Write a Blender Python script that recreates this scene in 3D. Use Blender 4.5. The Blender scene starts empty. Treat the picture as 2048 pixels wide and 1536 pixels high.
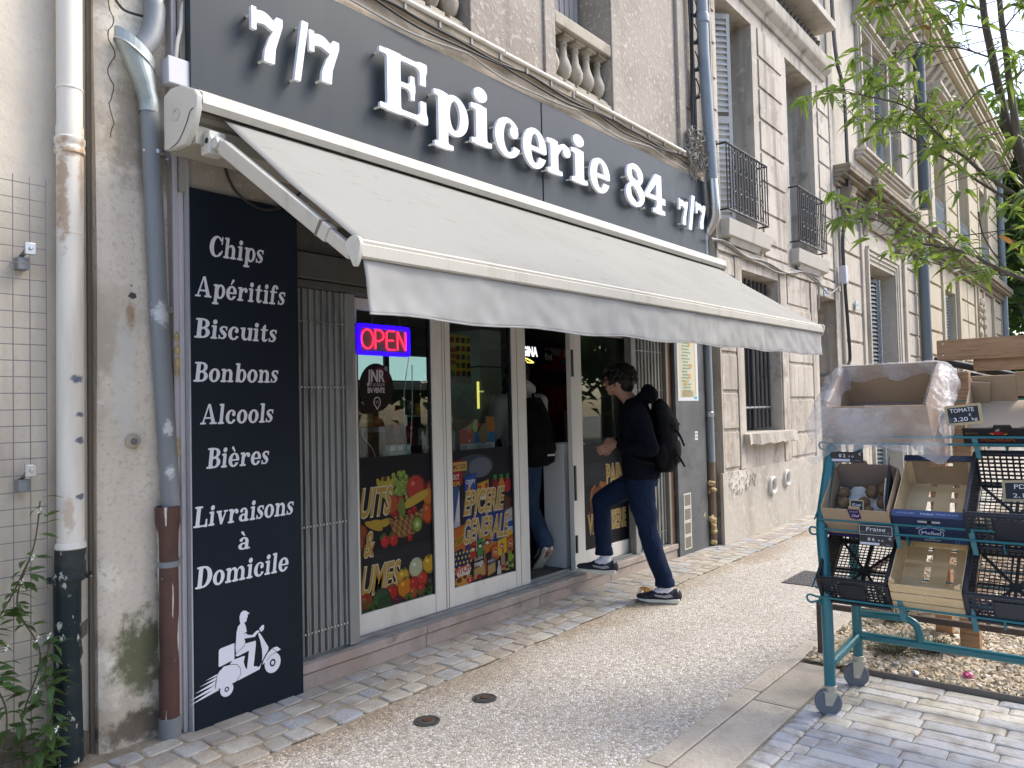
import bpy, bmesh, math, random
import numpy as np
from mathutils import Vector, Matrix
from mathutils.geometry import tessellate_polygon
from mathutils import noise as mnoise
random.seed(7)
R = math.radians
scene = bpy.context.scene
COL = scene.collection
ORG = {}

# ---------------------------------------------------------------- tagging
def tag(o, label=None, cat=None, group=None, kind=None):
    if label: o['label'] = label
    if cat: o['category'] = cat
    if group: o['group'] = group
    if kind: o['kind'] = kind
    return o

def thing(name, label, cat, loc, group=None):
    o = bpy.data.objects.new(name, None)
    COL.objects.link(o)
    o.empty_display_size = 0.05
    o.location = loc
    ORG[o] = Vector(loc)
    return tag(o, label, cat, group)

def link_mesh(name, me, parent=None, origin=(0, 0, 0)):
    o = bpy.data.objects.new(name, me)
    COL.objects.link(o)
    if parent is not None:
        o.parent = parent
        ORG[o] = ORG[parent].copy()
    else:
        o.location = origin
        ORG[o] = Vector(origin)
    return o

def copy_tree(o, parent=None):
    c = o.copy(); COL.objects.link(c)
    if parent is not None: c.parent = parent
    ORG[c] = ORG[o].copy()
    for ch in list(o.children): copy_tree(ch, c)
    return c

# ---------------------------------------------------------------- mesh builder
class MB:
    def __init__(s, M=None):
        s.v = []; s.f = []; s.M = M
    def add(s, vs, fs):
        n = len(s.v)
        if s.M is not None: vs = [s.M @ Vector(v) for v in vs]
        s.v.extend([tuple(v) for v in vs])
        s.f.extend([tuple(i + n for i in f) for f in fs])
        return s
    def box(s, x0, x1, y0, y1, z0, z1):
        if x0 > x1: x0, x1 = x1, x0
        if y0 > y1: y0, y1 = y1, y0
        if z0 > z1: z0, z1 = z1, z0
        return s.add([(x0,y0,z0),(x1,y0,z0),(x1,y1,z0),(x0,y1,z0),(x0,y0,z1),(x1,y0,z1),(x1,y1,z1),(x0,y1,z1)],
              [(0,3,2,1),(4,5,6,7),(0,1,5,4),(1,2,6,5),(2,3,7,6),(3,0,4,7)])
    def bar(s, p0, p1, w, h, up=(0,0,1)):
        p0 = Vector(p0); p1 = Vector(p1); d = (p1-p0).normalized()
        a = d.cross(Vector(up))
        if a.length < 1e-4: a = d.cross(Vector((1,0,0)))
        a.normalize(); b = a.cross(d)
        q = [p + a*i*w/2 + b*j*h/2 for p in (p0,p1) for i,j in ((-1,-1),(1,-1),(1,1),(-1,1))]
        return s.add(q, [(3,2,1,0),(4,5,6,7),(0,1,5,4),(1,2,6,5),(2,3,7,6),(3,0,4,7)])
    def hexa(s, b, t):
        return s.add(list(b)+list(t), [(3,2,1,0),(4,5,6,7),(0,1,5,4),(1,2,6,5),(2,3,7,6),(3,0,4,7)])
    def tube(s, pts, r, n=8, closed=False, caps=True):
        pts = [Vector(p) for p in pts]; m = len(pts)
        rs = r if isinstance(r, (list, tuple)) else [r]*m
        if m < 2: return s
        tang = []
        for i in range(m):
            if closed: t = pts[(i+1) % m]-pts[i-1]
            elif i == 0: t = pts[1]-pts[0]
            elif i == m-1: t = pts[-1]-pts[-2]
            else: t = (pts[i+1]-pts[i]).normalized()+(pts[i]-pts[i-1]).normalized()
            tang.append(t.normalized() if t.length > 1e-9 else Vector((0,0,1)))
        up = Vector((0,0,1)) if abs(tang[0].z) < 0.9 else Vector((1,0,0))
        a = tang[0].cross(up).normalized(); vs = []; fs = []
        for i in range(m):
            a = (a - tang[i]*a.dot(tang[i]))
            if a.length < 1e-6: a = tang[i].orthogonal()
            a.normalize(); b = tang[i].cross(a)
            for k in range(n):
                an = 2*math.pi*k/n
                vs.append(pts[i] + (a*math.cos(an)+b*math.sin(an))*rs[i])
        for i in range(m if closed else m-1):
            j = (i+1) % m
            for k in range(n):
                l = (k+1) % n
                fs.append((i*n+k, i*n+l, j*n+l, j*n+k))
        if caps and not closed:
            fs.append(tuple(range(n-1,-1,-1))); fs.append(tuple((m-1)*n+k for k in range(n)))
        return s.add(vs, fs)
    def lathe(s, prof, c, n=16, axis='z', caps=True):
        vs = []; fs = []; c = Vector(c)
        for r, h in prof:
            for k in range(n):
                a = 2*math.pi*k/n; x, y = r*math.cos(a), r*math.sin(a)
                v = {'z': (x,y,h), 'y': (x,h,-y), 'x': (h,x,y)}[axis]
                vs.append(c+Vector(v))
        m = len(prof)
        for i in range(m-1):
            for k in range(n):
                l = (k+1) % n
                fs.append((i*n+k, i*n+l, (i+1)*n+l, (i+1)*n+k))
        if caps:
            fs.append(tuple(range(n-1,-1,-1))); fs.append(tuple((m-1)*n+k for k in range(n)))
        return s.add(vs, fs)
    def ball(s, c, rx, ry=None, rz=None, n=10, m=7):
        ry = ry or rx; rz = rz or rx; c = Vector(c); vs = []; fs = []
        for i in range(m+1):
            t = math.pi*i/m
            for k in range(n):
                a = 2*math.pi*k/n
                vs.append(c+Vector((rx*math.sin(t)*math.cos(a), ry*math.sin(t)*math.sin(a), -rz*math.cos(t))))
        for i in range(m):
            for k in range(n):
                l = (k+1) % n
                fs.append((i*n+k, i*n+l, (i+1)*n+l, (i+1)*n+k))
        return s.add(vs, fs)
    def grid(s, fn, nu, nv, thick=0):
        vs = [Vector(fn(i/nu, j/nv)) for j in range(nv+1) for i in range(nu+1)]
        w = nu+1
        fs = [(j*w+i, j*w+i+1, (j+1)*w+i+1, (j+1)*w+i) for j in range(nv) for i in range(nu)]
        return s.add(vs, fs)
    def prism(s, loops, mp, w0, w1):
        """loops: list of 2D loops (outer + holes), mp(u,v,w)->xyz; closed solid from w0 (front) to w1 (back)."""
        flat = [p for l in loops for p in l]
        tri = tessellate_polygon([[Vector((p[0],p[1],0)) for p in l] for l in loops])
        n = len(flat)
        vs = [mp(p[0],p[1],w0) for p in flat]+[mp(p[0],p[1],w1) for p in flat]
        fs = [tuple(t) for t in tri]+[tuple(i+n for i in reversed(t)) for t in tri]
        k = 0
        for l in loops:
            m = len(l)
            for i in range(m):
                a = k+i; b = k+(i+1) % m
                fs.append((a, b, b+n, a+n))
            k += m
        return s.add(vs, fs)
    def build(s, name, mat, parent=None, smooth=None, bevel=0, seg=2, recalc=True, origin=None):
        org = ORG[parent] if parent is not None else Vector(origin or (0,0,0))
        me = bpy.data.meshes.new(name)
        me.from_pydata([(v[0]-org.x, v[1]-org.y, v[2]-org.z) for v in s.v], [], s.f)
        if recalc:
            bm = bmesh.new(); bm.from_mesh(me)
            bmesh.ops.recalc_face_normals(bm, faces=bm.faces)
            bm.to_mesh(me); bm.free()
        if mat: me.materials.append(mat)
        if smooth is not None:
            me.polygons.foreach_set('use_smooth', [True]*len(me.polygons))
            me.set_sharp_from_angle(angle=R(smooth))
        me.update()
        o = link_mesh(name, me, parent, org if parent is None else None)
        if bevel:
            b = o.modifiers.new('Bevel', 'BEVEL'); b.width = bevel; b.segments = seg
            b.limit_method = 'ANGLE'; b.angle_limit = R(40); b.harden_normals = False
            me.polygons.foreach_set('use_smooth', [True]*len(me.polygons))
            me.set_sharp_from_angle(angle=R(35))
        return o

def struct(name, mb, mat, **k):
    o = mb.build(name, mat, **k); o['kind'] = 'structure'; return o

def catmull(pts, n=6, closed=False):
    out = []; m = len(pts)
    rng = range(m if closed else m-1)
    for i in rng:
        p0 = np.array(pts[(i-1) % m] if closed or i > 0 else pts[0], float)
        p1 = np.array(pts[i], float); p2 = np.array(pts[(i+1) % m], float)
        p3 = np.array(pts[(i+2) % m] if closed or i+2 < m else pts[-1], float)
        for k in range(n):
            t = k/n
            out.append(tuple(0.5*((2*p1)+(-p0+p2)*t+(2*p0-5*p1+4*p2-p3)*t*t+(-p0+3*p1-3*p2+p3)*t**3)))
    if not closed: out.append(tuple(float(x) for x in pts[-1]))
    return out

def wall_holes(mb, x0, x1, z0, z1, y0, y1, holes):
    """solid wall slab in the XZ plane with rectangular openings (x0,x1,z0,z1), cut into a grid of boxes merged as one shell"""
    xs = sorted({x0, x1} | {v for h in holes for v in h[:2] if x0 < v < x1})
    zs = sorted({z0, z1} | {v for h in holes for v in h[2:] if z0 < v < z1})
    nx, nz = len(xs)-1, len(zs)-1
    def solid(i, j):
        if not (0 <= i < nx and 0 <= j < nz): return False
        cx, cz = (xs[i]+xs[i+1])/2, (zs[j]+zs[j+1])/2
        return not any(h[0] < cx < h[1] and h[2] < cz < h[3] for h in holes)
    for i in range(nx):
        for j in range(nz):
            if not solid(i, j): continue
            a, b, c, d = xs[i], xs[i+1], zs[j], zs[j+1]
            mb.add([(a,y0,c),(b,y0,c),(b,y0,d),(a,y0,d)], [(0,1,2,3)])
            mb.add([(a,y1,c),(b,y1,c),(b,y1,d),(a,y1,d)], [(3,2,1,0)])
            if not solid(i-1, j): mb.add([(a,y0,c),(a,y0,d),(a,y1,d),(a,y1,c)], [(0,1,2,3)])
            if not solid(i+1, j): mb.add([(b,y0,c),(b,y1,c),(b,y1,d),(b,y0,d)], [(0,1,2,3)])
            if not solid(i, j-1): mb.add([(a,y0,c),(a,y1,c),(b,y1,c),(b,y0,c)], [(0,1,2,3)])
            if not solid(i, j+1): mb.add([(a,y0,d),(b,y0,d),(b,y1,d),(a,y1,d)], [(0,1,2,3)])
    return mb

# ---------------------------------------------------------------- 2D shapes by signed distance -> outlines
def sbox(x0, x1, y0, y1):
    cx, cy, hx, hy = (x0+x1)/2, (y0+y1)/2, (x1-x0)/2, (y1-y0)/2
    def f(X, Y):
        dx = np.abs(X-cx)-hx; dy = np.abs(Y-cy)-hy
        return np.minimum(np.maximum(dx, dy), 0)+np.hypot(np.maximum(dx, 0), np.maximum(dy, 0))
    return f
def sell(cx, cy, rx, ry):
    return lambda X, Y: (np.sqrt(((X-cx)/rx)**2+((Y-cy)/ry)**2)-1)*min(rx, ry)
def spoly(pts):
    pts = np.array(pts, float)
    def f(X, Y):
        d = np.full(X.shape, 1e9); ins = np.zeros(X.shape, bool)
        for i in range(len(pts)):
            a, b = pts[i-1], pts[i]; e = b-a; L = (e**2).sum()+1e-12
            t = np.clip(((X-a[0])*e[0]+(Y-a[1])*e[1])/L, 0, 1)
            d = np.minimum(d, (X-a[0]-t*e[0])**2+(Y-a[1]-t*e[1])**2)
            c = (a[1] > Y) != (b[1] > Y)
            with np.errstate(divide='ignore', invalid='ignore'):
                xi = a[0]+(Y-a[1])*e[0]/(e[1] if e[1] != 0 else 1e-12)
            ins ^= c & (X < xi)
        d = np.sqrt(d)
        return np.where(ins, -d, d)
    return f
def spath(pts, n=6, cr=True):
    P = catmull(pts, n) if cr else pts
    def f(X, Y):
        d = np.full(X.shape, 1e9)
        for a, b in zip(P[:-1], P[1:]):
            ex, ey = b[0]-a[0], b[1]-a[1]; L = ex*ex+ey*ey+1e-12
            t = np.clip(((X-a[0])*ex+(Y-a[1])*ey)/L, 0, 1)
            d = np.minimum(d, np.hypot(X-a[0]-t*ex, Y-a[1]-t*ey)-(a[2]+t*(b[2]-a[2])))
        return d
    return f
def U(*fs): return lambda X, Y: np.minimum.reduce([f(X, Y) for f in fs])
def I(*fs): return lambda X, Y: np.maximum.reduce([f(X, Y) for f in fs])
def Dif(a, *bs): return lambda X, Y: np.maximum.reduce([a(X, Y)]+[-b(X, Y) for b in bs])
def SU(k, *fs):
    def f(X, Y):
        d = fs[0](X, Y)
        for g in fs[1:]:
            e = g(X, Y); h = np.clip(.5+.5*(e-d)/k, 0, 1)
            d = e*(1-h)+d*h-k*h*(1-h)
        return d
    return f
def shift(f, dx, dy): return lambda X, Y: f(X-dx, Y-dy)
def flip(f, cx, cy): return lambda X, Y: f(2*cx-X, 2*cy-Y)

def contours(f, x0, x1, y0, y1, step):
    nx = int((x1-x0)/step)+1; ny = int((y1-y0)/step)+1
    xs = x0+np.arange(nx)*step; ys = y0+np.arange(ny)*step
    X, Y = np.meshgrid(xs, ys); F = f(X, Y)+1e-7
    seg = {}
    def ip(i0, j0, i1, j1):
        a, b = F[j0, i0], F[j1, i1]; t = a/(a-b)
        return (xs[i0]+t*(xs[i1]-xs[i0]), ys[j0]+t*(ys[j1]-ys[j0]))
    S = F < 0
    cells = np.argwhere((S[:-1,:-1] != S[:-1,1:]) | (S[:-1,:-1] != S[1:,:-1]) | (S[:-1,:-1] != S[1:,1:]))
    pts = {}
    for j, i in cells:
        i = int(i); j = int(j)
        c = [(i,j),(i+1,j),(i+1,j+1),(i,j+1)]
        s = [bool(S[b,a]) for a,b in c]
        ent = []
        for k in range(4):
            l = (k+1) % 4
            if s[k] != s[l]:
                key = tuple(sorted((c[k], c[l])))
                pts[key] = ip(*key[0], *key[1])
                ent.append((key, s[k]))
        outs = [e[0] for e in ent if e[1]]; ins = [e[0] for e in ent if not e[1]]
        if len(outs) == 1: seg[ins[0]] = outs[0]
        else:
            ks = [e[0] for e in ent]
            for q in range(len(ent)):
                if not ent[q][1]: seg[ks[q]] = ks[(q+1) % len(ent)]
    loops = []
    while seg:
        k0 = next(iter(seg)); k = k0; L = []
        while k in seg:
            L.append(pts[k]); k = seg.pop(k)
        if len(L) > 3: loops.append(L)
    return [simplify(l, step*.06) for l in loops]

def simplify(L, tol):
    P = np.array(L)
    k = int(np.argmax(np.hypot(*(P-P[0]).T)))
    def dp(a):
        if len(a) < 3: return [tuple(a[0]), tuple(a[-1])]
        e = a[-1]-a[0]; n = math.hypot(*e)+1e-12
        d = np.abs((a[:,0]-a[0,0])*e[1]-(a[:,1]-a[0,1])*e[0])/n
        m = int(np.argmax(d))
        if d[m] < tol: return [tuple(a[0]), tuple(a[-1])]
        return dp(a[:m+1])[:-1]+dp(a[m:])
    A = dp(P[:k+1]); B = dp(np.vstack([P[k:], P[:1]]))
    return A[:-1]+B[:-1]

def area(l): return .5*sum(a[0]*b[1]-b[0]*a[1] for a, b in zip(l, l[1:]+l[:1]))
def inside(p, l):
    c = False
    for a, b in zip(l, l[1:]+l[:1]):
        if (a[1] > p[1]) != (b[1] > p[1]) and p[0] < a[0]+(p[1]-a[1])*(b[0]-a[0])/(b[1]-a[1]): c = not c
    return c
def group_loops(loops):
    loops = [l for l in loops if abs(area(l)) > 1e-5]
    depth = [sum(inside(l[0], m) for m in loops if m is not l) for l in loops]
    out = []
    for i, l in enumerate(loops):
        if depth[i] % 2 == 0:
            out.append([l]+[m for j, m in enumerate(loops) if depth[j] == depth[i]+1 and inside(m[0], l)])
    return out

# ---------------------------------------------------------------- slab serif letters
def slabs(x0, x1, y0=0.0, h=.085): return sbox(x0, x1, y0, y0+h)
def arch(xl, xr, w=.2, yt=.68):
    o = sell((xl-.06+xr)/2, yt-.3, (xr-xl+.06)/2, .31); i = sell((xl+xr-w)/2, yt-.3, (xr-w-xl)/2, .2)
    return U(I(Dif(o, i), sbox(xl-.03, 2, yt-.3, 2)), sbox(xr-w, xr, 0, yt-.29))
K = .05
def g_n(): return U(SU(K, sbox(.09,.29,0,.68), slabs(0,.38), slabs(0,.2,.595)), SU(K, arch(.29,.72), slabs(.43,.81)))
def g_bowl(cx, side):
    b = Dif(sell(cx,.34,.31,.36), sell(cx+.01*side,.34,.115,.265))
    return b
GL = {
 'h': lambda: U(SU(K, sbox(.09,.29,0,1), slabs(0,.38), slabs(0,.2,.915)), SU(K, arch(.29,.72), slabs(.43,.81))),
 'n': g_n,
 'm': lambda: U(g_n(), SU(K, arch(.72,1.15), slabs(.86,1.24))),
 'u': lambda: flip(U(SU(K, sbox(.09,.29,0,.68), slabs(.09,.38)), SU(K, arch(.29,.72), sbox(.52,.81,0,.085))), .405,.34),
 'i': lambda: U(SU(K, sbox(.09,.29,0,.68), slabs(0,.38), slabs(0,.2,.595)), sell(.18,.87,.125,.125)),
 'l': lambda: SU(K, sbox(.09,.29,0,1), slabs(0,.38), slabs(0,.2,.915)),
 'r': lambda: U(SU(K, sbox(.09,.29,0,.68), slabs(0,.4), slabs(0,.2,.595)), spath([(.26,.40,.03),(.33,.55,.05),(.45,.635,.045),(.55,.60,.05)]), sell(.535,.53,.105,.105)),
 'p': lambda: U(SU(K, sbox(.09,.29,-.29,.68), slabs(0,.4,-.29), slabs(0,.2,.595)), I(g_bowl(.44,1), sbox(.2,2,-1,2))),
 'b': lambda: U(SU(K, sbox(.09,.29,0,1), slabs(0,.2,.915)), I(g_bowl(.44,1), sbox(.2,2,-1,2))),
 'd': lambda: U(SU(K, sbox(.46,.66,0,1), slabs(.37,.6,.915), slabs(.5,.75)), I(g_bowl(.32,-1), sbox(-1,.55,-1,2))),
 'o': lambda: Dif(sell(.34,.34,.34,.36), sell(.34,.34,.125,.265)),
 'c': lambda: U(Dif(sell(.34,.34,.34,.36), sell(.36,.35,.14,.27), spoly([(.36,.50),(.9,.62),(.9,.14),(.36,.24)])), sell(.5,.475,.11,.11)),
 'e': lambda: U(Dif(sell(.34,.34,.34,.36), sell(.35,.34,.125,.265), spoly([(.3,.3),(1,.3),(1,.19),(.5,.2),(.3,.24)])), sbox(.15,.665,.295,.375)),
 's': lambda: U(spath([(.47,.56,.035),(.38,.64,.04),(.25,.635,.05),(.145,.54,.075),(.2,.42,.09),(.34,.31,.1),(.42,.2,.085),(.35,.07,.05),(.22,.04,.035),(.1,.12,.03)]), sbox(.44,.515,.47,.68), sbox(.05,.12,0,.22)),
 'a': lambda: U(Dif(sell(.28,.185,.27,.2), sell(.3,.185,.1,.115)), SU(K, sbox(.38,.57,0,.45), slabs(.45,.68)), spath([(.475,.45,.095),(.42,.59,.06),(.28,.64,.045),(.16,.6,.045)]), sell(.15,.54,.095,.095)),
 't': lambda: U(I(sbox(.11,.31,.12,.92), spoly([(.05,0),(.4,0),(.4,1),(.28,1),(.05,.72)])), slabs(0,.46,.595), spath([(.21,.16,.1),(.25,.08,.085),(.36,.05,.055),(.47,.13,.03)])),
 'f': lambda: U(SU(K, sbox(.1,.3,0,.8), slabs(0,.42)), slabs(0,.48,.595), spath([(.2,.78,.1),(.25,.92,.075),(.38,.965,.045),(.45,.94,.04)]), sell(.46,.87,.09,.09)),
 'v': lambda: U(spoly([(.04,.66),(.27,.66),(.42,.22),(.36,0),(.3,0)]), spoly([(.56,.66),(.64,.66),(.42,0),(.3,0),(.34,.1)]), slabs(0,.33,.595), slabs(.46,.72,.595)),
 'E': lambda: U(SU(K, sbox(.14,.4,0,1), slabs(0,.4), slabs(0,.4,.915)), SU(.12, sbox(.3,.92,.915,1), sbox(.8,.92,.64,1)), SU(.12, sbox(.3,.92,0,.085), sbox(.8,.92,0,.36)), SU(.1, sbox(.3,.66,.475,.555), sbox(.6,.68,.31,.72))),
 'C': lambda: U(Dif(sell(.44,.5,.42,.52), sell(.5,.5,.21,.43), spoly([(.5,.74),(1.2,.9),(1.2,.1),(.5,.28)])), sbox(.74,.82,.62,1), spath([(.6,.06,.05),(.72,.13,.05),(.82,.3,.04)])),
 'A': lambda: U(spoly([(.38,1),(.52,1),(.92,.04),(.68,.04)]), spoly([(.38,1),(.47,1),(.2,.04),(.1,.04)]), sbox(.24,.7,.27,.35), slabs(0,.34), slabs(.56,1.0)),
 'B': lambda: U(SU(K, sbox(.12,.36,0,1), slabs(0,.4), slabs(0,.4,.915)), I(Dif(sell(.42,.74,.36,.26), sell(.42,.74,.14,.175)), sbox(.3,2,-1,2)), I(Dif(sell(.46,.28,.38,.28), sell(.46,.28,.15,.19)), sbox(.3,2,-1,2)), sbox(.3,.48,.915,1), sbox(.3,.48,0,.085), sbox(.3,.48,.47,.55)),
 'D': lambda: U(SU(K, sbox(.12,.36,0,1), slabs(0,.4), slabs(0,.4,.915)), I(Dif(sell(.42,.5,.5,.5), sell(.4,.5,.25,.415)), sbox(.3,2,-1,2)), sbox(.3,.46,.915,1), sbox(.3,.46,0,.085)),
 'L': lambda: U(SU(K, sbox(.12,.36,0,1), slabs(0,.48), slabs(0,.48,.915)), SU(.12, sbox(.3,.82,0,.085), sbox(.72,.82,0,.36))),
 '7': lambda: U(sbox(.0,.115,.55,1), spath([(.06,.76,.06),(.16,.83,.12),(.32,.845,.12),(.5,.76,.1),(.62,.72,.08)]), spoly([(.5,.8),(.6,.97),(.75,.97),(.75,.82),(.66,.56),(.57,.3),(.545,0),(.29,0),(.31,.22),(.42,.5),(.56,.72)])),
 '8': lambda: Dif(SU(.03, sell(.36,.75,.32,.26), sell(.36,.28,.36,.29)), spath([(.30,.80,.08),(.34,.755,.105),(.42,.69,.07)],cr=False), spath([(.27,.38,.09),(.32,.30,.125),(.42,.2,.1)],cr=False)),
 '4': lambda: Dif(U(spoly([(.44,1),(.7,1),(.7,.05),(.48,.05),(.48,.32),(0,.32),(0,.42)]), sbox(.6,.86,.27,.43), SU(K, sbox(.46,.7,.0,.2), sbox(.32,.84,0,.11))), spoly([(.48,.76),(.48,.43),(.17,.43)])),
 '/': lambda: spoly([(.0,0),(.15,0),(.36,1),(.2,1)]),
}
for ch, (b, dx, sl) in {'é': ('e', .30, 1), 'è': ('e', .30, -1), 'à': ('a', .26, -1)}.items():
    GL[ch] = (lambda b=b, dx=dx, sl=sl: U(GL[b](), spath([(dx+.02-.03*sl,.78,.035),(dx+.09*sl,.96,.07)], cr=False)))
_gc = {}
def glyph(ch):
    if ch not in _gc:
        lo = contours(GL[ch](), -.15, 1.4, -.42, 1.15, .014)
        gr = group_loops(lo)
        xs = [p[0] for g in gr for p in g[0]]; ys = [p[1] for g in gr for p in g[0]]
        _gc[ch] = (gr, min(xs), max(xs), min(ys), max(ys))
    return _gc[ch]

# ---------------------------------------------------------------- sans text from the built-in font
_tc = {}
def sans(txt, bold=0.0, res=3):
    key = (txt, bold)
    if key not in _tc:
        c = bpy.data.curves.new('txt', 'FONT'); c.body = txt; c.size = 1; c.offset = bold
        c.resolution_u = res; c.fill_mode = 'FRONT'
        o = bpy.data.objects.new('txt', c); COL.objects.link(o)
        dg = bpy.context.evaluated_depsgraph_get()
        me = bpy.data.meshes.new_from_object(o.evaluated_get(dg))
        V = [(v.co.x, v.co.y) for v in me.vertices]; F = [tuple(p.vertices) for p in me.polygons]
        bpy.data.objects.remove(o); bpy.data.curves.remove(c); bpy.data.meshes.remove(me)
        _tc[key] = (V, F)
    return _tc[key]

def s2l(c):
    return tuple(((x/255)/12.92 if x/255 <= .04045 else ((x/255+.055)/1.055)**2.4) for x in c)

# ---------------------------------------------------------------- printed pictures: flat coloured shapes on a plane
class Print:
    """o origin, u right, v up, n towards the viewer; shapes in metres (u, v)"""
    def __init__(s, o, u, v, dim=1.0):
        s.o = Vector(o); s.u = Vector(u).normalized(); s.v = Vector(v).normalized(); s.n = s.u.cross(s.v)
        s.V = []; s.F = []; s.C = []; s.k = 0; s.dim = dim
    def raw(s, V, F, c, lift=True):
        if lift: s.k += 1
        n = len(s.V)
        for a, b in V: s.V.append((s.o+s.u*a+s.v*b, s.k))
        for f in F: s.F.append(tuple(i+n for i in f)); s.C.append(tuple(x*s.dim for x in s2l(c)))
        return s
    def poly(s, pts, c):
        if len(pts) <= 4 and True:
            pass
        tri = tessellate_polygon([[Vector((p[0],p[1],0)) for p in pts]])
        return s.raw(pts, [tuple(t) for t in tri], c)
    def rect(s, x0, x1, y0, y1, c): return s.raw([(x0,y0),(x1,y0),(x1,y1),(x0,y1)], [(0,1,2,3)], c)
    def ell(s, cx, cy, rx, ry, c, n=18, rot=0):
        ca, sa = math.cos(rot), math.sin(rot)
        P = [(cx+rx*math.cos(2*math.pi*k/n)*ca-ry*math.sin(2*math.pi*k/n)*sa, cy+rx*math.cos(2*math.pi*k/n)*sa+ry*math.sin(2*math.pi*k/n)*ca) for k in range(n)]
        return s.raw(P, [tuple(range(n))], c)
    def line(s, pts, w, c):
        s.k += 1
        for a, b in zip(pts[:-1], pts[1:]):
            dx, dy = b[0]-a[0], b[1]-a[1]; L = math.hypot(dx, dy)+1e-9; nx, ny = -dy/L*w/2, dx/L*w/2
            s.k += .15
            s.raw([(a[0]+nx,a[1]+ny),(a[0]-nx,a[1]-ny),(b[0]-nx,b[1]-ny),(b[0]+nx,b[1]+ny)], [(0,1,2,3)], c, False)
        return s
    def text(s, t, x, y, h, c, w=None, bold=0, shear=0, align='l', rot=0):
        V, F = sans(t, bold)
        if not V: return s
        x0 = min(p[0] for p in V); x1 = max(p[0] for p in V)
        sy = h/.72; sx = (w/(x1-x0)) if w else sy
        W = (x1-x0)*sx; off = {'l': 0, 'c': -W/2, 'r': -W}[align]
        ca, sa = math.cos(rot), math.sin(rot); P = []
        for a, b in V:
            px, py = (a-x0)*sx+off+b*sy*shear, b*sy
            P.append((x+px*ca-py*sa, y+px*sa+py*ca))
        return s.raw(P, F, c)
    def serif(s, t, x0, x1, y, cap, c, shear=0.12, gap=.07):
        adv = 0; items = []
        for ch in t:
            if ch == ' ': adv += .35; continue
            g, a, b, _, _ = glyph(ch); items.append((g, adv-a)); adv += b-a+gap
        adv -= gap; sx = (x1-x0-shear*cap*.9)/adv; s.k += 1
        for g, dx in items:
            for grp in g:
                flat = [p for l in grp for p in l]
                tri = tessellate_polygon([[Vector((p[0],p[1],0)) for p in l] for l in grp])
                s.raw([(x0+(p[0]+dx)*sx+p[1]*cap*shear, y+p[1]*cap) for p in flat], [tuple(q) for q in tri], c, False)
        return s
    def build(s, name, parent, mat=None):
        org = ORG[parent]; h = min(.0004, .004/max(1, s.k))
        me = bpy.data.meshes.new(name)
        me.from_pydata([tuple(v+s.n*(h*k_)-org) for v, k_ in s.V], [], s.F)
        at = me.color_attributes.new('Col', 'FLOAT_COLOR', 'CORNER')
        buf = []
        for p, c in zip(me.polygons, s.C): buf += [c[0], c[1], c[2], 1.0]*len(p.vertices)
        at.data.foreach_set('color', buf)
        me.materials.append(mat or M_print)
        # keep every face turned towards the viewer
        bm = bmesh.new(); bm.from_mesh(me)
        bm.normal_update()
        for f in bm.faces:
            if f.normal.dot(s.n) < 0: f.normal_flip()
        bm.to_mesh(me); bm.free()
        return link_mesh(name, me, parent)
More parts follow.
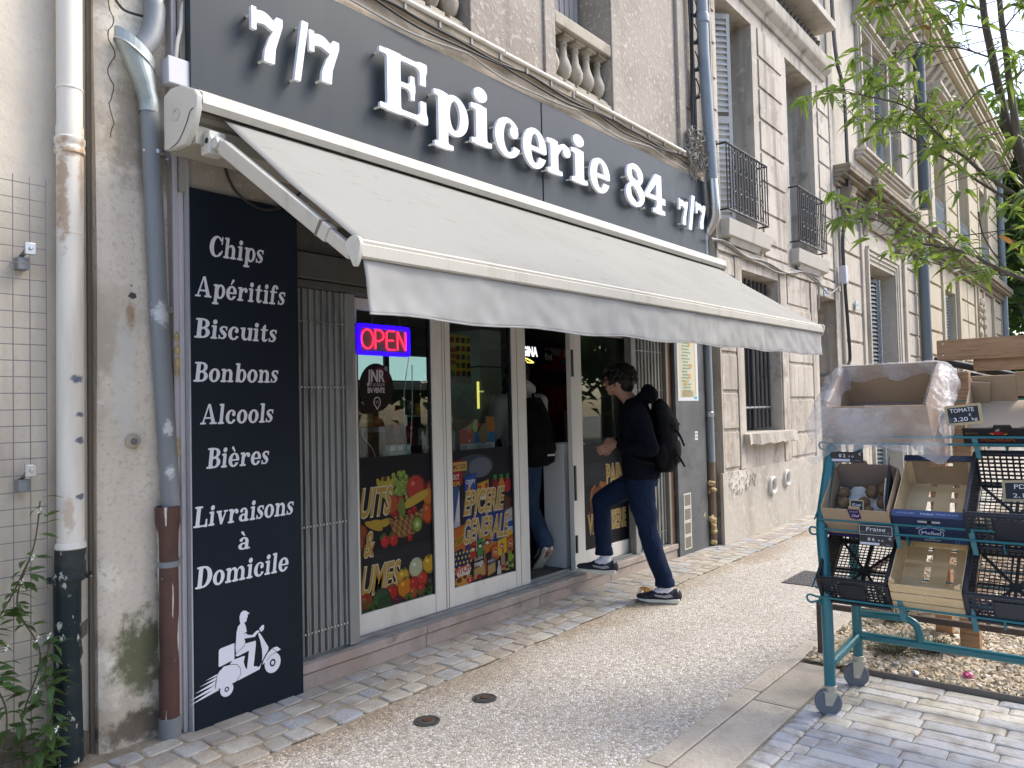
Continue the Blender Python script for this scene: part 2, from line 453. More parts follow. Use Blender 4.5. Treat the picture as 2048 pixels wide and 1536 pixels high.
# ---------------------------------------------------------------- materials
def rgba(c): return (c[0], c[1], c[2], 1)
def mat(name, col, rough=.6, metal=0., layers=(), bump=(), island=0., spec=.5, coat=0., rvar=0., attr=None, trans=0.):
    """layers: (scale, colour, lo, hi, (sx,sy,sz), detail, strength); bump: (scale, dist, (sx,sy,sz))"""
    m = bpy.data.materials.new(name); m.use_nodes = True
    nt = m.node_tree; N = nt.nodes; L = nt.links
    bs = N['Principled BSDF']
    bs.inputs['Roughness'].default_value = rough; bs.inputs['Metallic'].default_value = metal
    bs.inputs['Specular IOR Level'].default_value = spec
    if coat: bs.inputs['Coat Weight'].default_value = coat
    tc = N.new('ShaderNodeTexCoord')
    geo = N.new('ShaderNodeNewGeometry')
    def pos(s):
        mp = N.new('ShaderNodeMapping'); mp.inputs['Scale'].default_value = s
        L.new(geo.outputs['Position'], mp.inputs['Vector']); return mp.outputs['Vector']
    cur = None
    if attr:
        a = N.new('ShaderNodeAttribute'); a.attribute_name = attr; cur = a.outputs['Color']
    else:
        r = N.new('ShaderNodeRGB'); r.outputs[0].default_value = rgba(col); cur = r.outputs[0]
    if island:
        hs = N.new('ShaderNodeHueSaturation'); mr = N.new('ShaderNodeMapRange')
        mr.inputs['To Min'].default_value = 1-island; mr.inputs['To Max'].default_value = 1+island
        L.new(geo.outputs['Random Per Island'], mr.inputs['Value']); L.new(mr.outputs[0], hs.inputs['Value'])
        L.new(cur, hs.inputs['Color']); cur = hs.outputs[0]
    for ly in layers:
        sc, c2, lo, hi = ly[:4]; st = ly[4] if len(ly) > 4 else (1,1,1); det = ly[5] if len(ly) > 5 else 5; amt = ly[6] if len(ly) > 6 else 1
        n = N.new('ShaderNodeTexNoise'); n.inputs['Scale'].default_value = sc; n.inputs['Detail'].default_value = det; n.inputs['Roughness'].default_value = .6
        L.new(pos(st), n.inputs['Vector'])
        mr = N.new('ShaderNodeMapRange'); mr.inputs['From Min'].default_value = lo; mr.inputs['From Max'].default_value = hi; mr.inputs['To Max'].default_value = amt
        mr.interpolation_type = 'SMOOTHSTEP'
        L.new(n.outputs['Fac'], mr.inputs['Value'])
        mx = N.new('ShaderNodeMix'); mx.data_type = 'RGBA'
        L.new(mr.outputs[0], mx.inputs['Factor']); L.new(cur, mx.inputs['A']); mx.inputs['B'].default_value = rgba(c2)
        cur = mx.outputs['Result']
    L.new(cur, bs.inputs['Base Color'])
    if rvar:
        n = N.new('ShaderNodeTexNoise'); n.inputs['Scale'].default_value = 14; n.inputs['Detail'].default_value = 4
        L.new(pos((1,1,1)), n.inputs['Vector'])
        mr = N.new('ShaderNodeMapRange'); mr.inputs['To Min'].default_value = max(0, rough-rvar); mr.inputs['To Max'].default_value = min(1, rough+rvar)
        L.new(n.outputs['Fac'], mr.inputs['Value']); L.new(mr.outputs[0], bs.inputs['Roughness'])
    prev = None
    for b in bump:
        sc, dist = b[:2]; st = b[2] if len(b) > 2 else (1,1,1)
        n = N.new('ShaderNodeTexNoise'); n.inputs['Scale'].default_value = sc; n.inputs['Detail'].default_value = 6; n.inputs['Roughness'].default_value = .65
        L.new(pos(st), n.inputs['Vector'])
        bp = N.new('ShaderNodeBump'); bp.inputs['Strength'].default_value = 1; bp.inputs['Distance'].default_value = dist
        L.new(n.outputs['Fac'], bp.inputs['Height'])
        if prev: L.new(prev, bp.inputs['Normal'])
        prev = bp.outputs[0]
    if prev: L.new(prev, bs.inputs['Normal'])
    m['_cur'] = 0
    return m

def patch(m, c, r, col, amt=1.0, scale=9):
    """a stain of its own shape: an uneven blot round c with radii r"""
    nt = m.node_tree; N = nt.nodes; L = nt.links; bs = N['Principled BSDF']
    src = bs.inputs['Base Color'].links[0].from_socket
    geo = N.new('ShaderNodeNewGeometry'); a = N.new('ShaderNodeVectorMath'); a.operation = 'SUBTRACT'; a.inputs[1].default_value = c
    d = N.new('ShaderNodeVectorMath'); d.operation = 'DIVIDE'; d.inputs[1].default_value = r; l = N.new('ShaderNodeVectorMath'); l.operation = 'LENGTH'
    L.new(geo.outputs['Position'], a.inputs[0]); L.new(a.outputs[0], d.inputs[0]); L.new(d.outputs[0], l.inputs[0])
    n = N.new('ShaderNodeTexNoise'); n.inputs['Scale'].default_value = scale; n.inputs['Detail'].default_value = 8; n.inputs['Roughness'].default_value = .7; L.new(geo.outputs['Position'], n.inputs['Vector'])
    s = N.new('ShaderNodeMath'); s.operation = 'MULTIPLY_ADD'; s.inputs[1].default_value = 2.2; L.new(n.outputs['Fac'], s.inputs[0]); L.new(l.outputs['Value'], s.inputs[2])
    mr = N.new('ShaderNodeMapRange'); mr.inputs['From Min'].default_value = 2.0; mr.inputs['From Max'].default_value = 1.45; mr.inputs['To Min'].default_value = 0; mr.inputs['To Max'].default_value = amt; mr.interpolation_type = 'SMOOTHSTEP'; L.new(s.outputs[0], mr.inputs['Value'])
    mx = N.new('ShaderNodeMix'); mx.data_type = 'RGBA'; L.new(mr.outputs[0], mx.inputs['Factor']); L.new(src, mx.inputs['A']); mx.inputs['B'].default_value = rgba(col); L.new(mx.outputs['Result'], bs.inputs['Base Color'])

def emit(name, col, strength):
    m = bpy.data.materials.new(name); m.use_nodes = True
    b = m.node_tree.nodes['Principled BSDF']
    b.inputs['Base Color'].default_value = rgba(tuple(min(.8, c) for c in col)); b.inputs['Emission Color'].default_value = rgba(col); b.inputs['Emission Strength'].default_value = strength
    return m

def glass_mat(name, tint, f0=.038, rough=0.0):
    m = bpy.data.materials.new(name); m.use_nodes = True
    nt = m.node_tree; N = nt.nodes; L = nt.links; N.clear()
    out = N.new('ShaderNodeOutputMaterial'); mx = N.new('ShaderNodeMixShader')
    t = N.new('ShaderNodeBsdfTransparent'); t.inputs[0].default_value = rgba(tint)
    g = N.new('ShaderNodeBsdfGlossy'); g.inputs['Roughness'].default_value = rough; g.inputs['Color'].default_value = (.95,1,1,1)
    geo = N.new('ShaderNodeNewGeometry'); dt = N.new('ShaderNodeVectorMath'); dt.operation = 'DOT_PRODUCT'
    L.new(geo.outputs['Incoming'], dt.inputs[0]); L.new(geo.outputs['Normal'], dt.inputs[1])
    prev = dt.outputs['Value']
    for op, k in (('ABSOLUTE',0),('SUBTRACT',1),('POWER',5),('MULTIPLY_ADD',1)):      # Schlick: f0 + (1-f0)(1-cos)^5
        n_ = N.new('ShaderNodeMath'); n_.operation = op
        if op == 'SUBTRACT': n_.inputs[0].default_value = 1; L.new(prev, n_.inputs[1])
        else: L.new(prev, n_.inputs[0])
        if op == 'POWER': n_.inputs[1].default_value = 5
        if op == 'MULTIPLY_ADD': n_.inputs[1].default_value = 1-f0; n_.inputs[2].default_value = f0
        prev = n_.outputs[0]
    L.new(prev, mx.inputs[0]); L.new(t.outputs[0], mx.inputs[1]); L.new(g.outputs[0], mx.inputs[2]); L.new(mx.outputs[0], out.inputs[0])
    return m

def film_mat(name, col, alpha_lo, alpha_hi, scale=9):
    """thin translucent plastic: part clear, part milky, glossy"""
    m = bpy.data.materials.new(name); m.use_nodes = True
    nt = m.node_tree; N = nt.nodes; L = nt.links; bs = N['Principled BSDF']; out = N['Material Output']
    bs.inputs['Base Color'].default_value = rgba(col); bs.inputs['Roughness'].default_value = .22
    tr = N.new('ShaderNodeBsdfTransparent'); tl = N.new('ShaderNodeBsdfTranslucent'); tl.inputs[0].default_value = rgba(col)
    a = N.new('ShaderNodeMixShader'); a.inputs[0].default_value = .4
    L.new(bs.outputs[0], a.inputs[1]); L.new(tl.outputs[0], a.inputs[2])
    n = N.new('ShaderNodeTexNoise'); n.inputs['Scale'].default_value = scale; n.inputs['Detail'].default_value = 5
    geo = N.new('ShaderNodeNewGeometry'); L.new(geo.outputs['Position'], n.inputs['Vector'])
    mr = N.new('ShaderNodeMapRange'); mr.inputs['From Min'].default_value = .35; mr.inputs['From Max'].default_value = .65
    mr.inputs['To Min'].default_value = alpha_lo; mr.inputs['To Max'].default_value = alpha_hi
    L.new(n.outputs['Fac'], mr.inputs['Value'])
    b = N.new('ShaderNodeMixShader'); L.new(mr.outputs[0], b.inputs[0]); L.new(tr.outputs[0], b.inputs[1]); L.new(a.outputs[0], b.inputs[2])
    L.new(b.outputs[0], out.inputs[0])
    n2 = N.new('ShaderNodeTexNoise'); n2.inputs['Scale'].default_value = 30; bp = N.new('ShaderNodeBump'); bp.inputs['Distance'].default_value = .01
    L.new(geo.outputs['Position'], n2.inputs['Vector']); L.new(n2.outputs['Fac'], bp.inputs['Height']); L.new(bp.outputs[0], bs.inputs['Normal'])
    return m

def leaf_mat(name, col, tl, island=.35):
    m = mat(name, col, .42, island=island, spec=.5)
    nt = m.node_tree; N = nt.nodes; L = nt.links; bs = N['Principled BSDF']; out = N['Material Output']
    t = N.new('ShaderNodeBsdfTranslucent'); t.inputs[0].default_value = rgba(tl)
    mx = N.new('ShaderNodeMixShader'); mx.inputs[0].default_value = .38
    L.new(bs.outputs[0], mx.inputs[1]); L.new(t.outputs[0], mx.inputs[2]); L.new(mx.outputs[0], out.inputs[0])
    return m

DIRT = (.13,.105,.075)
M_print = mat('printed_film', (1,1,1), .5, attr='Col', spec=.15)
M_matte_print = mat('printed_paper', (1,1,1), .75, attr='Col', spec=.25)
M_cream = mat('cream_render', (.62,.565,.475), .85, layers=[(1.2,(.50,.45,.375),.42,.75), (2.2,(.38,.335,.27),.55,.85,(2,2,.25)), (30,(.53,.48,.40),.5,.8)], bump=[(9,.01),(90,.0016)])
M_strip = mat('weathered_cement', (.648,.577,.473), .9, layers=[(2.2,(.441,.382,.298),.42,.66), (3.3,(.816,.765,.661),.52,.72), (6,(.246,.220,.149),.62,.8,(1,1,.5)), (45,(.467,.402,.311),.5,.75)], bump=[(6,.014),(60,.003)])
M_shopwall = mat('grey_beige_roughcast', (.385,.34,.29), .92, layers=[(1.3,(.29,.255,.215),.4,.7), (22,(.49,.45,.395),.55,.66), (2.0,(.2,.175,.145),.55,.82,(2.2,2.2,.3))], bump=[(22,.012),(80,.004)])
M_stone_ledge = mat('ledge_stone', (.437,.368,.282), .9, layers=[(3,(.253,.213,.161),.45,.72,(1,1,1)), (8,(.540,.471,.380),.55,.75)], bump=[(12,.008),(70,.002)])
M_baluster = mat('baluster_stone', (.40,.36,.29), .85, layers=[(5,(.25,.22,.17),.45,.7)], bump=[(25,.004)])
M_midwall = mat('middle_house_render', (.524,.475,.408), .9, layers=[(1.0,(.424,.377,.318),.4,.7), (2.2,(.262,.235,.196),.46,.74,(2.4,2.4,.20)), (9,(.602,.552,.482),.55,.75), (4,(.301,.262,.212),.55,.70)], bump=[(7,.008),(70,.002)])
M_plinth = mat('plinth_cement', (.443,.405,.351), .92, layers=[(1.6,(.335,.302,.254),.42,.7,(1.5,1.5,.5)), (14,(.529,.491,.432),.5,.75), (3,(.248,.221,.184),.58,.8,(2,2,.4))], bump=[(12,.01),(80,.002)])
M_balcony = mat('balcony_cement', (.480,.450,.396), .85, layers=[(3,(.360,.336,.288),.45,.75,(2,2,.4))], bump=[(30,.002)])
M_groove = mat('groove_shadow_joint', (.17,.145,.11), .95)
M_mans = mat('ashlar_limestone', (.50,.45,.375), .88, layers=[(.9,(.39,.35,.29),.4,.7), (3,(.235,.21,.18),.52,.78,(2,2,.3)), (7,(.57,.525,.45),.55,.75)], bump=[(10,.008),(60,.002)])
M_mans_warm = mat('golden_limestone', (.50,.435,.325), .88, layers=[(.8,(.41,.35,.255),.42,.72), (3,(.25,.215,.16),.55,.8,(2,2,.3)), (7,(.57,.50,.39),.55,.75)], bump=[(10,.008)])
M_mans_dark = mat('rain_stained_limestone', (.27,.225,.165), .9, layers=[(4,(.14,.12,.095),.45,.7), (9,(.36,.30,.22),.55,.75)], bump=[(12,.01)])
M_white_pipe = mat('white_enamel_pipe', (.72,.68,.60), .45, layers=[(3,(.60,.55,.46),.5,.8,(3,3,.3)), (2.6,(.40,.24,.12),.70,.82,(9,9,.35)), (55,(.35,.33,.31),.72,.76)], bump=[(25,.0015)])
M_darkgreen_pipe = mat('dark_green_cast_iron', (.009,.020,.024), .45, spec=.25, layers=[(26,(.5,.48,.42),.60,.64,(1,1,.6)), (5,(.06,.06,.055),.5,.8)], bump=[(40,.002)], rvar=.15)
M_zinc = mat('zinc_pipe', (.20,.215,.225), .5, metal=.15, layers=[(4,(.26,.275,.285),.45,.75,(3,3,.4)), (40,(.5,.52,.53),.74,.78)], rvar=.15)
M_zinc_light = mat('pale_zinc', (.36,.40,.39), .38, metal=.4, layers=[(7,(.26,.29,.28),.45,.75)], rvar=.12)
M_brown_pipe = mat('brown_painted_iron', (.085,.036,.026), .5, layers=[(5,(.60,.57,.52),.60,.62,(5,5,.30)), (45,(.45,.42,.38),.7,.74), (9,(.05,.025,.02),.5,.8)], bump=[(40,.0015)])
M_bluepipe = mat('blue_grey_pipe', (.234,.273,.311), .4, layers=[(5,(.172,.203,.237),.45,.75,(2,2,.4))])
M_lilac = mat('lilac_grey_paint', (.500,.470,.467), .6, layers=[(4,(.375,.340,.321),.5,.75,(2,2,.5)), (13,(.150,.118,.091),.66,.74,(1.5,1.5,.6))], bump=[(30,.002)])
M_sign = mat('charcoal_sign_panel', (.031,.041,.049), .42, layers=[(2.5,(.038,.048,.055),.4,.75,(3,3,.3)), (6,(.068,.076,.081),.66,.78,(9,9,.25),6,.6), (80,(.220,.227,.234),.79,.80)], spec=.25, rvar=.07)
M_panel = mat('navy_black_panel', (.011,.016,.024), .5, layers=[(2,(.014,.020,.028),.4,.75), (90,(.134,.134,.139),.80,.81)], spec=.12)
for c_, r_, col_, am_ in (((1.66,3.5,.36),(.17,.5,.30),(.085,.095,.035),.9),((1.78,3.5,.70),(.08,.5,.16),(.04,.042,.028),.95),((1.60,3.5,.08),(.25,.5,.10),(.10,.08,.055),.9),((1.58,3.5,1.62),(.075,.5,.42),(.62,.60,.55),.75),((1.61,3.5,1.92),(.03,.5,.10),(.30,.17,.08),.7),((1.66,3.5,2.75),(.2,.5,.35),(.25,.21,.155),.7)): patch(M_strip, c_, r_, col_, am_)
for c_, r_ in (((1.372,3.458,1.62),(.034,.06,.026)),((1.385,3.458,1.47),(.030,.06,.016)),((1.388,3.458,1.36),(.030,.06,.022)),((1.388,3.458,1.125),(.030,.06,.017))): patch(M_white_pipe, c_, r_, (.13,.15,.19), 1, 40)
for c_, r_, a_ in (((1.325,3.46,2.42),(.03,.1,.34),.75),((1.40,3.46,2.50),(.022,.1,.22),.6),((1.37,3.46,2.585),(.09,.1,.035),.7),((1.34,3.46,1.05),(.03,.1,.12),.5)): patch(M_white_pipe, c_, r_, (.36,.21,.10), a_, 20)
for c_, r_ in (((1.72,3.41,1.92),(.06,.1,.07)),((1.745,3.41,1.40),(.03,.1,.05)),((1.75,3.41,1.20),(.025,.1,.04))): patch(M_zinc, c_, r_, (.62,.63,.64), .8, 45)
M_letter = mat('white_acrylic_letter', (.82,.84,.90), .35)
M_vinyl = mat('white_vinyl_lettering', (.70,.70,.74), .5)
M_peg = mat('cream_spacer', (.70,.70,.60), .5)
M_awning_plastic = mat('cream_aluminium', (.515,.491,.433), .4, layers=[(5,(.413,.390,.328),.5,.8,(2,2,.4)), (10,(.179,.133,.078),.68,.76,(8,8,.5),5,.7)], rvar=.1)
M_awning_cap = mat('cream_plastic_cap', (.560,.552,.504), .4, layers=[(4,(.464,.452,.400),.5,.8)])
M_fabric = mat('off_white_awning_canvas', (.277,.273,.252), .85, layers=[(2.2,(.252,.246,.225),.42,.75), (5,(.203,.197,.176),.58,.78,(1.2,4,1)), (60,(.120,.113,.094),.77,.79)], bump=[(400,.0004)], spec=.25)
M_valance = mat('grey_white_valance', (.345,.343,.335), .85, layers=[(3,(.305,.303,.295),.42,.75)], bump=[(300,.0003)], spec=.25)
M_gate = mat('grey_steel_gate', (.24,.245,.235), .5, metal=.25, layers=[(6,(.13,.13,.125),.45,.75,(2,2,.3)), (30,(.32,.32,.30),.7,.76)], rvar=.12)
M_gate_dark = mat('dark_steel_lintel', (.075,.072,.062), .6, layers=[(6,(.05,.048,.04),.45,.75)])
M_frame = mat('white_door_frame', (.62,.60,.55), .42, layers=[(4,(.52,.50,.44),.45,.8,(2,2,.4)), (35,(.16,.14,.12),.71,.75)])
M_track = mat('aluminium_track', (.25,.265,.27), .45, metal=.3, layers=[(9,(.15,.15,.145),.45,.75)], bump=[(60,.001)])
M_step = mat('grey_pink_stone_step', (.36,.30,.265), .8, layers=[(3,(.26,.22,.195),.40,.70), (16,(.46,.40,.36),.55,.78), (5,(.15,.135,.12),.54,.74), (2,(.31,.245,.205),.5,.7)], bump=[(30,.003)])
M_glass = glass_mat('shop_glass', (.80,.86,.86))
M_glass_dark = glass_mat('window_glass', (.30,.33,.33))
M_black = mat('black_plastic', (.012,.012,.014), .45)
M_cable = mat('black_cable', (.02,.02,.022), .55)
M_cable_grey = mat('grey_cable', (.28,.27,.25), .6)
M_tube_white = mat('cream_conduit', (.66,.63,.55), .5, layers=[(8,(.52,.48,.39),.5,.8)])
M_iron = mat('black_wrought_iron', (.022,.024,.03), .5)
M_shutter_grey = mat('pale_grey_shutter', (.46,.465,.45), .6, layers=[(6,(.36,.36,.34),.45,.75)])
M_shutter_blue = mat('grey_blue_shutter', (.30,.33,.37), .6, layers=[(6,(.24,.26,.29),.45,.75)])
M_shutter_dark = mat('dark_blue_green_shutter', (.045,.065,.075), .5)
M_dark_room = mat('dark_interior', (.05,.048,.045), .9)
M_room = mat('shop_interior_wall', (.30,.29,.28), .85)
M_floor_in = mat('shop_floor', (.10,.09,.08), .6)
M_grey_plastic = mat('pale_grey_plastic', (.50,.50,.55), .45)
M_steel = mat('bright_steel', (.55,.56,.57), .3, metal=.9)
M_mesh = mat('galvanised_wire', (.19,.18,.185), .5, metal=.3)
M_foam = mat('yellow_foam', (.50,.38,.19), .9, bump=[(40,.01)])
M_wood = mat('planed_timber', (.36,.205,.105), .65, layers=[(6,(.24,.125,.065),.45,.62,(1.2,1.2,14)), (2.5,(.44,.27,.15),.5,.7,(1,1,3))], bump=[(30,.001,(1,1,8))])
M_teal = mat('teal_enamel', (.010,.135,.165), .32, coat=.3, layers=[(70,(.03,.02,.015),.76,.79), (8,(.013,.16,.19),.45,.75)])
M_caster_fork = mat('cream_caster_fork', (.44,.43,.36), .4, metal=.4)
M_caster_wheel = mat('grey_rubber_wheel', (.145,.16,.19), .55)
M_cardboard = mat('brown_cardboard', (.38,.28,.185), .85, layers=[(3,(.30,.20,.12),.45,.75), (70,(.42,.295,.19),.5,.8)])
M_cardboard_dark = mat('dark_cardboard', (.215,.165,.135), .85, layers=[(3,(.18,.135,.11),.45,.75)])
M_ply = mat('pale_poplar_veneer', (.66,.50,.29), .7, layers=[(5,(.56,.41,.22),.45,.7,(3,.6,3)), (40,(.48,.33,.18),.66,.72)], bump=[(40,.0006,(6,1,6))])
M_bluebox = mat('navy_printed_card', (.012,.026,.075), .5)
M_crate = mat('black_crate_plastic', (.010,.011,.014), .4, spec=.5)
M_crate_grey = mat('charcoal_crate_plastic', (.022,.026,.036), .45)
M_slate = mat('chalk_slate', (.022,.026,.034), .7)
M_slate_frame = mat('pale_wood_frame', (.40,.33,.20), .6)
M_bag = film_mat('clear_plastic_bag', (.84,.84,.90), .12, .52, 5)
M_skin = mat('skin', (.36,.20,.145), .5, layers=[(14,(.42,.22,.16),.45,.7)])
M_hair = mat('dark_hair', (.008,.006,.006), .5, spec=.35)
M_hoodie = mat('navy_black_fabric', (.0045,.0055,.010), .9, layers=[(40,(.007,.008,.014),.45,.7)], bump=[(15,.006)], spec=.1)
M_jeans = mat('dark_blue_denim', (.008,.016,.040), .85, layers=[(5,(.013,.024,.058),.48,.72), (120,(.02,.033,.07),.6,.72)], bump=[(11,.009)], spec=.12)
M_jeans_in = mat('mid_blue_denim', (.035,.062,.115), .85, layers=[(5,(.05,.085,.15),.48,.72)], bump=[(11,.008)], spec=.2)
M_pack = mat('black_backpack_nylon', (.003,.0034,.005), .7, bump=[(20,.006)], spec=.12)
M_shoe = mat('charcoal_shoe_mesh', (.020,.020,.028), .75)
M_sole = mat('ivory_rubber_sole', (.74,.71,.58), .6)
M_sock = mat('white_sock', (.72,.71,.78), .9)
M_grey_suede = mat('grey_suede', (.33,.335,.33), .9)
M_bark = mat('grey_brown_bark', (.085,.068,.052), .85, layers=[(10,(.14,.115,.09),.45,.7,(1,1,.3))], bump=[(30,.004,(1,1,.4))])
M_bark_dark = mat('plane_tree_bark', (.05,.042,.033), .9, layers=[(3,(.11,.095,.07),.5,.7)])
M_leaf = leaf_mat('lance_leaf', (.075,.135,.035), (.34,.47,.07))
M_leaf_bg = leaf_mat('plane_leaf', (.038,.080,.022), (.15,.26,.04), .5)
M_leaf_bg2 = leaf_mat('light_plane_leaf', (.075,.125,.04), (.26,.38,.07), .5)
M_leaf_vine = leaf_mat('jasmine_leaf', (.055,.105,.040), (.24,.36,.07), .5)
M_leaf_dead = leaf_mat('dry_leaf', (.22,.12,.035), (.4,.2,.05), .3)
M_flower = mat('white_petal', (.75,.75,.68), .6)
M_juniper = leaf_mat('juniper_needles', (.030,.060,.024), (.08,.14,.03), .5)
M_rust = mat('brown_steel_rail', (.065,.042,.034), .55, layers=[(9,(.12,.06,.035),.5,.75)])
M_edging = mat('steel_bed_edging', (.17,.145,.125), .6, layers=[(8,(.15,.12,.10),.45,.75)])
# ---------------------------------------------------------------- ground
def aggregate():
    m = mat('exposed_aggregate', (.46,.42,.365), .85)
    nt = m.node_tree; N = nt.nodes; L = nt.links; bs = N['Principled BSDF']
    geo = N.new('ShaderNodeNewGeometry')
    vo = N.new('ShaderNodeTexVoronoi'); vo.inputs['Scale'].default_value = 62; L.new(geo.outputs['Position'], vo.inputs['Vector'])
    ve = N.new('ShaderNodeTexVoronoi'); ve.feature = 'DISTANCE_TO_EDGE'; ve.inputs['Scale'].default_value = 62; L.new(geo.outputs['Position'], ve.inputs['Vector'])
    sep = N.new('ShaderNodeSeparateColor'); L.new(vo.outputs['Color'], sep.inputs[0])
    cr = N.new('ShaderNodeValToRGB'); e = cr.color_ramp.elements
    cols = [(0,(.30,.265,.225)),(.12,(.49,.455,.40)),(.3,(.60,.57,.53)),(.5,(.44,.395,.32)),(.62,(.66,.64,.60)),(.8,(.52,.475,.395)),(.92,(.38,.37,.36)),(1,(.56,.53,.49))]
    e[0].position, e[0].color = 0, rgba(cols[0][1]); e[1].position, e[1].color = 1, rgba(cols[-1][1])
    for p, c in cols[1:-1]:
        q = e.new(p); q.color = rgba(c)
    cr.color_ramp.interpolation = 'CONSTANT'
    L.new(sep.outputs[0], cr.inputs[0])
    mr = N.new('ShaderNodeMapRange'); mr.inputs['From Max'].default_value = .16; L.new(ve.outputs['Distance'], mr.inputs['Value'])
    mx = N.new('ShaderNodeMix'); mx.data_type = 'RGBA'; L.new(mr.outputs[0], mx.inputs['Factor']); mx.inputs['A'].default_value = (.37,.335,.29,1); L.new(cr.outputs[0], mx.inputs['B'])
    # brown grit washed along the cobbles
    sx = N.new('ShaderNodeSeparateXYZ'); L.new(geo.outputs['Position'], sx.inputs[0])
    n = N.new('ShaderNodeTexNoise'); n.inputs['Scale'].default_value = 2.3; n.inputs['Detail'].default_value = 6; L.new(geo.outputs['Position'], n.inputs['Vector'])
    ad = N.new('ShaderNodeMath'); ad.operation = 'MULTIPLY_ADD'; ad.inputs[1].default_value = .55; L.new(n.outputs['Fac'], ad.inputs[0]); L.new(sx.outputs['Y'], ad.inputs[2])
    m2 = N.new('ShaderNodeMapRange'); m2.inputs['From Min'].default_value = 2.92; m2.inputs['From Max'].default_value = 3.22; m2.inputs['To Max'].default_value = .72; L.new(ad.outputs[0], m2.inputs['Value'])
    m3 = N.new('ShaderNodeMix'); m3.data_type = 'RGBA'; L.new(m2.outputs[0], m3.inputs['Factor']); L.new(mx.outputs['Result'], m3.inputs['A'])
    vm = N.new('ShaderNodeMix'); vm.data_type = 'RGBA'; vm.blend_type = 'MULTIPLY'; vm.inputs['Factor'].default_value = 1; L.new(mx.outputs['Result'], vm.inputs['A']); vm.inputs['B'].default_value = (.60,.47,.31,1)
    L.new(vm.outputs['Result'], m3.inputs['B'])
    n4 = N.new('ShaderNodeTexNoise'); n4.inputs['Scale'].default_value = 1.1; n4.inputs['Detail'].default_value = 5; L.new(geo.outputs['Position'], n4.inputs['Vector'])
    m4 = N.new('ShaderNodeMapRange'); m4.inputs['From Min'].default_value = .42; m4.inputs['From Max'].default_value = .68; m4.inputs['To Max'].default_value = .32; L.new(n4.outputs['Fac'], m4.inputs['Value'])
    m5 = N.new('ShaderNodeMix'); m5.data_type = 'RGBA'; L.new(m4.outputs[0], m5.inputs['Factor']); L.new(m3.outputs['Result'], m5.inputs['A']); m5.inputs['B'].default_value = (.33,.30,.27,1)
    L.new(m5.outputs['Result'], bs.inputs['Base Color'])
    bp = N.new('ShaderNodeBump'); bp.inputs['Distance'].default_value = .004; bp.inputs['Strength'].default_value = .8; L.new(mr.outputs[0], bp.inputs['Height'])
    L.new(bp.outputs[0], bs.inputs['Normal'])
    return m

def stone_mat(name, cols, rough=.6, dirt=(.24,.20,.15)):
    m = mat(name, cols[0], rough, spec=.45)
    nt = m.node_tree; N = nt.nodes; L = nt.links; bs = N['Principled BSDF']
    geo = N.new('ShaderNodeNewGeometry'); cr = N.new('ShaderNodeValToRGB'); e = cr.color_ramp.elements
    cr.color_ramp.interpolation = 'CONSTANT'
    e[0].position = 0; e[0].color = rgba(cols[0]); e[1].position = (len(cols)-1)/len(cols); e[1].color = rgba(cols[-1])
    for i, c in enumerate(cols[1:-1]):
        q = e.new((i+1)/len(cols)); q.color = rgba(c)
    L.new(geo.outputs['Random Per Island'], cr.inputs[0])
    n = N.new('ShaderNodeTexNoise'); n.inputs['Scale'].default_value = 9; n.inputs['Detail'].default_value = 7; L.new(geo.outputs['Position'], n.inputs['Vector'])
    mr = N.new('ShaderNodeMapRange'); mr.inputs['From Min'].default_value = .46; mr.inputs['From Max'].default_value = .72; mr.inputs['To Max'].default_value = .75; L.new(n.outputs['Fac'], mr.inputs['Value'])
    mx = N.new('ShaderNodeMix'); mx.data_type = 'RGBA'; L.new(mr.outputs[0], mx.inputs['Factor']); L.new(cr.outputs[0], mx.inputs['A']); mx.inputs['B'].default_value = rgba(dirt)
    L.new(mx.outputs['Result'], bs.inputs['Base Color'])
    n2 = N.new('ShaderNodeTexNoise'); n2.inputs['Scale'].default_value = 55; n2.inputs['Detail'].default_value = 6; L.new(geo.outputs['Position'], n2.inputs['Vector'])
    bp = N.new('ShaderNodeBump'); bp.inputs['Distance'].default_value = .006; L.new(n2.outputs['Fac'], bp.inputs['Height']); L.new(bp.outputs[0], bs.inputs['Normal'])
    return m
M_agg = aggregate()
M_cobble = stone_mat('cobble_stone', [(.36,.355,.345),(.375,.345,.295),(.31,.325,.345),(.41,.39,.345),(.335,.305,.26),(.345,.345,.345),(.385,.36,.315),(.30,.285,.265)], .85)
M_sett = stone_mat('pale_sett', [(.52,.51,.50),(.47,.475,.49),(.54,.52,.475),(.43,.44,.46),(.51,.485,.43),(.49,.49,.49)], .75)
M_slab = stone_mat('paving_slab', [(.44,.395,.325),(.40,.36,.30),(.47,.42,.35)], .7, (.33,.29,.235))
M_mortar = mat('joint_sand', (.27,.225,.165), .95, layers=[(30,(.36,.31,.235),.45,.7), (5,(.18,.15,.11),.5,.75)], bump=[(120,.004)])
M_earth = mat('ground_earth', (.30,.26,.20), .95, layers=[(2,(.22,.19,.14),.45,.7)])
M_pebble = stone_mat('pebble', [(.50,.42,.30),(.56,.50,.40),(.42,.33,.22),(.48,.40,.27),(.60,.56,.48),(.36,.29,.21),(.53,.44,.30)], .75, (.36,.28,.18))
M_castiron = mat('cast_iron_cover', (.085,.082,.08), .55, metal=.4, layers=[(20,(.16,.145,.125),.5,.75)], bump=[(60,.004)])

struct('ground', MB().grid(lambda u,v: (-60+180*u, -60+120*v, -.03), 1, 1), M_earth)
# pavement sheet (exposed aggregate) between kerb and cobbles, running along the street
struct('pavement', MB().grid(lambda u,v: (-6+66*u, 1.60+1.62*v, 0.0), 40, 6), M_agg)

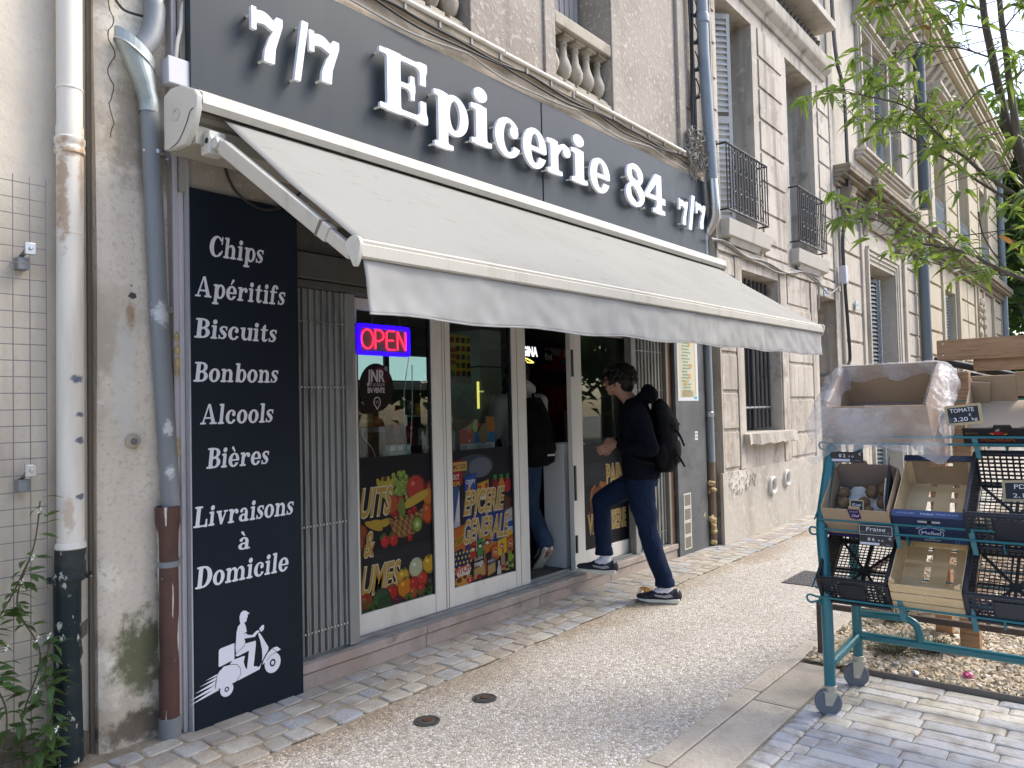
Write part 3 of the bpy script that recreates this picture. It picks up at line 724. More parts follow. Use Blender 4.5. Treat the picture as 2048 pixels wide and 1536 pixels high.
def stone(mb, x0, x1, y0, y1, z, h=.03, j=.006, cham=.008, tilt=.003, cr=.008):
    """a worn stone: irregular outline, chamfered top edge"""
    r = random.uniform
    c = [(x0+r(-j,j), y0+r(-j,j)), (x1+r(-j,j), y0+r(-j,j)), (x1+r(-j,j), y1+r(-j,j)), (x0+r(-j,j), y1+r(-j,j))]
    cx = sum(p[0] for p in c)/4; cy = sum(p[1] for p in c)/4
    P = []
    for i in range(4):
        a, b = c[i], c[(i+1) % 4]; p = c[i-1]
        k = min(.3, cr/max(.02, math.hypot(b[0]-a[0], b[1]-a[1]))); l = min(.3, cr/max(.02, math.hypot(p[0]-a[0], p[1]-a[1])))
        P.append((a[0]+(p[0]-a[0])*l, a[1]+(p[1]-a[1])*l)); P.append((a[0]+(b[0]-a[0])*k, a[1]+(b[1]-a[1])*k))
    tz = [z+r(-tilt,tilt) for _ in range(3)]
    def zz(x, y): return tz[0]+(x-cx)*tz[1]*0+(r(-.0008,.0008))
    n = len(P); sc = 1-cham*2/max(.03, min(x1-x0, y1-y0))
    dz = (r(-tilt,tilt), r(-tilt,tilt))
    top = lambda x, y, e: z+e+(x-cx)/(x1-x0)*dz[0]+(y-cy)/(y1-y0)*dz[1]
    V = [(x, y, z-h) for x, y in P]+[(x, y, top(x,y,-cham*.7)) for x, y in P]+[(cx+(x-cx)*sc, cy+(y-cy)*sc, top(x,y,0)) for x, y in P]
    F = []
    for i in range(n):
        k = (i+1) % n
        F.append((i,k,n+k,n+i)); F.append((n+i,n+k,2*n+k,2*n+i))
    F.append(tuple(2*n+i for i in range(n)))
    mb.add(V, F)

mort = MB().grid(lambda u,v: (-6+66*u, 2.935+.012*math.sin(700*u)*(1-v)+.64*v, .0085+.001*math.sin(40*u)), 600, 3)
struct('cobble_bed', mort, M_mortar)
cob = MB()
rows = [2.93, 3.055, 3.18, 3.305]
for ri, y in enumerate(rows):
    x = -2.0
    while x < 34:
        far = x > 9
        L_ = random.uniform(.11,.19)*(1.6 if far else 1)
        sl = -.012*(x-3)        # the strip narrows slightly along the street
        stone(cob, x+.004, x+L_-.006, y+.004+random.uniform(-.006,.006), y+.117, .0125+random.uniform(-.0025,.0025), .03, .008, .006, .0025, .014)
        x += L_
struct('cobbles', cob, M_cobble)
# kerb stones and flags
kerb = MB(); x = -3.2
while x < 30:
    stone(kerb, x+.003, x+.995, 1.515, 1.605, .012, .05, .001, .006, .001); x += 1.0
struct('kerb', kerb, M_slab)
flag = MB()
for a, b in ((3.685,4.36),(2.72,3.68),(1.9,2.715),(.9,1.895),(-.1,.895)):
    stone(flag, a+.003, b-.003, 1.293, 1.507, .010, .05, .001, .005, .001)
struct('paving_flags', flag, M_slab)
struct('sett_bed', MB().grid(lambda u,v: (-4+8.355*u, -5+6.6*v, .0005), 2, 2), M_mortar)
sett = MB(); x = 4.30
while x > 0.2:                        # border row of small setts
    L_ = random.uniform(.06,.11)
    stone(sett, x-L_+.004, x, 1.185, 1.285, .008, .03, .005, .01, .003); x -= L_
x = 4.345; ri = 0
while x > -.6:
    w = random.uniform(.088,.1); y = 1.172-random.uniform(0,.16)
    stone(sett, x-w+.004, x, y+.006, 1.176, .009, .03, .003, .006, .002)
    while y > -2.2:
        L_ = random.uniform(.21,.34)
        stone(sett, x-w+.004, x-.002, y-L_+.007, y, .009+random.uniform(-.0012,.0012), .03, .0025, .005, .0022, .005)
        y -= L_
    x -= w
struct('sett_paving', sett, M_sett)
# gravel bed
struct('bed_soil', MB().grid(lambda u,v: (4.365+7*u, -3.2+4.71*v, .004+.012*math.sin(9*u)*math.cos(7*v)), 20, 20), mat('bed_soil', (.17,.125,.08), .95, layers=[(20,(.26,.2,.13),.45,.7)], bump=[(60,.01)]))
gr = MB()
ico = bmesh.new(); bmesh.ops.create_icosphere(ico, subdivisions=1, radius=1)
IV = [v.co.copy() for v in ico.verts]; IF = [tuple(v.index for v in f.verts) for f in ico.faces]; ico.free()
for k in range(6500):
    near = k < 4200
    x = 4.385+(random.random()**1.1)*(1.15 if near else 3.6); y = 1.49-random.random()*(1.5 if near else 3.2)
    s = random.uniform(.010,.021); rot = Matrix.Rotation(random.uniform(0,6.3),3,'Z') @ Matrix.Rotation(random.uniform(-.6,.6),3,'X')
    sc = Vector((s*random.uniform(.9,1.5), s, s*random.uniform(.55,.85)))
    jit = [random.uniform(.8,1.2) for _ in IV]
    gr.add([rot @ Vector((v.x*sc.x*j, v.y*sc.y*j, v.z*sc.z*j))+Vector((x,y,.018+random.uniform(0,.014))) for v, j in zip(IV, jit)], IF)
o = gr.build('gravel', M_pebble, smooth=50); o['kind'] = 'stuff'
# steel edging round the bed
ed = MB(); ed.box(4.352,4.364,-3.2,1.285,-.02,.036)
o = ed.build('bed_edging', M_edging, bevel=.002); tag(o, 'low brown steel edging strip between gravel bed and pale setts', 'edging')
# two small round covers and a chequered hatch
for k, (x, y, lb) in enumerate(((2.57,2.635,'small round iron cover set in the pavement, nearer the black sign panel'), (2.94,2.60,'small round iron cover set in the pavement, farther along towards the doorway'))):
    t = thing('valve_cover', lb, 'cover', (x,y,0), 'round valve covers in the pavement')
    MB().lathe([(.062,.001),(.062,.006),(.05,.006),(.05,.003),(.046,.003),(.046,.0065),(.0,.0065)], (x,y,0), 24, caps=False).build('frame_ring', M_castiron, t, smooth=30)
    MB().lathe([(.024,.006),(.024,.010),(0,.0105)], (x+.004,y,0), 16, caps=False).build('centre_plug', mat('rusty_plug', (.07,.035,.02), .7), t, smooth=30)
t = thing('hatch_cover', 'rectangular chequered grey metal hatch in the pavement by the cart', 'cover', (6.45,2.1,0))
MB().box(6.21,6.75,1.72,2.28,-.01,.006).build('frame', M_castiron, t, bevel=.002)
h = MB()
for i in range(14):
    for j in range(14):
        cx, cy = 6.24+.036*i, 1.75+.038*j; s = .013
        h.bar((cx-s*(1 if (i+j)%2 else -1), cy-s, .007), (cx+s*(1 if (i+j)%2 else -1), cy+s, .007), .006, .005)
h.build('tread_plate', mat('worn_steel_plate', (.30,.30,.31), .45, metal=.5), t)
# ================================================================ cream house on the left
t = thing('cream_house', 'smooth cream rendered house wall at the left edge behind the wire trellis', 'house', (0.5,3.58,0))
MB().box(-3.5,1.462,3.58,4.6,-.02,9.5).build('wall', M_cream, t)
b = MB()
b.add([(1.30,3.572,.16),(1.46,3.572,.10),(1.46,3.572,0),(-.2,3.572,0),(-.2,3.572,.12),(.6,3.572,.22),(1.0,3.572,.14)], [tuple(range(7))])
q = MB().prism([[(-.2,0),(1.46,0),(1.46,.10),(1.38,.14),(1.30,.11),(1.16,.2),(1.0,.13),(.8,.2),(.5,.14),(.2,.2),(-.2,.12)]], lambda u,v,w: (u,w,v), 3.568, 3.585)
q.build('flaked_plinth', mat('dark_flaked_base', (.17,.14,.11), .95, layers=[(9,(.3,.26,.2),.5,.7)], bump=[(30,.01)]), t)
q = MB().prism([[(1.405,.55),(1.458,.585),(1.455,.52),(1.43,.50),(1.44,.44),(1.41,.40),(1.395,.47)]], lambda u,v,w: (u,w,v), 3.5765, 3.585)
q.build('flaked_patch', mat('grey_bare_patch', (.17,.15,.12), .95, bump=[(30,.01)]), t)

# ================================================================ shop building
SB = thing('shop_building', 'weathered grey-beige shop house carrying the dark sign, with stone balustrades upstairs', 'building', (4.5,3.5,0))
# cement strip left of the shopfront
w = MB(); nu, nv = 10, 60
def strip_fn(u, v):
    x = 1.478+.335*u; z = 9*v
    return (x, 3.505+.006*math.sin(7*x+3*z)+.007*math.sin(2.1*z+1)+ (.02 if u == 0 else 0), z)
w.grid(strip_fn, nu, nv); w.box(1.478,1.813,3.535,4.6,0,9)
w.build('cement_strip', M_strip, SB, smooth=40, recalc=False)
MB().box(1.4605,1.4775,3.56,4.5,0,9).build('building_joint', M_groove, SB)
# upper wall
YW = 3.42
w = MB()
wall_holes(w, 1.815, 7.55, 2.50, 9.5, YW, YW+.35, [(2.95,3.855,3.98,6.6), (4.85,5.69,3.98,6.6)])
w.build('upper_wall', M_shopwall, SB)
p = MB()
p.box(2.80,2.95,YW-.02,YW,3.93,9.4); p.box(3.855,4.0,YW-.02,YW,3.93,9.4); p.box(4.71,4.85,YW-.02,YW,3.93,9.4); p.box(5.69,5.83,YW-.02,YW,3.93,9.4)
p.build('window_surround', M_shopwall, SB, bevel=.006)
p = MB(); p.box(6.92,7.06,YW-.035,YW,3.93,9.4); p.box(7.1,7.3,YW-.012,YW,4.45,4.86)
p.build('corner_pilaster', M_shopwall, SB, bevel=.006)
# projecting ledge over the sign
l = MB()
prof = [(YW,3.742),(YW-.03,3.744),(YW-.034,3.775),(YW-.03,3.80),(YW-.03,3.86),(YW-.065,3.885),(YW-.065,3.93),(YW,3.945)]
n = 48
for i in range(n):
    xa, xb = 1.82+5.6*i/n, 1.82+5.6*(i+1)/n
    for j in range(len(prof)-1):
        a, b_ = prof[j], prof[j+1]
        w1 = .0012*math.sin(i*1.9)+.001*math.sin(i*.7); w2 = .0012*math.sin((i+1)*1.9)+.001*math.sin((i+1)*.7)
        l.add([(xa,a[0]+w1,a[1]+w1),(xb,a[0]+w2,a[1]+w2),(xb,b_[0]+w2,b_[1]+w2),(xa,b_[0]+w1,b_[1]+w1)], [(0,1,2,3)])
l.build('ledge', M_stone_ledge, SB, recalc=False)
# balustrades
def baluster():
    pr = [(.058,0),(.058,.05),(.03,.058),(.026,.075),(.05,.10),(.066,.15),(.066,.18),(.05,.225),(.034,.27),(.028,.345),(.036,.352),(.036,.362),(.028,.37),(.032,.385),(.05,.395),(.058,.402),(.058,.43)]
    return pr
for k, (xa, xb) in enumerate(((2.95,3.855),(4.85,5.69))):
    MB().box(xa+.002,xb-.002,YW-.012,YW+.24,4.46,4.565).build('balustrade_handrail', M_baluster, SB, bevel=.012)
    MB().box(xa+.002,xb-.002,YW-.005,YW+.24,3.982,4.03).build('balustrade_plinth', M_baluster, SB, bevel=.006)
    nb = 5
    for i in range(nb):
        x = xa+(xb-xa)*(i+.5)/nb
        q = MB(); q.lathe([(r_, h) for r_, h in baluster()], (x,YW+.09,4.03), 14)
        q.box(x-.066,x+.066,YW+.024,YW+.156,4.0305,4.07); q.box(x-.064,x+.064,YW+.026,YW+.154,4.435,4.459)
        q.build('baluster', M_baluster, SB, smooth=35)
    fr = MB(); fr.box(xa,xb,YW+.38,YW+.42,3.9,6.6)
    win = fr.build('window', M_dark_room, SB)
    f = MB()
    for x0 in (xa+.02, xa+.30): f.box(x0,x0+.05,YW+.33,YW+.375,4.0,6.6)
    f.build('sash', M_shutter_grey, win)
    MB().box(xa+.07,xa+.30,YW+.36,YW+.365,4.0,6.6).build('pane', M_glass_dark, win)
    s = MB(); x0 = xb-.42
    s.box(x0,xb-.04,YW+.30,YW+.325,4.0,6.6)
    for i in range(5): s.box(x0+.02+i*.075,x0+.07+i*.075,YW+.29,YW+.305,4.0,6.6)
    s.build('shutter', mat('grey_pink_shutter', (.33,.315,.32), .7), win, bevel=.003)
# shopfront surround: lilac painted jamb, soffit board, dark lintel, right jamb
j = MB(); j.box(1.815,1.838,3.44,3.8,0,3.9)
j.box(1.792,1.828,3.452,3.8,.02,3.9)
j.build('painted_jamb', M_lilac, SB, bevel=.004)
MB().box(1.8385,1.846,3.405,3.44,0,2.93).build('jamb_trim', mat('aluminium_trim', (.45,.45,.47), .4, metal=.4), SB)
MB().box(1.846,6.7,3.43,3.5,2.5235,2.93).build('soffit_board', mat('tan_board', (.30,.26,.19), .7), SB)
d = MB(); d.box(2.445,6.70,3.47,3.75,2.33,2.5225); d.box(2.445,6.70,3.44,3.60,2.18,2.32); d.box(2.445,6.7,3.46,3.7,2.135,2.175)
d.build('shutter_box', M_gate_dark, SB, bevel=.004)
MB().box(6.905,7.34,3.46,3.9,0,2.5).build('right_pier', M_lilac, SB)
# stone step with joints
st = MB(); xs = [2.445,3.36,4.52,5.5,6.698]
for a, b_ in zip(xs[:-1], xs[1:]):
    st.box(a+.0015,b_-.0015,3.425,3.62,.088,.138); st.box(a+.0015,b_-.0015,3.436,3.62,-.02,.0875)
st.build('door_step', M_step, SB, bevel=.006)
tr = MB(); tr.box(2.445,6.70,3.50,3.515,.138,.158); tr.box(2.445,6.70,3.515,3.66,.138,.146); tr.box(2.445,6.70,3.545,3.551,.146,.156); tr.box(2.445,6.70,3.60,3.606,.146,.156); tr.box(2.445,6.7,3.455,3.49,.138,.145)
tr.build('door_track', M_track, SB)
# interior room
rm = MB()
rm.add([(2.3,3.70,.14),(7.9,3.70,.14),(7.9,7.6,.14),(2.3,7.6,.14)], [(0,1,2,3)])
rm.build('shop_floor_tiles', M_floor_in, SB, recalc=False)
rm = MB()
rm.add([(2.3,7.6,.1),(7.9,7.6,.1),(7.9,7.6,2.75),(2.3,7.6,2.75)], [(0,1,2,3)])
rm.add([(2.3,3.66,.1),(2.3,7.6,.1),(2.3,7.6,2.75),(2.3,3.66,2.75)], [(0,1,2,3)])
rm.add([(7.9,3.66,.1),(7.9,7.6,.1),(7.9,7.6,2.75),(7.9,3.66,2.75)], [(0,1,2,3)])
rm.add([(2.3,3.66,2.75),(7.9,3.66,2.75),(7.9,7.6,2.75),(2.3,7.6,2.75)], [(0,1,2,3)])
rm.add([(2.3,3.76,0),(2.445,3.76,0),(2.445,3.76,2.75),(2.3,3.76,2.75)], [(0,1,2,3)])
rm.build('shop_room', M_room, SB, recalc=False)

# ================================================================ fascia sign
YS = 3.37
SG = thing('fascia_sign', 'long charcoal shop sign above the awning with raised white serif letters', 'sign', (4.6,YS,2.95))
MB().prism([[(1.84,2.90),(4.588,2.93),(4.588,3.738),(1.84,3.738)]], lambda u,v,w: (u,w,v), YS, YS+.048).build('sign_panel', M_sign, SG, bevel=.002)
MB().prism([[(4.596,2.93),(7.435,2.95),(7.435,3.735),(4.596,3.735)]], lambda u,v,w: (u,w,v), YS-.004, YS+.048).build('sign_panel', M_sign, SG, bevel=.002)
k = 3.315/3.34
def boxes(ch, x0, x1, z0, z1, tilt=0.0):
    g, a, b_, c, d_ = glyph(ch)
    X0, X1 = x0*k, x1*k; Z0 = 1.45+(z0-1.45)*k; Z1 = 1.45+(z1-1.45)*k
    mp = lambda u, v, w_: (X0+(u-a)/(b_-a)*(X1-X0), w_, Z0+(v-c)/(d_-c)*(Z1-Z0))
    m = MB(); 
    for grp in g: m.prism(grp, mp, 3.302, 3.324)
    o = m.build('letter', M_letter, SG)
    # spacers that hold the letter off the panel
    cand = [(X0+.015, Z0+.018), (X0+.02, Z1-.03)]+([(X1-.03, Z0+.02)] if ch in 'E4' else [])
    if ch == '4': cand[1] = (X0+.02, Z0+.13)
    if ch == 'i': cand[1] = (X0+.03, Z0+.235)
    if ch in 'ceo8': cand = [(X0+.02, (Z0+Z1)/2+.05), (X0+.02, (Z0+Z1)/2-.06)]
    if ch == '7': cand = [(X0+.015, Z1-.03), (X0+(X1-X0)*.45, Z0+.012)]
    if ch == '/': cand = [(X0+.02, Z0+.015), (X1-.03, Z1-.02)]
    for x, z in cand: MB().tube([(x,3.324,z),(x,YS,z)], .0065, 8).build('spacer', M_peg, o)
for a in (('7',2.137,2.316,3.222,3.478),('/',2.385,2.475,3.185,3.515),('7',2.482,2.677,3.232,3.486),
          ('E',2.97,3.355,3.205,3.583),('p',3.412,3.728,3.10,3.468),('i',3.758,3.962,3.208,3.60),('c',4.0,4.27,3.198,3.478),('e',4.308,4.59,3.192,3.488),
          ('r',4.60,4.905,3.205,3.468),('i',4.915,5.14,3.205,3.592),('e',5.178,5.475,3.192,3.478),('8',5.738,6.055,3.19,3.565),('4',6.075,6.445,3.20,3.56),
          ('7',6.721,6.911,3.19,3.432),('/',6.925,7.07,3.165,3.515),('7',7.09,7.308,3.215,3.468)): boxes(*a)

# ================================================================ left advertising panel
PN = thing('advertising_panel', 'tall navy-black panel lettered in white with a scooter rider at its foot', 'sign', (2.14,3.40,0))
MB().box(1.848,2.438,3.40,3.428,0.004,2.522).build('panel_board', M_panel, PN, bevel=.002)
C = (222,222,230)
for tx, x0, x1, y, cap in (('Chips',1.937,2.238,2.212,.100),('Apéritifs',1.866,2.362,2.012,.098),('Biscuits',1.860,2.308,1.818,.092),('Bonbons',1.853,2.313,1.612,.092),('Alcools',1.885,2.282,1.412,.095),('Bières',1.913,2.254,1.204,.095),('Livraisons',1.846,2.395,.936,.095),('à',2.072,2.145,.800,.085),('Domicile',1.852,2.362,.655,.098)):
    pr = Print((0,3.3985,0), (1,0,0), (0,0,1)); pr.serif(tx, x0, x1, y, cap, C); pr.build('lettering', PN, M_vinyl)
SCOOT = {
'head':[(2.076,0.461),(2.075,0.481),(2.082,0.498),(2.095,0.506),(2.11,0.503),(2.119,0.494),(2.131,0.486),(2.119,0.483),(2.119,0.469),(2.114,0.467),(2.114,0.459),(2.109,0.448),(2.1,0.45),(2.101,0.443),(2.08,0.446)],
'torso':[(2.08,0.448),(2.101,0.445),(2.108,0.429),(2.113,0.401),(2.1,0.397),(2.1,0.369),(2.104,0.355),(2.101,0.331),(2.122,0.319),(2.055,0.312),(2.052,0.34),(2.056,0.38),(2.059,0.413),(2.066,0.436)],
'arm':[(2.096,0.398),(2.113,0.394),(2.114,0.388),(2.144,0.379),(2.164,0.392),(2.177,0.394),(2.183,0.382),(2.171,0.381),(2.156,0.366),(2.101,0.371)],
'leg':[(2.055,0.312),(2.098,0.337),(2.101,0.348),(2.161,0.348),(2.162,0.328),(2.148,0.225),(2.167,0.221),(2.165,0.211),(2.118,0.203),(2.11,0.21),(2.124,0.308),(2.067,0.296)],
'mirror':[(2.18,0.4),(2.2,0.414),(2.209,0.41),(2.206,0.389),(2.191,0.381)],
'column':[(2.174,0.378),(2.186,0.376),(2.211,0.334),(2.233,0.296),(2.23,0.283),(2.214,0.264),(2.194,0.237),(2.197,0.262),(2.195,0.297),(2.186,0.341)],
'front':[(2.194,0.219),(2.201,0.24),(2.226,0.272),(2.251,0.287),(2.279,0.289),(2.302,0.269),(2.279,0.263),(2.246,0.256),(2.221,0.234)],
'deck':[(2.035,0.284),(2.092,0.289),(2.102,0.287),(2.095,0.261),(2.103,0.232),(2.115,0.217),(2.181,0.216),(2.194,0.235),(2.181,0.202),(2.071,0.182),(1.938,0.167)],
'seat':[(2.053,0.307),(2.119,0.318),(2.118,0.309),(2.065,0.296),(2.053,0.299)],
'box':[(1.966,0.347),(1.974,0.355),(2.047,0.363),(2.046,0.286),(1.976,0.272),(1.964,0.272)],
'body':[(1.972,0.255),(1.989,0.269),(2.027,0.268),(2.06,0.258),(2.075,0.236),(2.075,0.205),(2.055,0.181),(2.011,0.173),(1.971,0.171),(1.947,0.178),(1.958,0.238)],
'st1':[(1.958,0.241),(1.896,0.226),(1.955,0.232)],
'st2':[(1.955,0.229),(1.868,0.206),(1.95,0.215)],
'st3':[(1.95,0.213),(1.847,0.182),(1.946,0.194)],
'st4':[(1.947,0.194),(1.819,0.156),(1.943,0.175)],
'st5':[(1.944,0.177),(1.813,0.134),(1.967,0.165)]}
pr = Print((0,3.3984,0), (1,0,0), (0,0,1))
DK = (40,46,56)
for key in ('st1','st2','st3','st4','st5','deck','body','box','column','seat','leg','torso','arm','head','mirror'):
    pr.poly(SCOOT[key], C)
pr.ell(2.004,.157,.034,.034,C); pr.ell(2.004,.157,.012,.012,DK); pr.ell(2.004,.157,.006,.006,C)
pr.ell(2.254,.215,.046,.050,C); pr.ell(2.254,.215,.017,.019,DK); pr.ell(2.254,.215,.009,.010,C)
pr.poly(SCOOT['body'], C); pr.poly(SCOOT['front'], C)
pr.line(SCOOT['body'][:7], .0025, DK); pr.line(SCOOT['front'][:4]+SCOOT['front'][6:9], .0025, DK)
pr.line(SCOOT['leg'][:4], .002, DK); pr.line(SCOOT['arm'][:4], .002, DK)
pr.build('scooter_pictogram', PN, M_print)
# ================================================================ folding steel gates
def gate(name_label, x0, x1, n, y, z0, z1, stile):
    t = thing('folding_gate', name_label, 'gate', ((x0+x1)/2, y, .15), 'folded steel gates at the sides of the shopfront')
    m = MB(); w = (x1-x0)/n
    for i in range(n):
        a = x0+i*w; dy = .018*(1 if i % 2 else -1)
        m.add([(a,y+.02,z0),(a+w*.22,y-.012+dy*.3,z0),(a+w*.70,y-.014+dy*.3,z0),(a+w*.92,y+.02,z0),(a,y+.02,z1),(a+w*.22,y-.012+dy*.3,z1),(a+w*.70,y-.014+dy*.3,z1),(a+w*.92,y+.02,z1)],
              [(0,1,5,4),(1,2,6,5),(2,3,7,6)])
    m.build('slats', M_gate, t, smooth=25, recalc=False)
    b = MB(); b.box(stile-.035,stile+.035,y-.03,y+.03,z0-.01,z1); b.box(x0-.02,x0-.005,y-.02,y+.03,z0,z1)
    b.build('closing_stile', M_gate, t, bevel=.004)
    r = MB()
    for zz in (z0+.12, (z0+z1)/2-.3, (z0+z1)/2+.45, z1-.18):
        for i in range(n): r.lathe([(.006,0),(.006,.004)], (x0+(i+.45)*w, y-.024, zz), 6, 'y')
    r.build('rivets', M_steel, t)
    return t
gate('folded grey steel concertina gate beside the navy-black advertising panel', 2.475, 2.80, 15, 3.495, .158, 2.13, 2.835)
gate('folded grey steel concertina gate on the doorway side, behind the standing person', 6.06, 6.58, 17, 3.50, .158, 2.13, 6.02)
t = thing('door_post', 'narrow red-brown painted post between the right-hand gate and dark side panel', 'post', (6.66,3.47,.14))
MB().box(6.635,6.698,3.452,3.53,.139,2.13).build('post_shaft', mat('red_brown_paint', (.12,.062,.038), .6, layers=[(8,(.2,.12,.08),.5,.8)]), t, bevel=.004)
MB().box(6.59,6.632,3.45,3.53,.139,2.13).build('post_liner', mat('grey_brown_liner', (.20,.18,.155), .6), t, bevel=.004)

# ================================================================ glazed leaves
YG = 3.575
def leaf(label, x0, x1, ls, rs, br=.125, top=2.13):
    t = thing('glazed_leaf', label, 'glass door', ((x0+x1)/2, YG, .15), 'white framed glazed leaves of the shopfront')
    f = MB()
    f.box(x0,x0+ls,YG-.022,YG+.022,.147,top); f.box(x1-rs,x1,YG-.022,YG+.022,.147,top)
    f.box(x0+ls,x1-rs,YG-.019,YG+.019,.147,.147+br); f.box(x0+ls,x1-rs,YG-.019,YG+.019,top-.07,top)
    f.build('frame', M_frame, t, bevel=.003)
    g = MB(); e = .012
    for a, b, c, d in ((x0+ls,x0+ls+e,.147+br,top-.07),(x1-rs-e,x1-rs,.147+br,top-.07)): g.box(a,b,YG-.014,YG+.014,c,d)
    g.build('rubber_seal', M_black, t)
    q = MB().box(x0+ls+.002,x1-rs-.002,YG-.003,YG+.003,.147+br-.004,top-.068); q.build('pane', M_glass, t)
    return t
L1 = leaf('glazed leaf whose film shows fruit basket and vegetables, under the lit red and blue sign', 2.90, 3.665, .055, .095)
L2 = leaf('glazed leaf whose film shows groceries and gold lettering, just left of the open doorway', 3.672, 4.565, .075, .165)
L3 = leaf('glazed leaf with bread basket film, right of the open doorway behind the standing person', 5.155, 6.08, .155, .05)
# seam down the meeting stiles and hardware
MB().box(4.455,4.459,YG-.0235,YG-.021,.15,2.1).build('stile_seam', M_groove, L2)
MB().box(3.69,3.694,YG-.0235,YG-.021,.15,2.1).build('stile_seam', M_groove, L2)
h = MB(); h.box(5.165,5.185,YG-.034,YG-.0225,.70,.98); h.box(5.165,5.185,YG-.034,YG-.0225,1.7,1.92); h.box(5.165,5.185,YG-.034,YG-.0225,.28,.42)
h.build('hinge', M_black, L3)
# films
GOLD = (205,168,84); GL2 = (228,205,150); INK = (30,31,38)
def gold(p, tx, x, y, h, w, sh=.2):
    p.text(tx, x, y, h, (240,226,190), w=w, bold=.055, shear=sh); p.text(tx, x, y, h, GOLD, w=w, bold=.018, shear=sh)
rnd = random.Random(3)
p = Print((2.955,YG-.0042,0), (1,0,0), (0,0,1), .43)
W1 = .613
p.rect(0,W1,.274,1.180,INK)
p.rect(0,W1,.45,.62,(40,41,48)); p.rect(.1,W1,.5,.6,(46,47,55))
def fruit(x, y, rx, ry, c, hi=True):
    p.ell(x,y,rx,ry,tuple(int(v*.72) for v in c)); p.ell(x-rx*.08,y+ry*.08,rx*.86,ry*.86,c)
    if hi: p.ell(x-rx*.3,y+ry*.35,rx*.22,ry*.18,tuple(min(255,int(v*1.15+40)) for v in c), 10)
for x, y in ((.02,.74),(.0,.68)): fruit(x, y, .05, .05, (178,84,40))
for x, y, r_ in ((.16,.80,-.2),(.12,.79,-.4),(.20,.80,.1)): p.ell(x,y-.02,.075,.022,(205,170,60),14,r_)
for i in range(4): p.ell(.185+.026*i,.985,.022,.075,(196+6*i,176+4*i,66),14,.5-.28*i)
p.rect(.2,.23,1.03,1.06,(96,70,45))
for i in range(46): 
    a = rnd.random(); x = .335+rnd.uniform(-.085,.085)*(1-.4*a); y = .90+.17*a
    fruit(x, y, .018, .021, (150+rnd.randint(-14,18),178+rnd.randint(-12,14),82), True)
fruit(.47,.965,.085,.085,(196,72,58)); fruit(.60,.95,.045,.055,(150,60,52)); fruit(.27,.88,.062,.065,(186,92,58)); fruit(.575,.80,.058,.075,(214,92,40)); fruit(.585,.90,.055,.06,(222,134,52)); fruit(.34,.895,.03,.032,(192,58,40))
for i in range(3): p.ell(.44+.03*i,.885+.01*i,.085,.030,(214,182,72),16,.35)
p.ell(.345,.845,.032,.07,(122,140,62)); 
for x, y in ((.30,.82),(.29,.815),(.43,.815),(.415,.815),(.455,.83)): fruit(x, y, .024, .024, (176,40,38))
bk = [(.235,.80),(.30,.785),(.42,.79),(.53,.83),(.555,.86),(.515,.72),(.44,.675),(.34,.67),(.28,.685)]
p.poly(bk,(150,108,62))
for i in range(8):
    for j_ in range(12):
        x = .255+.022*j_+(.011 if i % 2 else 0)+.004*i; y = .69+.0155*i+max(0,(j_-7))*.008
        if x < .52-.004*(7-i): p.ell(x,y,.0105,.0058,(194,152,96) if (i+j_) % 2 else (118,80,44),8)
fruit(.475,.735,.046,.052,(118,96,50),False); p.ell(.475,.735,.038,.044,(140,172,66)); p.ell(.475,.735,.02,.024,(186,206,120)); p.ell(.475,.735,.008,.01,(235,240,210))
for x in (.205,.275): fruit(x,.665,.036,.04,(206,50,48)); p.ell(x-.02,.70,.03,.013,(84,110,48),8,.6)
fruit(.41,.66,.022,.024,(178,44,46))
gold(p,'UITS',.004,.835,.165,.245); gold(p,'&',.03,.60,.145,.085); gold(p,'UMES',.004,.375,.165,.30)
fruit(.46,.465,.064,.066,(206,208,168)); 
for x, y, rx, ry, c in ((.35,.43,.05,.05,(216,176,62)),(.575,.47,.06,.062,(222,172,48)),(.36,.36,.062,.068,(222,136,34)),(.25,.345,.055,.06,(190,44,34)),(.44,.37,.042,.045,(190,52,40)),(.515,.385,.044,.045,(206,62,44)),(.43,.315,.036,.038,(206,84,48)),(.50,.325,.036,.04,(190,50,40)),(.05,.335,.055,.05,(170,52,38)),(.59,.345,.045,.05,(60,52,44))): fruit(x,y,rx,ry,c)
for x, y in ((.36,.415),(.25,.395),(.57,.52),(.355,.475)): p.ell(x,y,.016,.009,(88,116,50),8,.4)
fruit(.17,.335,.07,.06,(62,88,58),False); fruit(.20,.295,.06,.05,(52,78,50),False); fruit(.30,.296,.045,.022,(92,34,60))
for i in range(120):
    x = rnd.choice((rnd.uniform(0,.14),rnd.uniform(.36,.6))); y = .279+rnd.random()*.045*(1.6 if x < .14 else 1)
    p.ell(x,y,rnd.uniform(.006,.012),.006,(rnd.randint(50,82),rnd.randint(92,128),rnd.randint(42,60)),6,rnd.uniform(0,3))
p.build('window_film', L1)
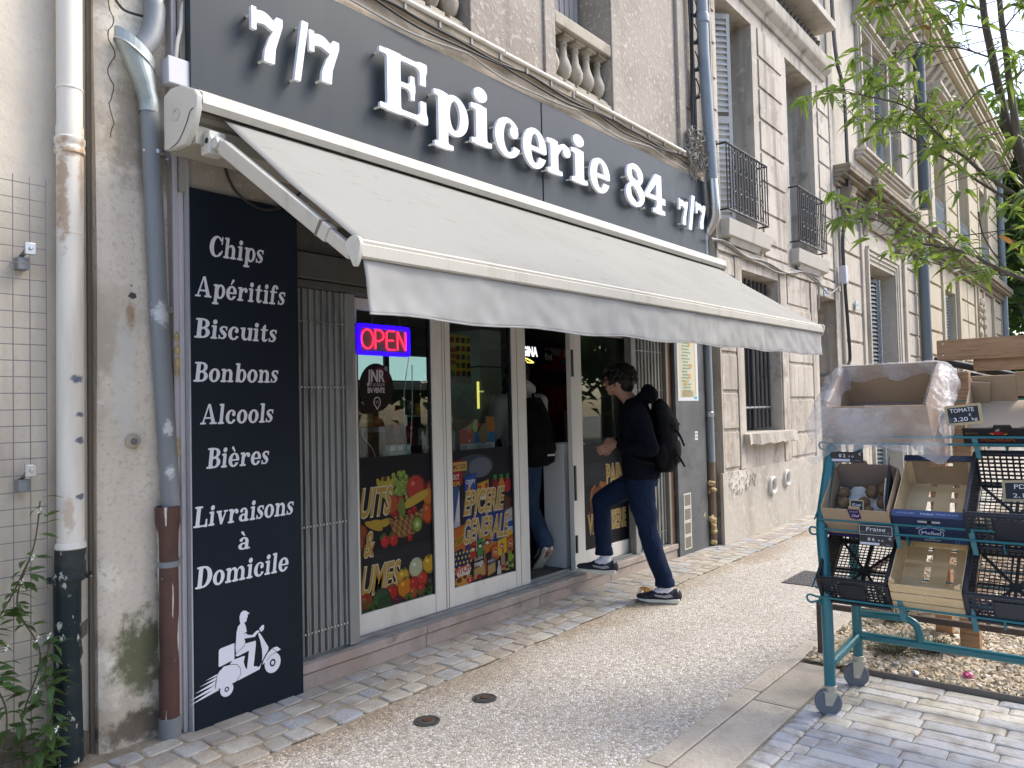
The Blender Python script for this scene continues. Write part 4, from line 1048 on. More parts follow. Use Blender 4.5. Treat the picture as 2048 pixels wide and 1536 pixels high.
# grocery film
p = Print((3.747,YG-.0042,0), (1,0,0), (0,0,1), .43); W2 = .651
p.rect(0,W2,.274,1.18,(28,30,40)); p.ell(.24,1.06,.20,.085,(70,76,92)); p.ell(.30,1.05,.12,.07,(112,118,132))
def pack(x0, x1, y0, y1, c, t=None, tc=(255,255,255), th=.028, sh=.02):
    p.poly([(x0,y0),(x1,y0+sh),(x1,y1+sh),(x0,y1)], tuple(int(v*.8) for v in c)); p.poly([(x0+.006,y0+.006),(x1-.006,y0+sh+.006),(x1-.006,y1+sh-.01),(x0+.006,y1-.01)], c)
    if t: p.text(t, (x0+x1)/2, y1-.055, th, tc, w=(x1-x0)*.82, bold=.02, align='c')
pack(0,.115,.93,1.10,(178,40,52)); p.rect(0,.16,1.04,1.10,(222,186,96)); p.text('AMILY SIZE',.004,1.055,.03,(150,40,50),w=.145,bold=.02)
p.text('ROOT',.004,.985,.035,(235,228,210),w=.08,bold=.03); p.text('OOPS',.008,.94,.032,(235,196,70),w=.08,bold=.03)
pack(.135,.255,.84,1.0,(48,92,178),'CRISPY'); p.ell(.195,.88,.045,.035,(168,92,52)); p.ell(.195,.885,.03,.02,(198,124,70)); p.ell(.18,.84,.04,.02,(228,214,180))
pack(.265,.385,.82,.94,(226,182,58)); p.ell(.325,.85,.045,.03,(236,226,186)); p.ell(.31,.865,.022,.018,(180,110,50)); p.ell(.36,.92,.018,.02,(206,50,60)); p.ell(.29,.915,.02,.01,(206,50,60))
for x, c in ((.455,(150,40,40)),(.525,(222,134,48)),(.595,(196,40,60))): p.ell(x,.90,.036,.05,c); p.rect(x-.02,x+.02,.91,.955,c); p.rect(x-.018,x+.018,.955,.985,(48,140,70))
pack(.40,.54,.78,.87,(84,58,44)); p.poly([(.55,.84),(.63,.80),(.62,.68),(.54,.70)],(98,62,44)); pack(.55,.65,.64,.72,(210,206,200)); pack(0,.08,.66,.93,(70,96,160)); p.poly([(.02,.66),(.08,.66),(.08,.92),(.05,.8)],(226,226,230)); p.rect(0,.08,.66,.7,(200,206,216))
pack(.10,.24,.72,.84,(40,54,96)); pack(.0,.13,.42,.66,(206,110,44)); p.text('Cheet',.004,.535,.06,(226,190,60),w=.12,bold=.06,rot=.25); p.text('Cheet',.004,.535,.06,(30,24,22),w=.12,bold=.005,rot=.25)
pack(.13,.56,.46,.72,(44,62,136),sh=.05); pack(.57,.65,.5,.66,(200,206,214)); p.rect(.585,.64,.60,.64,(40,90,170)); p.ell(.61,.54,.03,.04,(226,190,60))
for i in range(40): p.poly([(a+.01+rnd.random()*.42+.13, b+.47+rnd.random()*.05) for a, b in ((0,0),(.012,.004),(.01,.014))],(rnd.choice([(226,176,70),(206,132,50),(60,90,170)])))
gold(p,'ÉPICERIE',.115,.742,.155,.42,.18); gold(p,'GÉNÉRALE',.095,.548,.155,.48,.18)
for i, (c, c2) in enumerate((((190,52,40),(150,30,28)),((70,150,70),(40,110,50)),((206,124,48),(170,90,34)))):
    x = .17+.075*i; pack(x,x+.066,.415+.012*i,.535+.012*i,c); p.ell(x+.033,.50+.012*i,.026,.022,(60,34,26)); p.ell(x+.033,.495+.012*i,.018,.012,(236,226,206))
for x, c, a in ((.40,(206,92,40),0),(.47,(226,196,52),.03),(.57,(206,100,46),.035)): pack(x-.005,x+(.075 if a != .03 else .10),.37+a,.49+a,c); p.ell(x+.04,.445+a,.028,.028,(220,180,70)); p.ell(x+.04,.445+a,.022,.02,(196,44,40)); p.text('Lay',x+.04,.437+a,.018,(250,250,250),w=.03,bold=.02,align='c')
dots = [(.0,.33,.19,.52)]
p.poly([(0,.37),(.17,.36),(.18,.44),(.09,.52),(0,.50)],(30,36,96))
for i in range(5):
    for j_ in range(4): p.poly([(.01+.036*i+a+(.015 if j_ % 2 else 0),.38+.033*j_+b) for a, b in ((0,.012),(.010,0),(.02,.012),(.010,.024))],(226,206,66))
p.poly([(.02,.36),(.06,.405),(.10,.39),(.15,.41),(.18,.375),(.16,.335),(.06,.325)],(236,226,216)); p.text('PITCH',.03,.348,.045,(214,70,40),w=.14,bold=.04,rot=.12)
p.ell(.10,.305,.095,.034,(222,160,72)); p.ell(.06,.312,.026,.018,(112,58,38)); p.ell(.115,.325,.02,.013,(112,58,38)); p.ell(.165,.298,.036,.022,(196,48,52)); p.text('2',.165,.288,.026,(250,240,230),align='c',bold=.02)
pack(.205,.33,.285,.435,(196,160,98)); p.poly([(.205,.36),(.32,.378),(.318,.45),(.205,.435)],(38,34,34)); p.text('Sodeb',.215,.412,.028,(240,236,226),w=.09,rot=.1); p.text('mega',.215,.372,.04,(240,236,226),w=.095,bold=.03,rot=.1)
p.rect(.325,.342,.30,.42,(178,40,40)); pack(.35,.435,.285,.395,(196,164,104)); p.poly([(.35,.36),(.43,.372),(.43,.41),(.35,.395)],(52,80,110)); p.text('Sodeb',.356,.378,.02,(240,236,226),w=.065,rot=.1)
p.ell(.262,.30,.03,.018,(150,36,40))
for x, y0, y1, c, c2 in ((.475,.285,.34,(206,206,206),(220,216,206)),(.52,.31,.42,(176,150,130),(196,60,50)),(.565,.30,.35,(196,170,60),(60,50,40)),(.60,.32,.42,(150,180,60),(50,70,120)),(.632,.30,.36,(60,110,60),(200,190,80))):
    p.rect(x-.022,x+.022,y0-.008,y1-.02,c); p.poly([(x-.022,y1-.02),(x+.022,y1-.02),(x+.009,y1+.005),(x-.009,y1+.005)],c); p.rect(x-.009,x+.009,y1+.005,y1+.035,c2); p.rect(x-.019,x+.019,y0+.005,y0+.03,c2)
p.build('window_film', L2)
# bread film
p = Print((5.31,YG-.0042,0), (1,0,0), (0,0,1), .43); W3 = .72
p.rect(0,W3,.274,1.14,(36,37,44)); p.rect(0,W3,.8,.98,(50,54,62)); p.rect(.1,W3,.86,.92,(58,62,72))
p.poly([(.10,.66),(.13,.76),(.19,.80),(.22,.72),(.27,.82),(.36,.80),(.38,.66),(.34,.5),(.15,.52)],(186,124,66))
for x, y, rx, ry, c in ((.23,.72,.085,.06,(150,92,60)),(.17,.64,.07,.06,(134,78,50)),(.30,.62,.08,.07,(168,108,66)),(.26,.60,.05,.045,(140,84,54))): fruit_c = c; p.ell(x,y,rx,ry,tuple(int(v*.7) for v in c)); p.ell(x,y,rx*.85,ry*.85,c); p.ell(x,y,rx*.5,ry*.5,tuple(int(v*.8) for v in c)); p.ell(x,y,rx*.3,ry*.3,c)
for i in range(6): p.poly([(.07+.03*i,.58-.045*i),(.42,.60-.03*i),(.42,.575-.03*i),(.08+.03*i,.55-.045*i)],(176,126,72) if i % 2 else (108,70,40))
gold(p,'PAIN',.36,.78,.175,.30,.0); gold(p,'&',.40,.60,.12,.08,0); gold(p,'VIENNOISERIE',.06,.40,.155,.62,0)
p.build('window_film', L3)
# round sticker with letters, on the first pane
p = Print((3.115,YG-.0042,1.60), (1,0,0), (0,0,1), .55)
p.ell(0,0,.136,.146,(38,24,26),32); p.ell(-.10,-.13,.045,.028,(38,24,26),14,-.3); p.ell(.03,.06,.085,.055,(84,30,30),20,.6); p.ell(.0,.07,.075,.038,(112,40,34),20,.6); p.ell(.02,.045,.08,.04,(58,26,28),20,.6)
p.text('JNR',-.005,.035,.072,(222,218,214),w=.14,bold=.035,align='c',shear=.05); p.ell(.078,.115,.012,.013,(222,218,214),14); p.ell(.078,.115,.0095,.0105,(50,26,28),14); p.text('R',.078,.108,.013,(222,218,214),align='c')
p.text('JUST NO REASON',-.005,.006,.020,(206,200,196),w=.135,align='c'); p.text('EN VENTE',-.005,-.032,.030,(226,222,218),w=.135,bold=.035,align='c')
p.ell(0,-.088,.029,.031,(222,218,214)); p.poly([(-.027,-.10),(.027,-.10),(0,-.138)],(222,218,214)); p.ell(0,-.088,.023,.025,(46,26,28)); p.poly([(-.020,-.10),(.020,-.10),(0,-.127)],(46,26,28)); p.text('ICI',0,-.096,.016,(206,200,196),align='c')
p.build('round_sticker', L1)

# ================================================================ lit OPEN sign hanging in the window
t = thing('open_sign', 'lit neon style sign with red letters in a blue border, hanging in the window', 'neon sign', (3.2,3.555,1.8))
def rrect(x0, x1, z0, z1, r, n=5):
    P = []
    for cx, cz, a0 in ((x1-r,z1-r,0),(x0+r,z1-r,90),(x0+r,z0+r,180),(x1-r,z0+r,270)):
        for k_ in range(n+1): a = R(a0+90*k_/n); P.append((cx+r*math.cos(a), cz+r*math.sin(a)))
    return P
ys = 3.528; mpo = lambda u, v, w: (u, w, v)
ox0, ox1, oz0, oz1 = 2.925, 3.347, 1.789, 1.974
MB().prism([rrect(ox0,ox1,oz0,oz1,.022)], mpo, ys-.002, ys+.01).build('acrylic_backing', mat('smoky_acrylic', (.16,.12,.14), .25), t)
MB().prism([rrect(ox0,ox1,oz0,oz1,.022), rrect(ox0+.028,ox1-.028,oz0+.022,oz1-.022,.01)], mpo, ys-.014, ys-.003).build('blue_border', emit('blue_neon', (.012,.0,1.0), 1.1), t)
red = emit('red_neon', (1.0,.015,.05), 1.2)
def tubes(paths, nm):
    m = MB()
    for P in paths: m.tube([(x-.023, ys-.009, z) for x, z in P], .0048, 7)
    m.build(nm, red, t)
zb, zt = 1.828, 1.942
tubes([[(3.03+.045*math.cos(a), (zb+zt)/2+.057*math.sin(a)) for a in np.linspace(0,6.29,25)]], 'neon_letter')
tubes([[(3.09,zb),(3.09,zt)],[(3.09,zt),(3.13,zt),(3.152,zt-.015),(3.156,zt-.035),(3.148,zt-.055),(3.12,zt-.066),(3.09,zt-.066)]], 'neon_letter')
tubes([[(3.245,zt),(3.195,zt),(3.18,zt-.012),(3.18,zb+.012),(3.195,zb),(3.248,zb)],[(3.18,(zb+zt)/2),(3.235,(zb+zt)/2)]], 'neon_letter')
tubes([[(3.27,zb),(3.27,zt)],[(3.27,zt),(3.335,zb)],[(3.335,zb),(3.335,zt)]], 'neon_letter')
w = MB(); w.tube([(3.05,ys,1.978),(3.09,ys+.01,2.13)], .0012, 5); w.tube([(3.28,ys,1.978),(3.25,ys+.01,2.13)], .0012, 5); w.build('hanging_wire', M_steel, t)
w = MB(); w.tube(catmull([(3.368,ys+.02,1.80),(3.372,3.60,1.6),(3.375,3.61,1.45),(3.39,3.62,1.33),(3.41,3.63,1.2),(3.40,3.64,1.14)],6), .0028, 6); w.build('power_lead', M_grey_plastic, t)
MB().box(3.376,3.392,3.60,3.615,1.36,1.43).build('inline_switch', M_frame, t, bevel=.003)
# ================================================================ things seen inside
t = thing('power_strip', 'white multi-socket power strip with plugs lying on the window film top edge', 'power strip', (3.36,3.68,1.17))
m = MB(); m.box(3.27,3.46,3.64,3.70,1.165,1.20); m.build('strip_body', M_frame, t, bevel=.006)
m = MB()
for x in (3.30,3.36,3.43): m.box(x-.022,x+.022,3.635,3.69,1.201,1.24)
m.build('plug', M_frame, t, bevel=.006)
m = MB(); m.tube(catmull([(3.07,3.66,1.36),(3.09,3.67,1.3),(3.17,3.68,1.22),(3.2,3.68,1.14)],6), .003, 6); m.tube(catmull([(3.46,3.62,1.75),(3.455,3.62,1.5),(3.45,3.63,1.3),(3.44,3.64,1.14)],6), .003, 6); m.build('cord', M_frame, t)
t = thing('window_counter', 'counter ledge inside the shop behind the window films', 'counter', (3.6,3.9,.14))
MB().box(2.95,4.42,3.63,4.1,.14,1.12).build('counter_body', M_dark_room, t); MB().box(2.95,4.42,3.62,4.12,1.12,1.14).build('counter_top', mat('counter_top', (.06,.065,.075), .4), t)
t = thing('chiller_cabinet', 'refrigerated display with pale green lit panel inside the shop behind the first pane', 'fridge', (4.5,5.0,.14))
MB().box(4.05,5.0,4.95,5.5,.14,2.2).build('cabinet', mat('fridge_black', (.02,.02,.022), .4), t)
MB().box(4.12,4.92,4.92,4.949,1.72,1.93).build('light_panel', emit('cool_light_panel', (.50,.72,.68), .34), t)
MB().box(4.365,4.42,4.90,4.918,1.60,1.97).build('post', M_black, t)
m = MB(); m.box(4.10,4.95,4.90,4.95,1.64,1.70); m.box(4.05,4.34,4.88,4.95,1.285,1.325); m.box(4.55,4.95,4.88,4.95,1.40,1.42); m.build('shelf', M_grey_plastic, t, bevel=.003)
rr = random.Random(5)
for k_, (x0, x1, z0, z1, c) in enumerate(((4.06,4.2,1.33,1.44,(226,190,110)),(4.2,4.33,1.33,1.42,(196,110,60)),(4.40,4.5,1.15,1.49,(196,44,40)),(4.56,4.66,1.15,1.36,(178,48,44)),(4.68,4.78,1.42,1.52,(206,160,60)),(4.79,4.9,1.42,1.50,(120,130,140)),(4.57,4.66,1.43,1.55,(90,100,110)),(4.7,4.8,1.15,1.3,(150,150,150)))):
    t2 = thing('product_pack', ('tall red packet standing in the fridge display','small yellow packet on the low fridge shelf','orange-brown packet on the low fridge shelf','short red packet beside the tall one','amber packet on the upper fridge shelf','grey packet at the right end of the upper shelf','dark grey packet on the upper fridge shelf','pale grey packet at the fridge foot')[(1,2,0,3,4,5,6,7)[k_]], 'packet', ((x0+x1)/2,4.9,z0), 'packets displayed in the chiller')
    MB().box(x0,x1,4.86,4.95 if z0 < 1.3 else 4.94,z0+.002,z1).build('pack_body', mat('pack_colour', s2l(c), .4), t2, bevel=.004)
    pp = Print((x0,4.8585,z0), (1,0,0), (0,0,1)); pp.rect(.012,x1-x0-.012,(z1-z0)*.35,(z1-z0)*.6,tuple(min(255,v+50) for v in c)); pp.ell((x1-x0)*.6,(z1-z0)*.75,.018,.015,(240,230,210))
    if k_ == 2: pp.text('fini',.012,.22,.04,(250,245,240),w=.07,bold=.03); pp.line([(.07,.02),(.075,.1),(.05,.16)],.018,(120,90,60))
    pp.build('pack_print', t2)
t = thing('snack_poster', 'yellow advertising poster with rows of dark packets hanging inside the shop', 'poster', (4.72,4.38,1.67))
MB().box(4.60,4.88,4.385,4.39,1.67,2.08).build('sheet', M_frame, t)
p = Print((4.60,4.3845,1.67), (1,0,0), (0,0,1)); p.rect(0,.28,0,.41,(196,176,62)); p.rect(0,.28,0,.09,(150,150,150))
for i in range(4):
    for j_ in range(5):
        if (i, j_) in ((0,1),(0,2),(0,3)): continue
        p.poly([(.03+.065*i+a, .06+.07*j_+b) for a, b in ((0,0),(.045,.006),(.042,.05),(-.004,.045))], rr.choice([(60,50,50),(76,60,52),(150,60,40),(58,66,58),(86,120,66)]))
for j_ in range(3): p.ell(.05,.18+.05*j_,.05,.02,(170,90,50))
p.build('print', t)
t = thing('tall_cabinet', 'pale grey tall cabinet standing inside behind the second pane', 'cabinet', (5.15,4.45,.14))
m = MB(); m.box(5.02,5.30,4.40,4.9,.14,1.25); m.box(5.02,5.30,4.40,4.9,1.26,1.82); m.box(5.02,5.30,4.40,4.9,1.83,2.15); m.build('cabinet_body', mat('cabinet_grey', (.30,.32,.31), .5), t, bevel=.006)
t = thing('light_tube', 'thin yellow lit tube with a short crosspiece glowing inside the shop', 'light', (4.93,4.36,1.46))
m = MB(); m.box(4.930,4.939,4.35,4.37,1.46,1.69); m.build('tube', emit('yellow_line', (.85,.72,.16), .5), t); MB().box(4.944,5.0,4.35,4.37,1.60,1.612).build('crosspiece', emit('yellow_line_dim', (.8,.7,.25), .2), t)
t = thing('carton', 'open colourful printed carton on the counter behind the second pane', 'box', (4.33,3.86,1.14))
m = MB(); m.prism([[(0,0),(.39,0),(.39,.255),(.30,.255),(.29,.21),(.245,.2),(.2,.14),(.17,.2),(.13,.21),(.02,.17)]], lambda u,v,w: (4.135+u,w,1.142+v), 3.84, 3.85); m.box(4.135,4.525,4.0,4.01,1.142,1.38); m.box(4.135,4.145,3.85,4.0,1.142,1.3); m.box(4.515,4.525,3.85,4.0,1.142,1.36); m.build('carton_body', M_cardboard, t)
p = Print((4.135,3.8395,1.142), (1,0,0), (0,0,1)); p.rect(0,.15,.02,.165,(206,92,74)); p.rect(.15,.39,.06,.14,(70,140,196)); p.rect(0,.39,0,.06,(206,206,206)); p.rect(.30,.39,.14,.25,(226,140,70)); p.ell(.26,.12,.055,.07,(170,140,110)); p.ell(.10,.17,.02,.03,(190,150,110)); p.ell(.17,.19,.03,.05,(190,206,120)); p.ell(.21,.2,.018,.02,(206,70,110)); p.rect(.09,.105,.07,.09,(236,230,226)); p.rect(.01,.07,.01,.05,(170,170,175)); p.rect(.18,.36,.015,.045,(170,180,190))
p.build('carton_print', t)
t = thing('wrapped_pack', 'clear wrapped sweets standing left of the colourful carton', 'packet', (4.03,3.88,1.14))
MB().ball((4.035,3.88,1.38),.055,.05,.07).build('wrap_top', mat('cellophane', (.55,.52,.40), .25), t, smooth=50); MB().box(3.98,4.08,3.83,3.93,1.142,1.31).build('pack_body', mat('pale_pack', (.33,.34,.35), .4), t, bevel=.015)
t = thing('lit_drinks_sign', 'dark blue lit drinks sign with white letters above the doorway inside', 'lit sign', (6.75,5.15,1.9))
MB().box(6.42,6.97,5.16,5.24,1.94,2.16).build('sign_box', mat('dark_blue_box', (.005,.008,.05), .4), t, bevel=.01)
lm = emit('white_lit_letters', (.95,.95,1.0), .5)
p = Print((6.40,5.157,2.02), (1,0,0), (0,0,1)); p.text('RANGINA',-.05,.01,.10,(255,255,255),w=.50,bold=.05); p.build('lit_letters', t, lm)
m = MB(); m.tube(catmull([(6.65,5.15,1.955),(6.60,5.15,1.985),(6.61,5.15,2.0),(6.68,5.15,1.985),(6.76,5.15,1.955),(6.65,5.15,1.955)],5), .007, 6); m.build('neon_curl', emit('yellow_curl', (.9,.75,.15), .6), t)
t = thing('sweets_stand', 'dark red and white confectionery display stand inside beyond the doorway', 'display stand', (7.2,5.25,.14))
MB().box(6.97,7.5,5.2,5.5,.14,2.15).build('stand_body', mat('wine_red', (.09,.008,.014), .5), t, bevel=.01)
p = Print((6.97,5.1985,0), (1,0,0), (0,0,1)); p.rect(0,.53,1.9,2.14,(120,18,36)); p.poly([(.05,2.14),(.53,2.14),(.53,2.04),(.2,2.06)],(150,140,142)); p.ell(.14,2.03,.10,.09,(16,14,26)); p.text('fini',.06,2.0,.08,(214,208,206),w=.15,bold=.04); p.ell(.42,1.98,.05,.03,(60,100,90)); p.ell(.40,2.08,.04,.05,(150,40,50)); p.rect(0,.53,1.72,1.86,(20,18,24)); p.rect(.02,.5,1.3,1.68,(110,16,24))
for i in range(3): p.rect(.04+.16*i,.16+.16*i,1.74,1.84,(52,34,44))
for i in range(7): p.ell(.06+.07*i,1.46+.03*(i%2),.03,.05,(96,14,20) if i%2 else (130,30,30))
p.build('stand_print', t)
for k_, (x, y, z, w_, d_, h_, lb) in enumerate(((7.25,4.85,.14,.42,.3,.5,'brown cardboard carton lowest in the indoor pile'),(7.22,4.86,.645,.4,.28,.42,'brown cardboard carton in the middle of the indoor pile'),(7.27,4.87,1.07,.34,.26,.34,'brown cardboard carton topmost in the indoor pile'))):
    t = thing('carton', lb, 'box', (x,y,z), 'brown cartons stacked inside the shop')
    MB().box(x-w_/2,x+w_/2,y-d_/2,y+d_/2,z,z+h_).build('carton_body', M_cardboard, t, bevel=.004)
    MB().box(x-w_/2-.001,x+w_/2+.001,y-.025,y+.025,z+h_*.5,z+h_+.0012).build('tape', mat('parcel_tape', (.30,.21,.12), .3), t)
t = thing('white_cupboard', 'plain white panelled cupboard just inside the open doorway', 'cupboard', (5.33,3.75,.14))
MB().box(5.172,5.5,3.66,3.865,.142,1.155).build('cupboard_body', mat('white_melamine', (.56,.56,.55), .5), t, bevel=.004)

# ================================================================ right side panel
t = thing('side_panel', 'scuffed dark grey board closing the right end of the shopfront, with poster and stickers', 'panel', (7.02,3.42,0))
MB().box(6.703,7.343,3.415,3.45,.004,2.5).build('board', mat('scuffed_grey_board', (.085,.092,.098), .55, layers=[(3,(.13,.135,.14),.42,.72), (9,(.05,.055,.06),.55,.8), (34,(.36,.36,.36),.71,.75)]), t, bevel=.003)
p = Print((6.755,3.4135,1.51), (1,0,0), (0,0,1)); p.rect(0,.44,-.02,.62,(206,212,222)); p.rect(.03,.40,.01,.60,(196,196,178)); p.rect(.37,.385,.04,.6,(196,156,84)); p.rect(.34,.41,-.005,.02,(90,170,206))
rq = random.Random(11)
for i in range(17):
    z = .57-.031*i; x0 = .10+rq.uniform(-.02,.02); p.rect(x0,x0+rq.uniform(.12,.2),z,z+.014,(134,160,134))
for x, z in ((.26,.52),(.28,.30),(.26,.2),(.18,.13)): p.rect(x-.022,x+.022,z,z+.045,(206,162,100))
for i in range(5): p.rect(.08,.33,.025+.012*i,.031+.012*i,(176,160,120))
p.build('price_poster', t, M_matte_print)
p = Print((6.80,3.4135,.06), (1,0,0), (0,0,1))
for i in range(4): p.rect(0,.155,.135*i,.135*i+.132,(196,194,184)); p.rect(.014,.141,.135*i+.012,.135*i+.118,(118,112,102))
p.build('square_stickers', t, M_matte_print)
p = Print((7.09,3.4135,1.10), (1,0,0), (0,0,1)); p.rect(0,.062,0,.085,(222,222,222)); p.rect(.01,.03,.05,.072,(90,90,94)); p.rect(.036,.052,.05,.072,(100,100,104)); p.rect(.012,.028,.015,.04,(110,110,110)); p.rect(.036,.05,.018,.036,(90,90,94)); p.build('white_sticker', t, M_matte_print)
m = MB(); m.prism([[(7.225,.34),(7.275,.37),(7.262,.315)]], lambda u,v,w: (u,w,v), 3.4132, 3.4148); m.build('torn_sticker', M_slate_frame, t)

# ================================================================ awning
A0, A1, AF, ZB, ZF0, ZF1 = 1.825, 7.10, 2.18, 2.78, 2.045, 2.10
AW = thing('awning', 'extended off-white canvas awning with folding arms and a hanging valance over the shopfront', 'awning', (4.45,3.3,2.75))
def zf(x): return ZF0+(ZF1-ZF0)*(x-A0)/(A1-A0)
def fab(u, v):
    x = A0+.03*(1-v)+(A1-A0-.03*(1-v))*u; y = 3.13+(AF-3.13)*v; z0 = ZB; z1 = zf(x)+.035
    z = z0+(z1-z0)*v
    z -= .022*math.sin(math.pi*v)*(.6+.4*math.sin(math.pi*u))
    z += .004*math.sin(34*u+9*v)*math.sin(math.pi*v)*math.sin(math.pi*u)+.003*math.sin(15*u-14*v)*math.sin(math.pi*v)
    return (x, y, z)
c = MB(); c.grid(fab, 90, 24); f = c.build('canopy', M_fabric, AW, smooth=60)
s_ = f.modifiers.new('thick', 'SOLIDIFY'); s_.thickness = .002
# front bar and valance
m = MB(); xs = [A0-.005+(A1-A0+.01)*i/12 for i in range(13)]
pro = [(AF+.02,.036),(AF-.012,.038),(AF-.024,.028),(AF-.022,.018),(AF-.032,.012),(AF-.030,-.030),(AF-.018,-.036),(AF+.025,-.03),(AF+.04,.0)]
for a, b_ in zip(xs[:-1], xs[1:]):
    for q in range(len(pro)):
        p0, p1 = pro[q], pro[(q+1) % len(pro)]
        m.add([(a,p0[0],zf(a)+p0[1]),(b_,p0[0],zf(b_)+p0[1]),(b_,p1[0],zf(b_)+p1[1]),(a,p1[0],zf(a)+p1[1])], [(0,1,2,3)])
m.build('front_bar', M_awning_plastic, AW, smooth=25)
def val(u, v):
    x = A0+.012+(A1-A0-.03)*u; z1 = zf(x)-.034; h = .205-.006*math.sin(40*u)
    from_ = .35+.65*v
    y = AF-.012+from_*(.013*mnoise.noise((u*19+v*.9,v*.8,1.7))+.008*mnoise.noise((u*47-v*1.1,v*1.6,5.2))+.005*mnoise.noise((u*110+v*2,v*3,8.1)))
    dx = 0
    if u < .05: y += -.02*v*(1-u/.05); dx = .018*v*(1-u/.05)
    return (x+dx, y, z1-h*v)
c = MB(); c.grid(val, 260, 12); f = c.build('valance', M_valance, AW, smooth=60)
s_ = f.modifiers.new('thick', 'SOLIDIFY'); s_.thickness = .002
h = MB(); pts = [Vector(val(i/260,.985)) for i in range(261)]; h.tube(pts, .0042, 6); h.build('valance_hem', M_valance, AW, smooth=60)
def cap(x0, x1, pts, name, bev=.004):
    o = MB().prism([pts], lambda u,v,w: (w,u,v), x0, x1).build(name, M_awning_cap, AW, bevel=bev); return o
def curve_pts(P): return [(a, b) for a, b in catmull(P, 4, True)]
cap(1.705,1.735,[(3.36,2.895),(3.30,2.915),(3.20,2.905),(3.10,2.86),(3.075,2.83),(3.08,2.78),(3.105,2.72),(3.15,2.66),(3.18,2.637),(3.30,2.64),(3.36,2.65)],'end_cap',.008)
o = MB().tube(catmull([(1.703,3.10,2.775),(1.703,3.13,2.765),(1.703,3.16,2.72),(1.703,3.23,2.66),(1.703,3.30,2.645)],5), .0022, 5).build('cap_seam', M_groove, AW)
m = MB(); m.tube([(1.7035,3.245+.026*math.cos(a),2.785+.026*math.sin(a)) for a in np.linspace(.5,5.4,16)], .0018, 5); m.build('cap_moulding', mat('moulded_mark', (.5,.48,.43), .5), AW)
# cassette body
m = MB(); pc = [(3.36,2.90),(3.11,2.868),(3.078,2.845),(3.073,2.800),(3.092,2.772),(3.12,2.785),(3.13,2.81),(3.36,2.82)]
m.prism([pc], lambda u,v,w: (w,u,v), 1.735, 7.18); m.build('cassette', M_awning_plastic, AW)
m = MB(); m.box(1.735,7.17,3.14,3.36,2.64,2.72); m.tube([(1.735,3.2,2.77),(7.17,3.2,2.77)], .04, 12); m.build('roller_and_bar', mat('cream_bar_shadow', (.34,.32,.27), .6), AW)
cap(7.18,7.20,[(3.36,2.90),(3.11,2.868),(3.075,2.845),(3.07,2.79),(3.13,2.70),(3.36,2.66)],'end_cap',.004)
for x in (2.6,4.6,6.4): MB().box(x-.05,x+.05,3.15,3.40,2.60,2.64).build('wall_bracket', M_awning_plastic, AW, bevel=.004)
# arms
def arm(x, xs):
    P0 = Vector((x,3.11,2.66)); P1 = Vector((xs,AF+.04,zf(xs)-.01))
    b = MB(); d = P1-P0
    b.bar(P0+d*.07, P0+d*.86, .045, .064); b.bar(P0+d*.86, P1, .036, .052)
    b.build('folding_arm', M_awning_plastic, AW, bevel=.006)
    k_ = MB(); k_.tube([P0+Vector((-.035,.02,.0)), P0+Vector((.035,.02,.0))], .034, 14); k_.tube([P0+d*.03+Vector((-.03,0,0)),P0+d*.03+Vector((.03,0,0))], .026, 12); k_.bar(P0, P0+d*.1, .034, .05); k_.box(x-.04,x+.04,3.10,3.17,2.60,2.70)
    k_.build('shoulder_joint', M_awning_cap, AW, bevel=.004)
    q = MB(); q.tube([P0+Vector((-.042,.01,-.004)),P0+Vector((-.036,.01,-.004))], .013, 10); q.build('pivot_bolt', M_black, AW)
    cpt = MB().bar(P0+d*.80, P0+d*.815, .047, .066).build('elbow_seam', M_groove, AW)
arm(1.815, 1.835); arm(7.02, 7.04)
# end caps of the front bar
for x0, x1 in ((A0-.022,A0-.005),(A1+.006,A1+.024)):
    z = zf(x0)
    cap(x0,x1,curve_pts([(AF+.045,z+.02),(AF+.01,z+.047),(AF-.03,z+.036),(AF-.036,z-.0),(AF-.02,z-.05),(AF+.0,z-.066),(AF+.02,z-.03)]),'bar_end_cap',.002)
m = MB()
for q in ((AF-.022,.026),(AF-.008,-.05)): m.tube([(A0-.0235,q[0],zf(A0)+q[1]),(A0-.021,q[0],zf(A0)+q[1])], .0045, 8)
m.build('cap_screw', M_steel, AW)
m = MB(); m.tube(catmull([(2.02,3.40,2.72),(2.04,3.40,2.62),(2.10,3.39,2.53),(2.22,3.385,2.485),(2.34,3.39,2.52),(2.44,3.40,2.60),(2.5,3.4,2.66)],7), .0065, 8)
tag(m.build('motor_cable', M_cable), 'black cable looping on the tan board under the awning, above the advertising panel', 'cable')
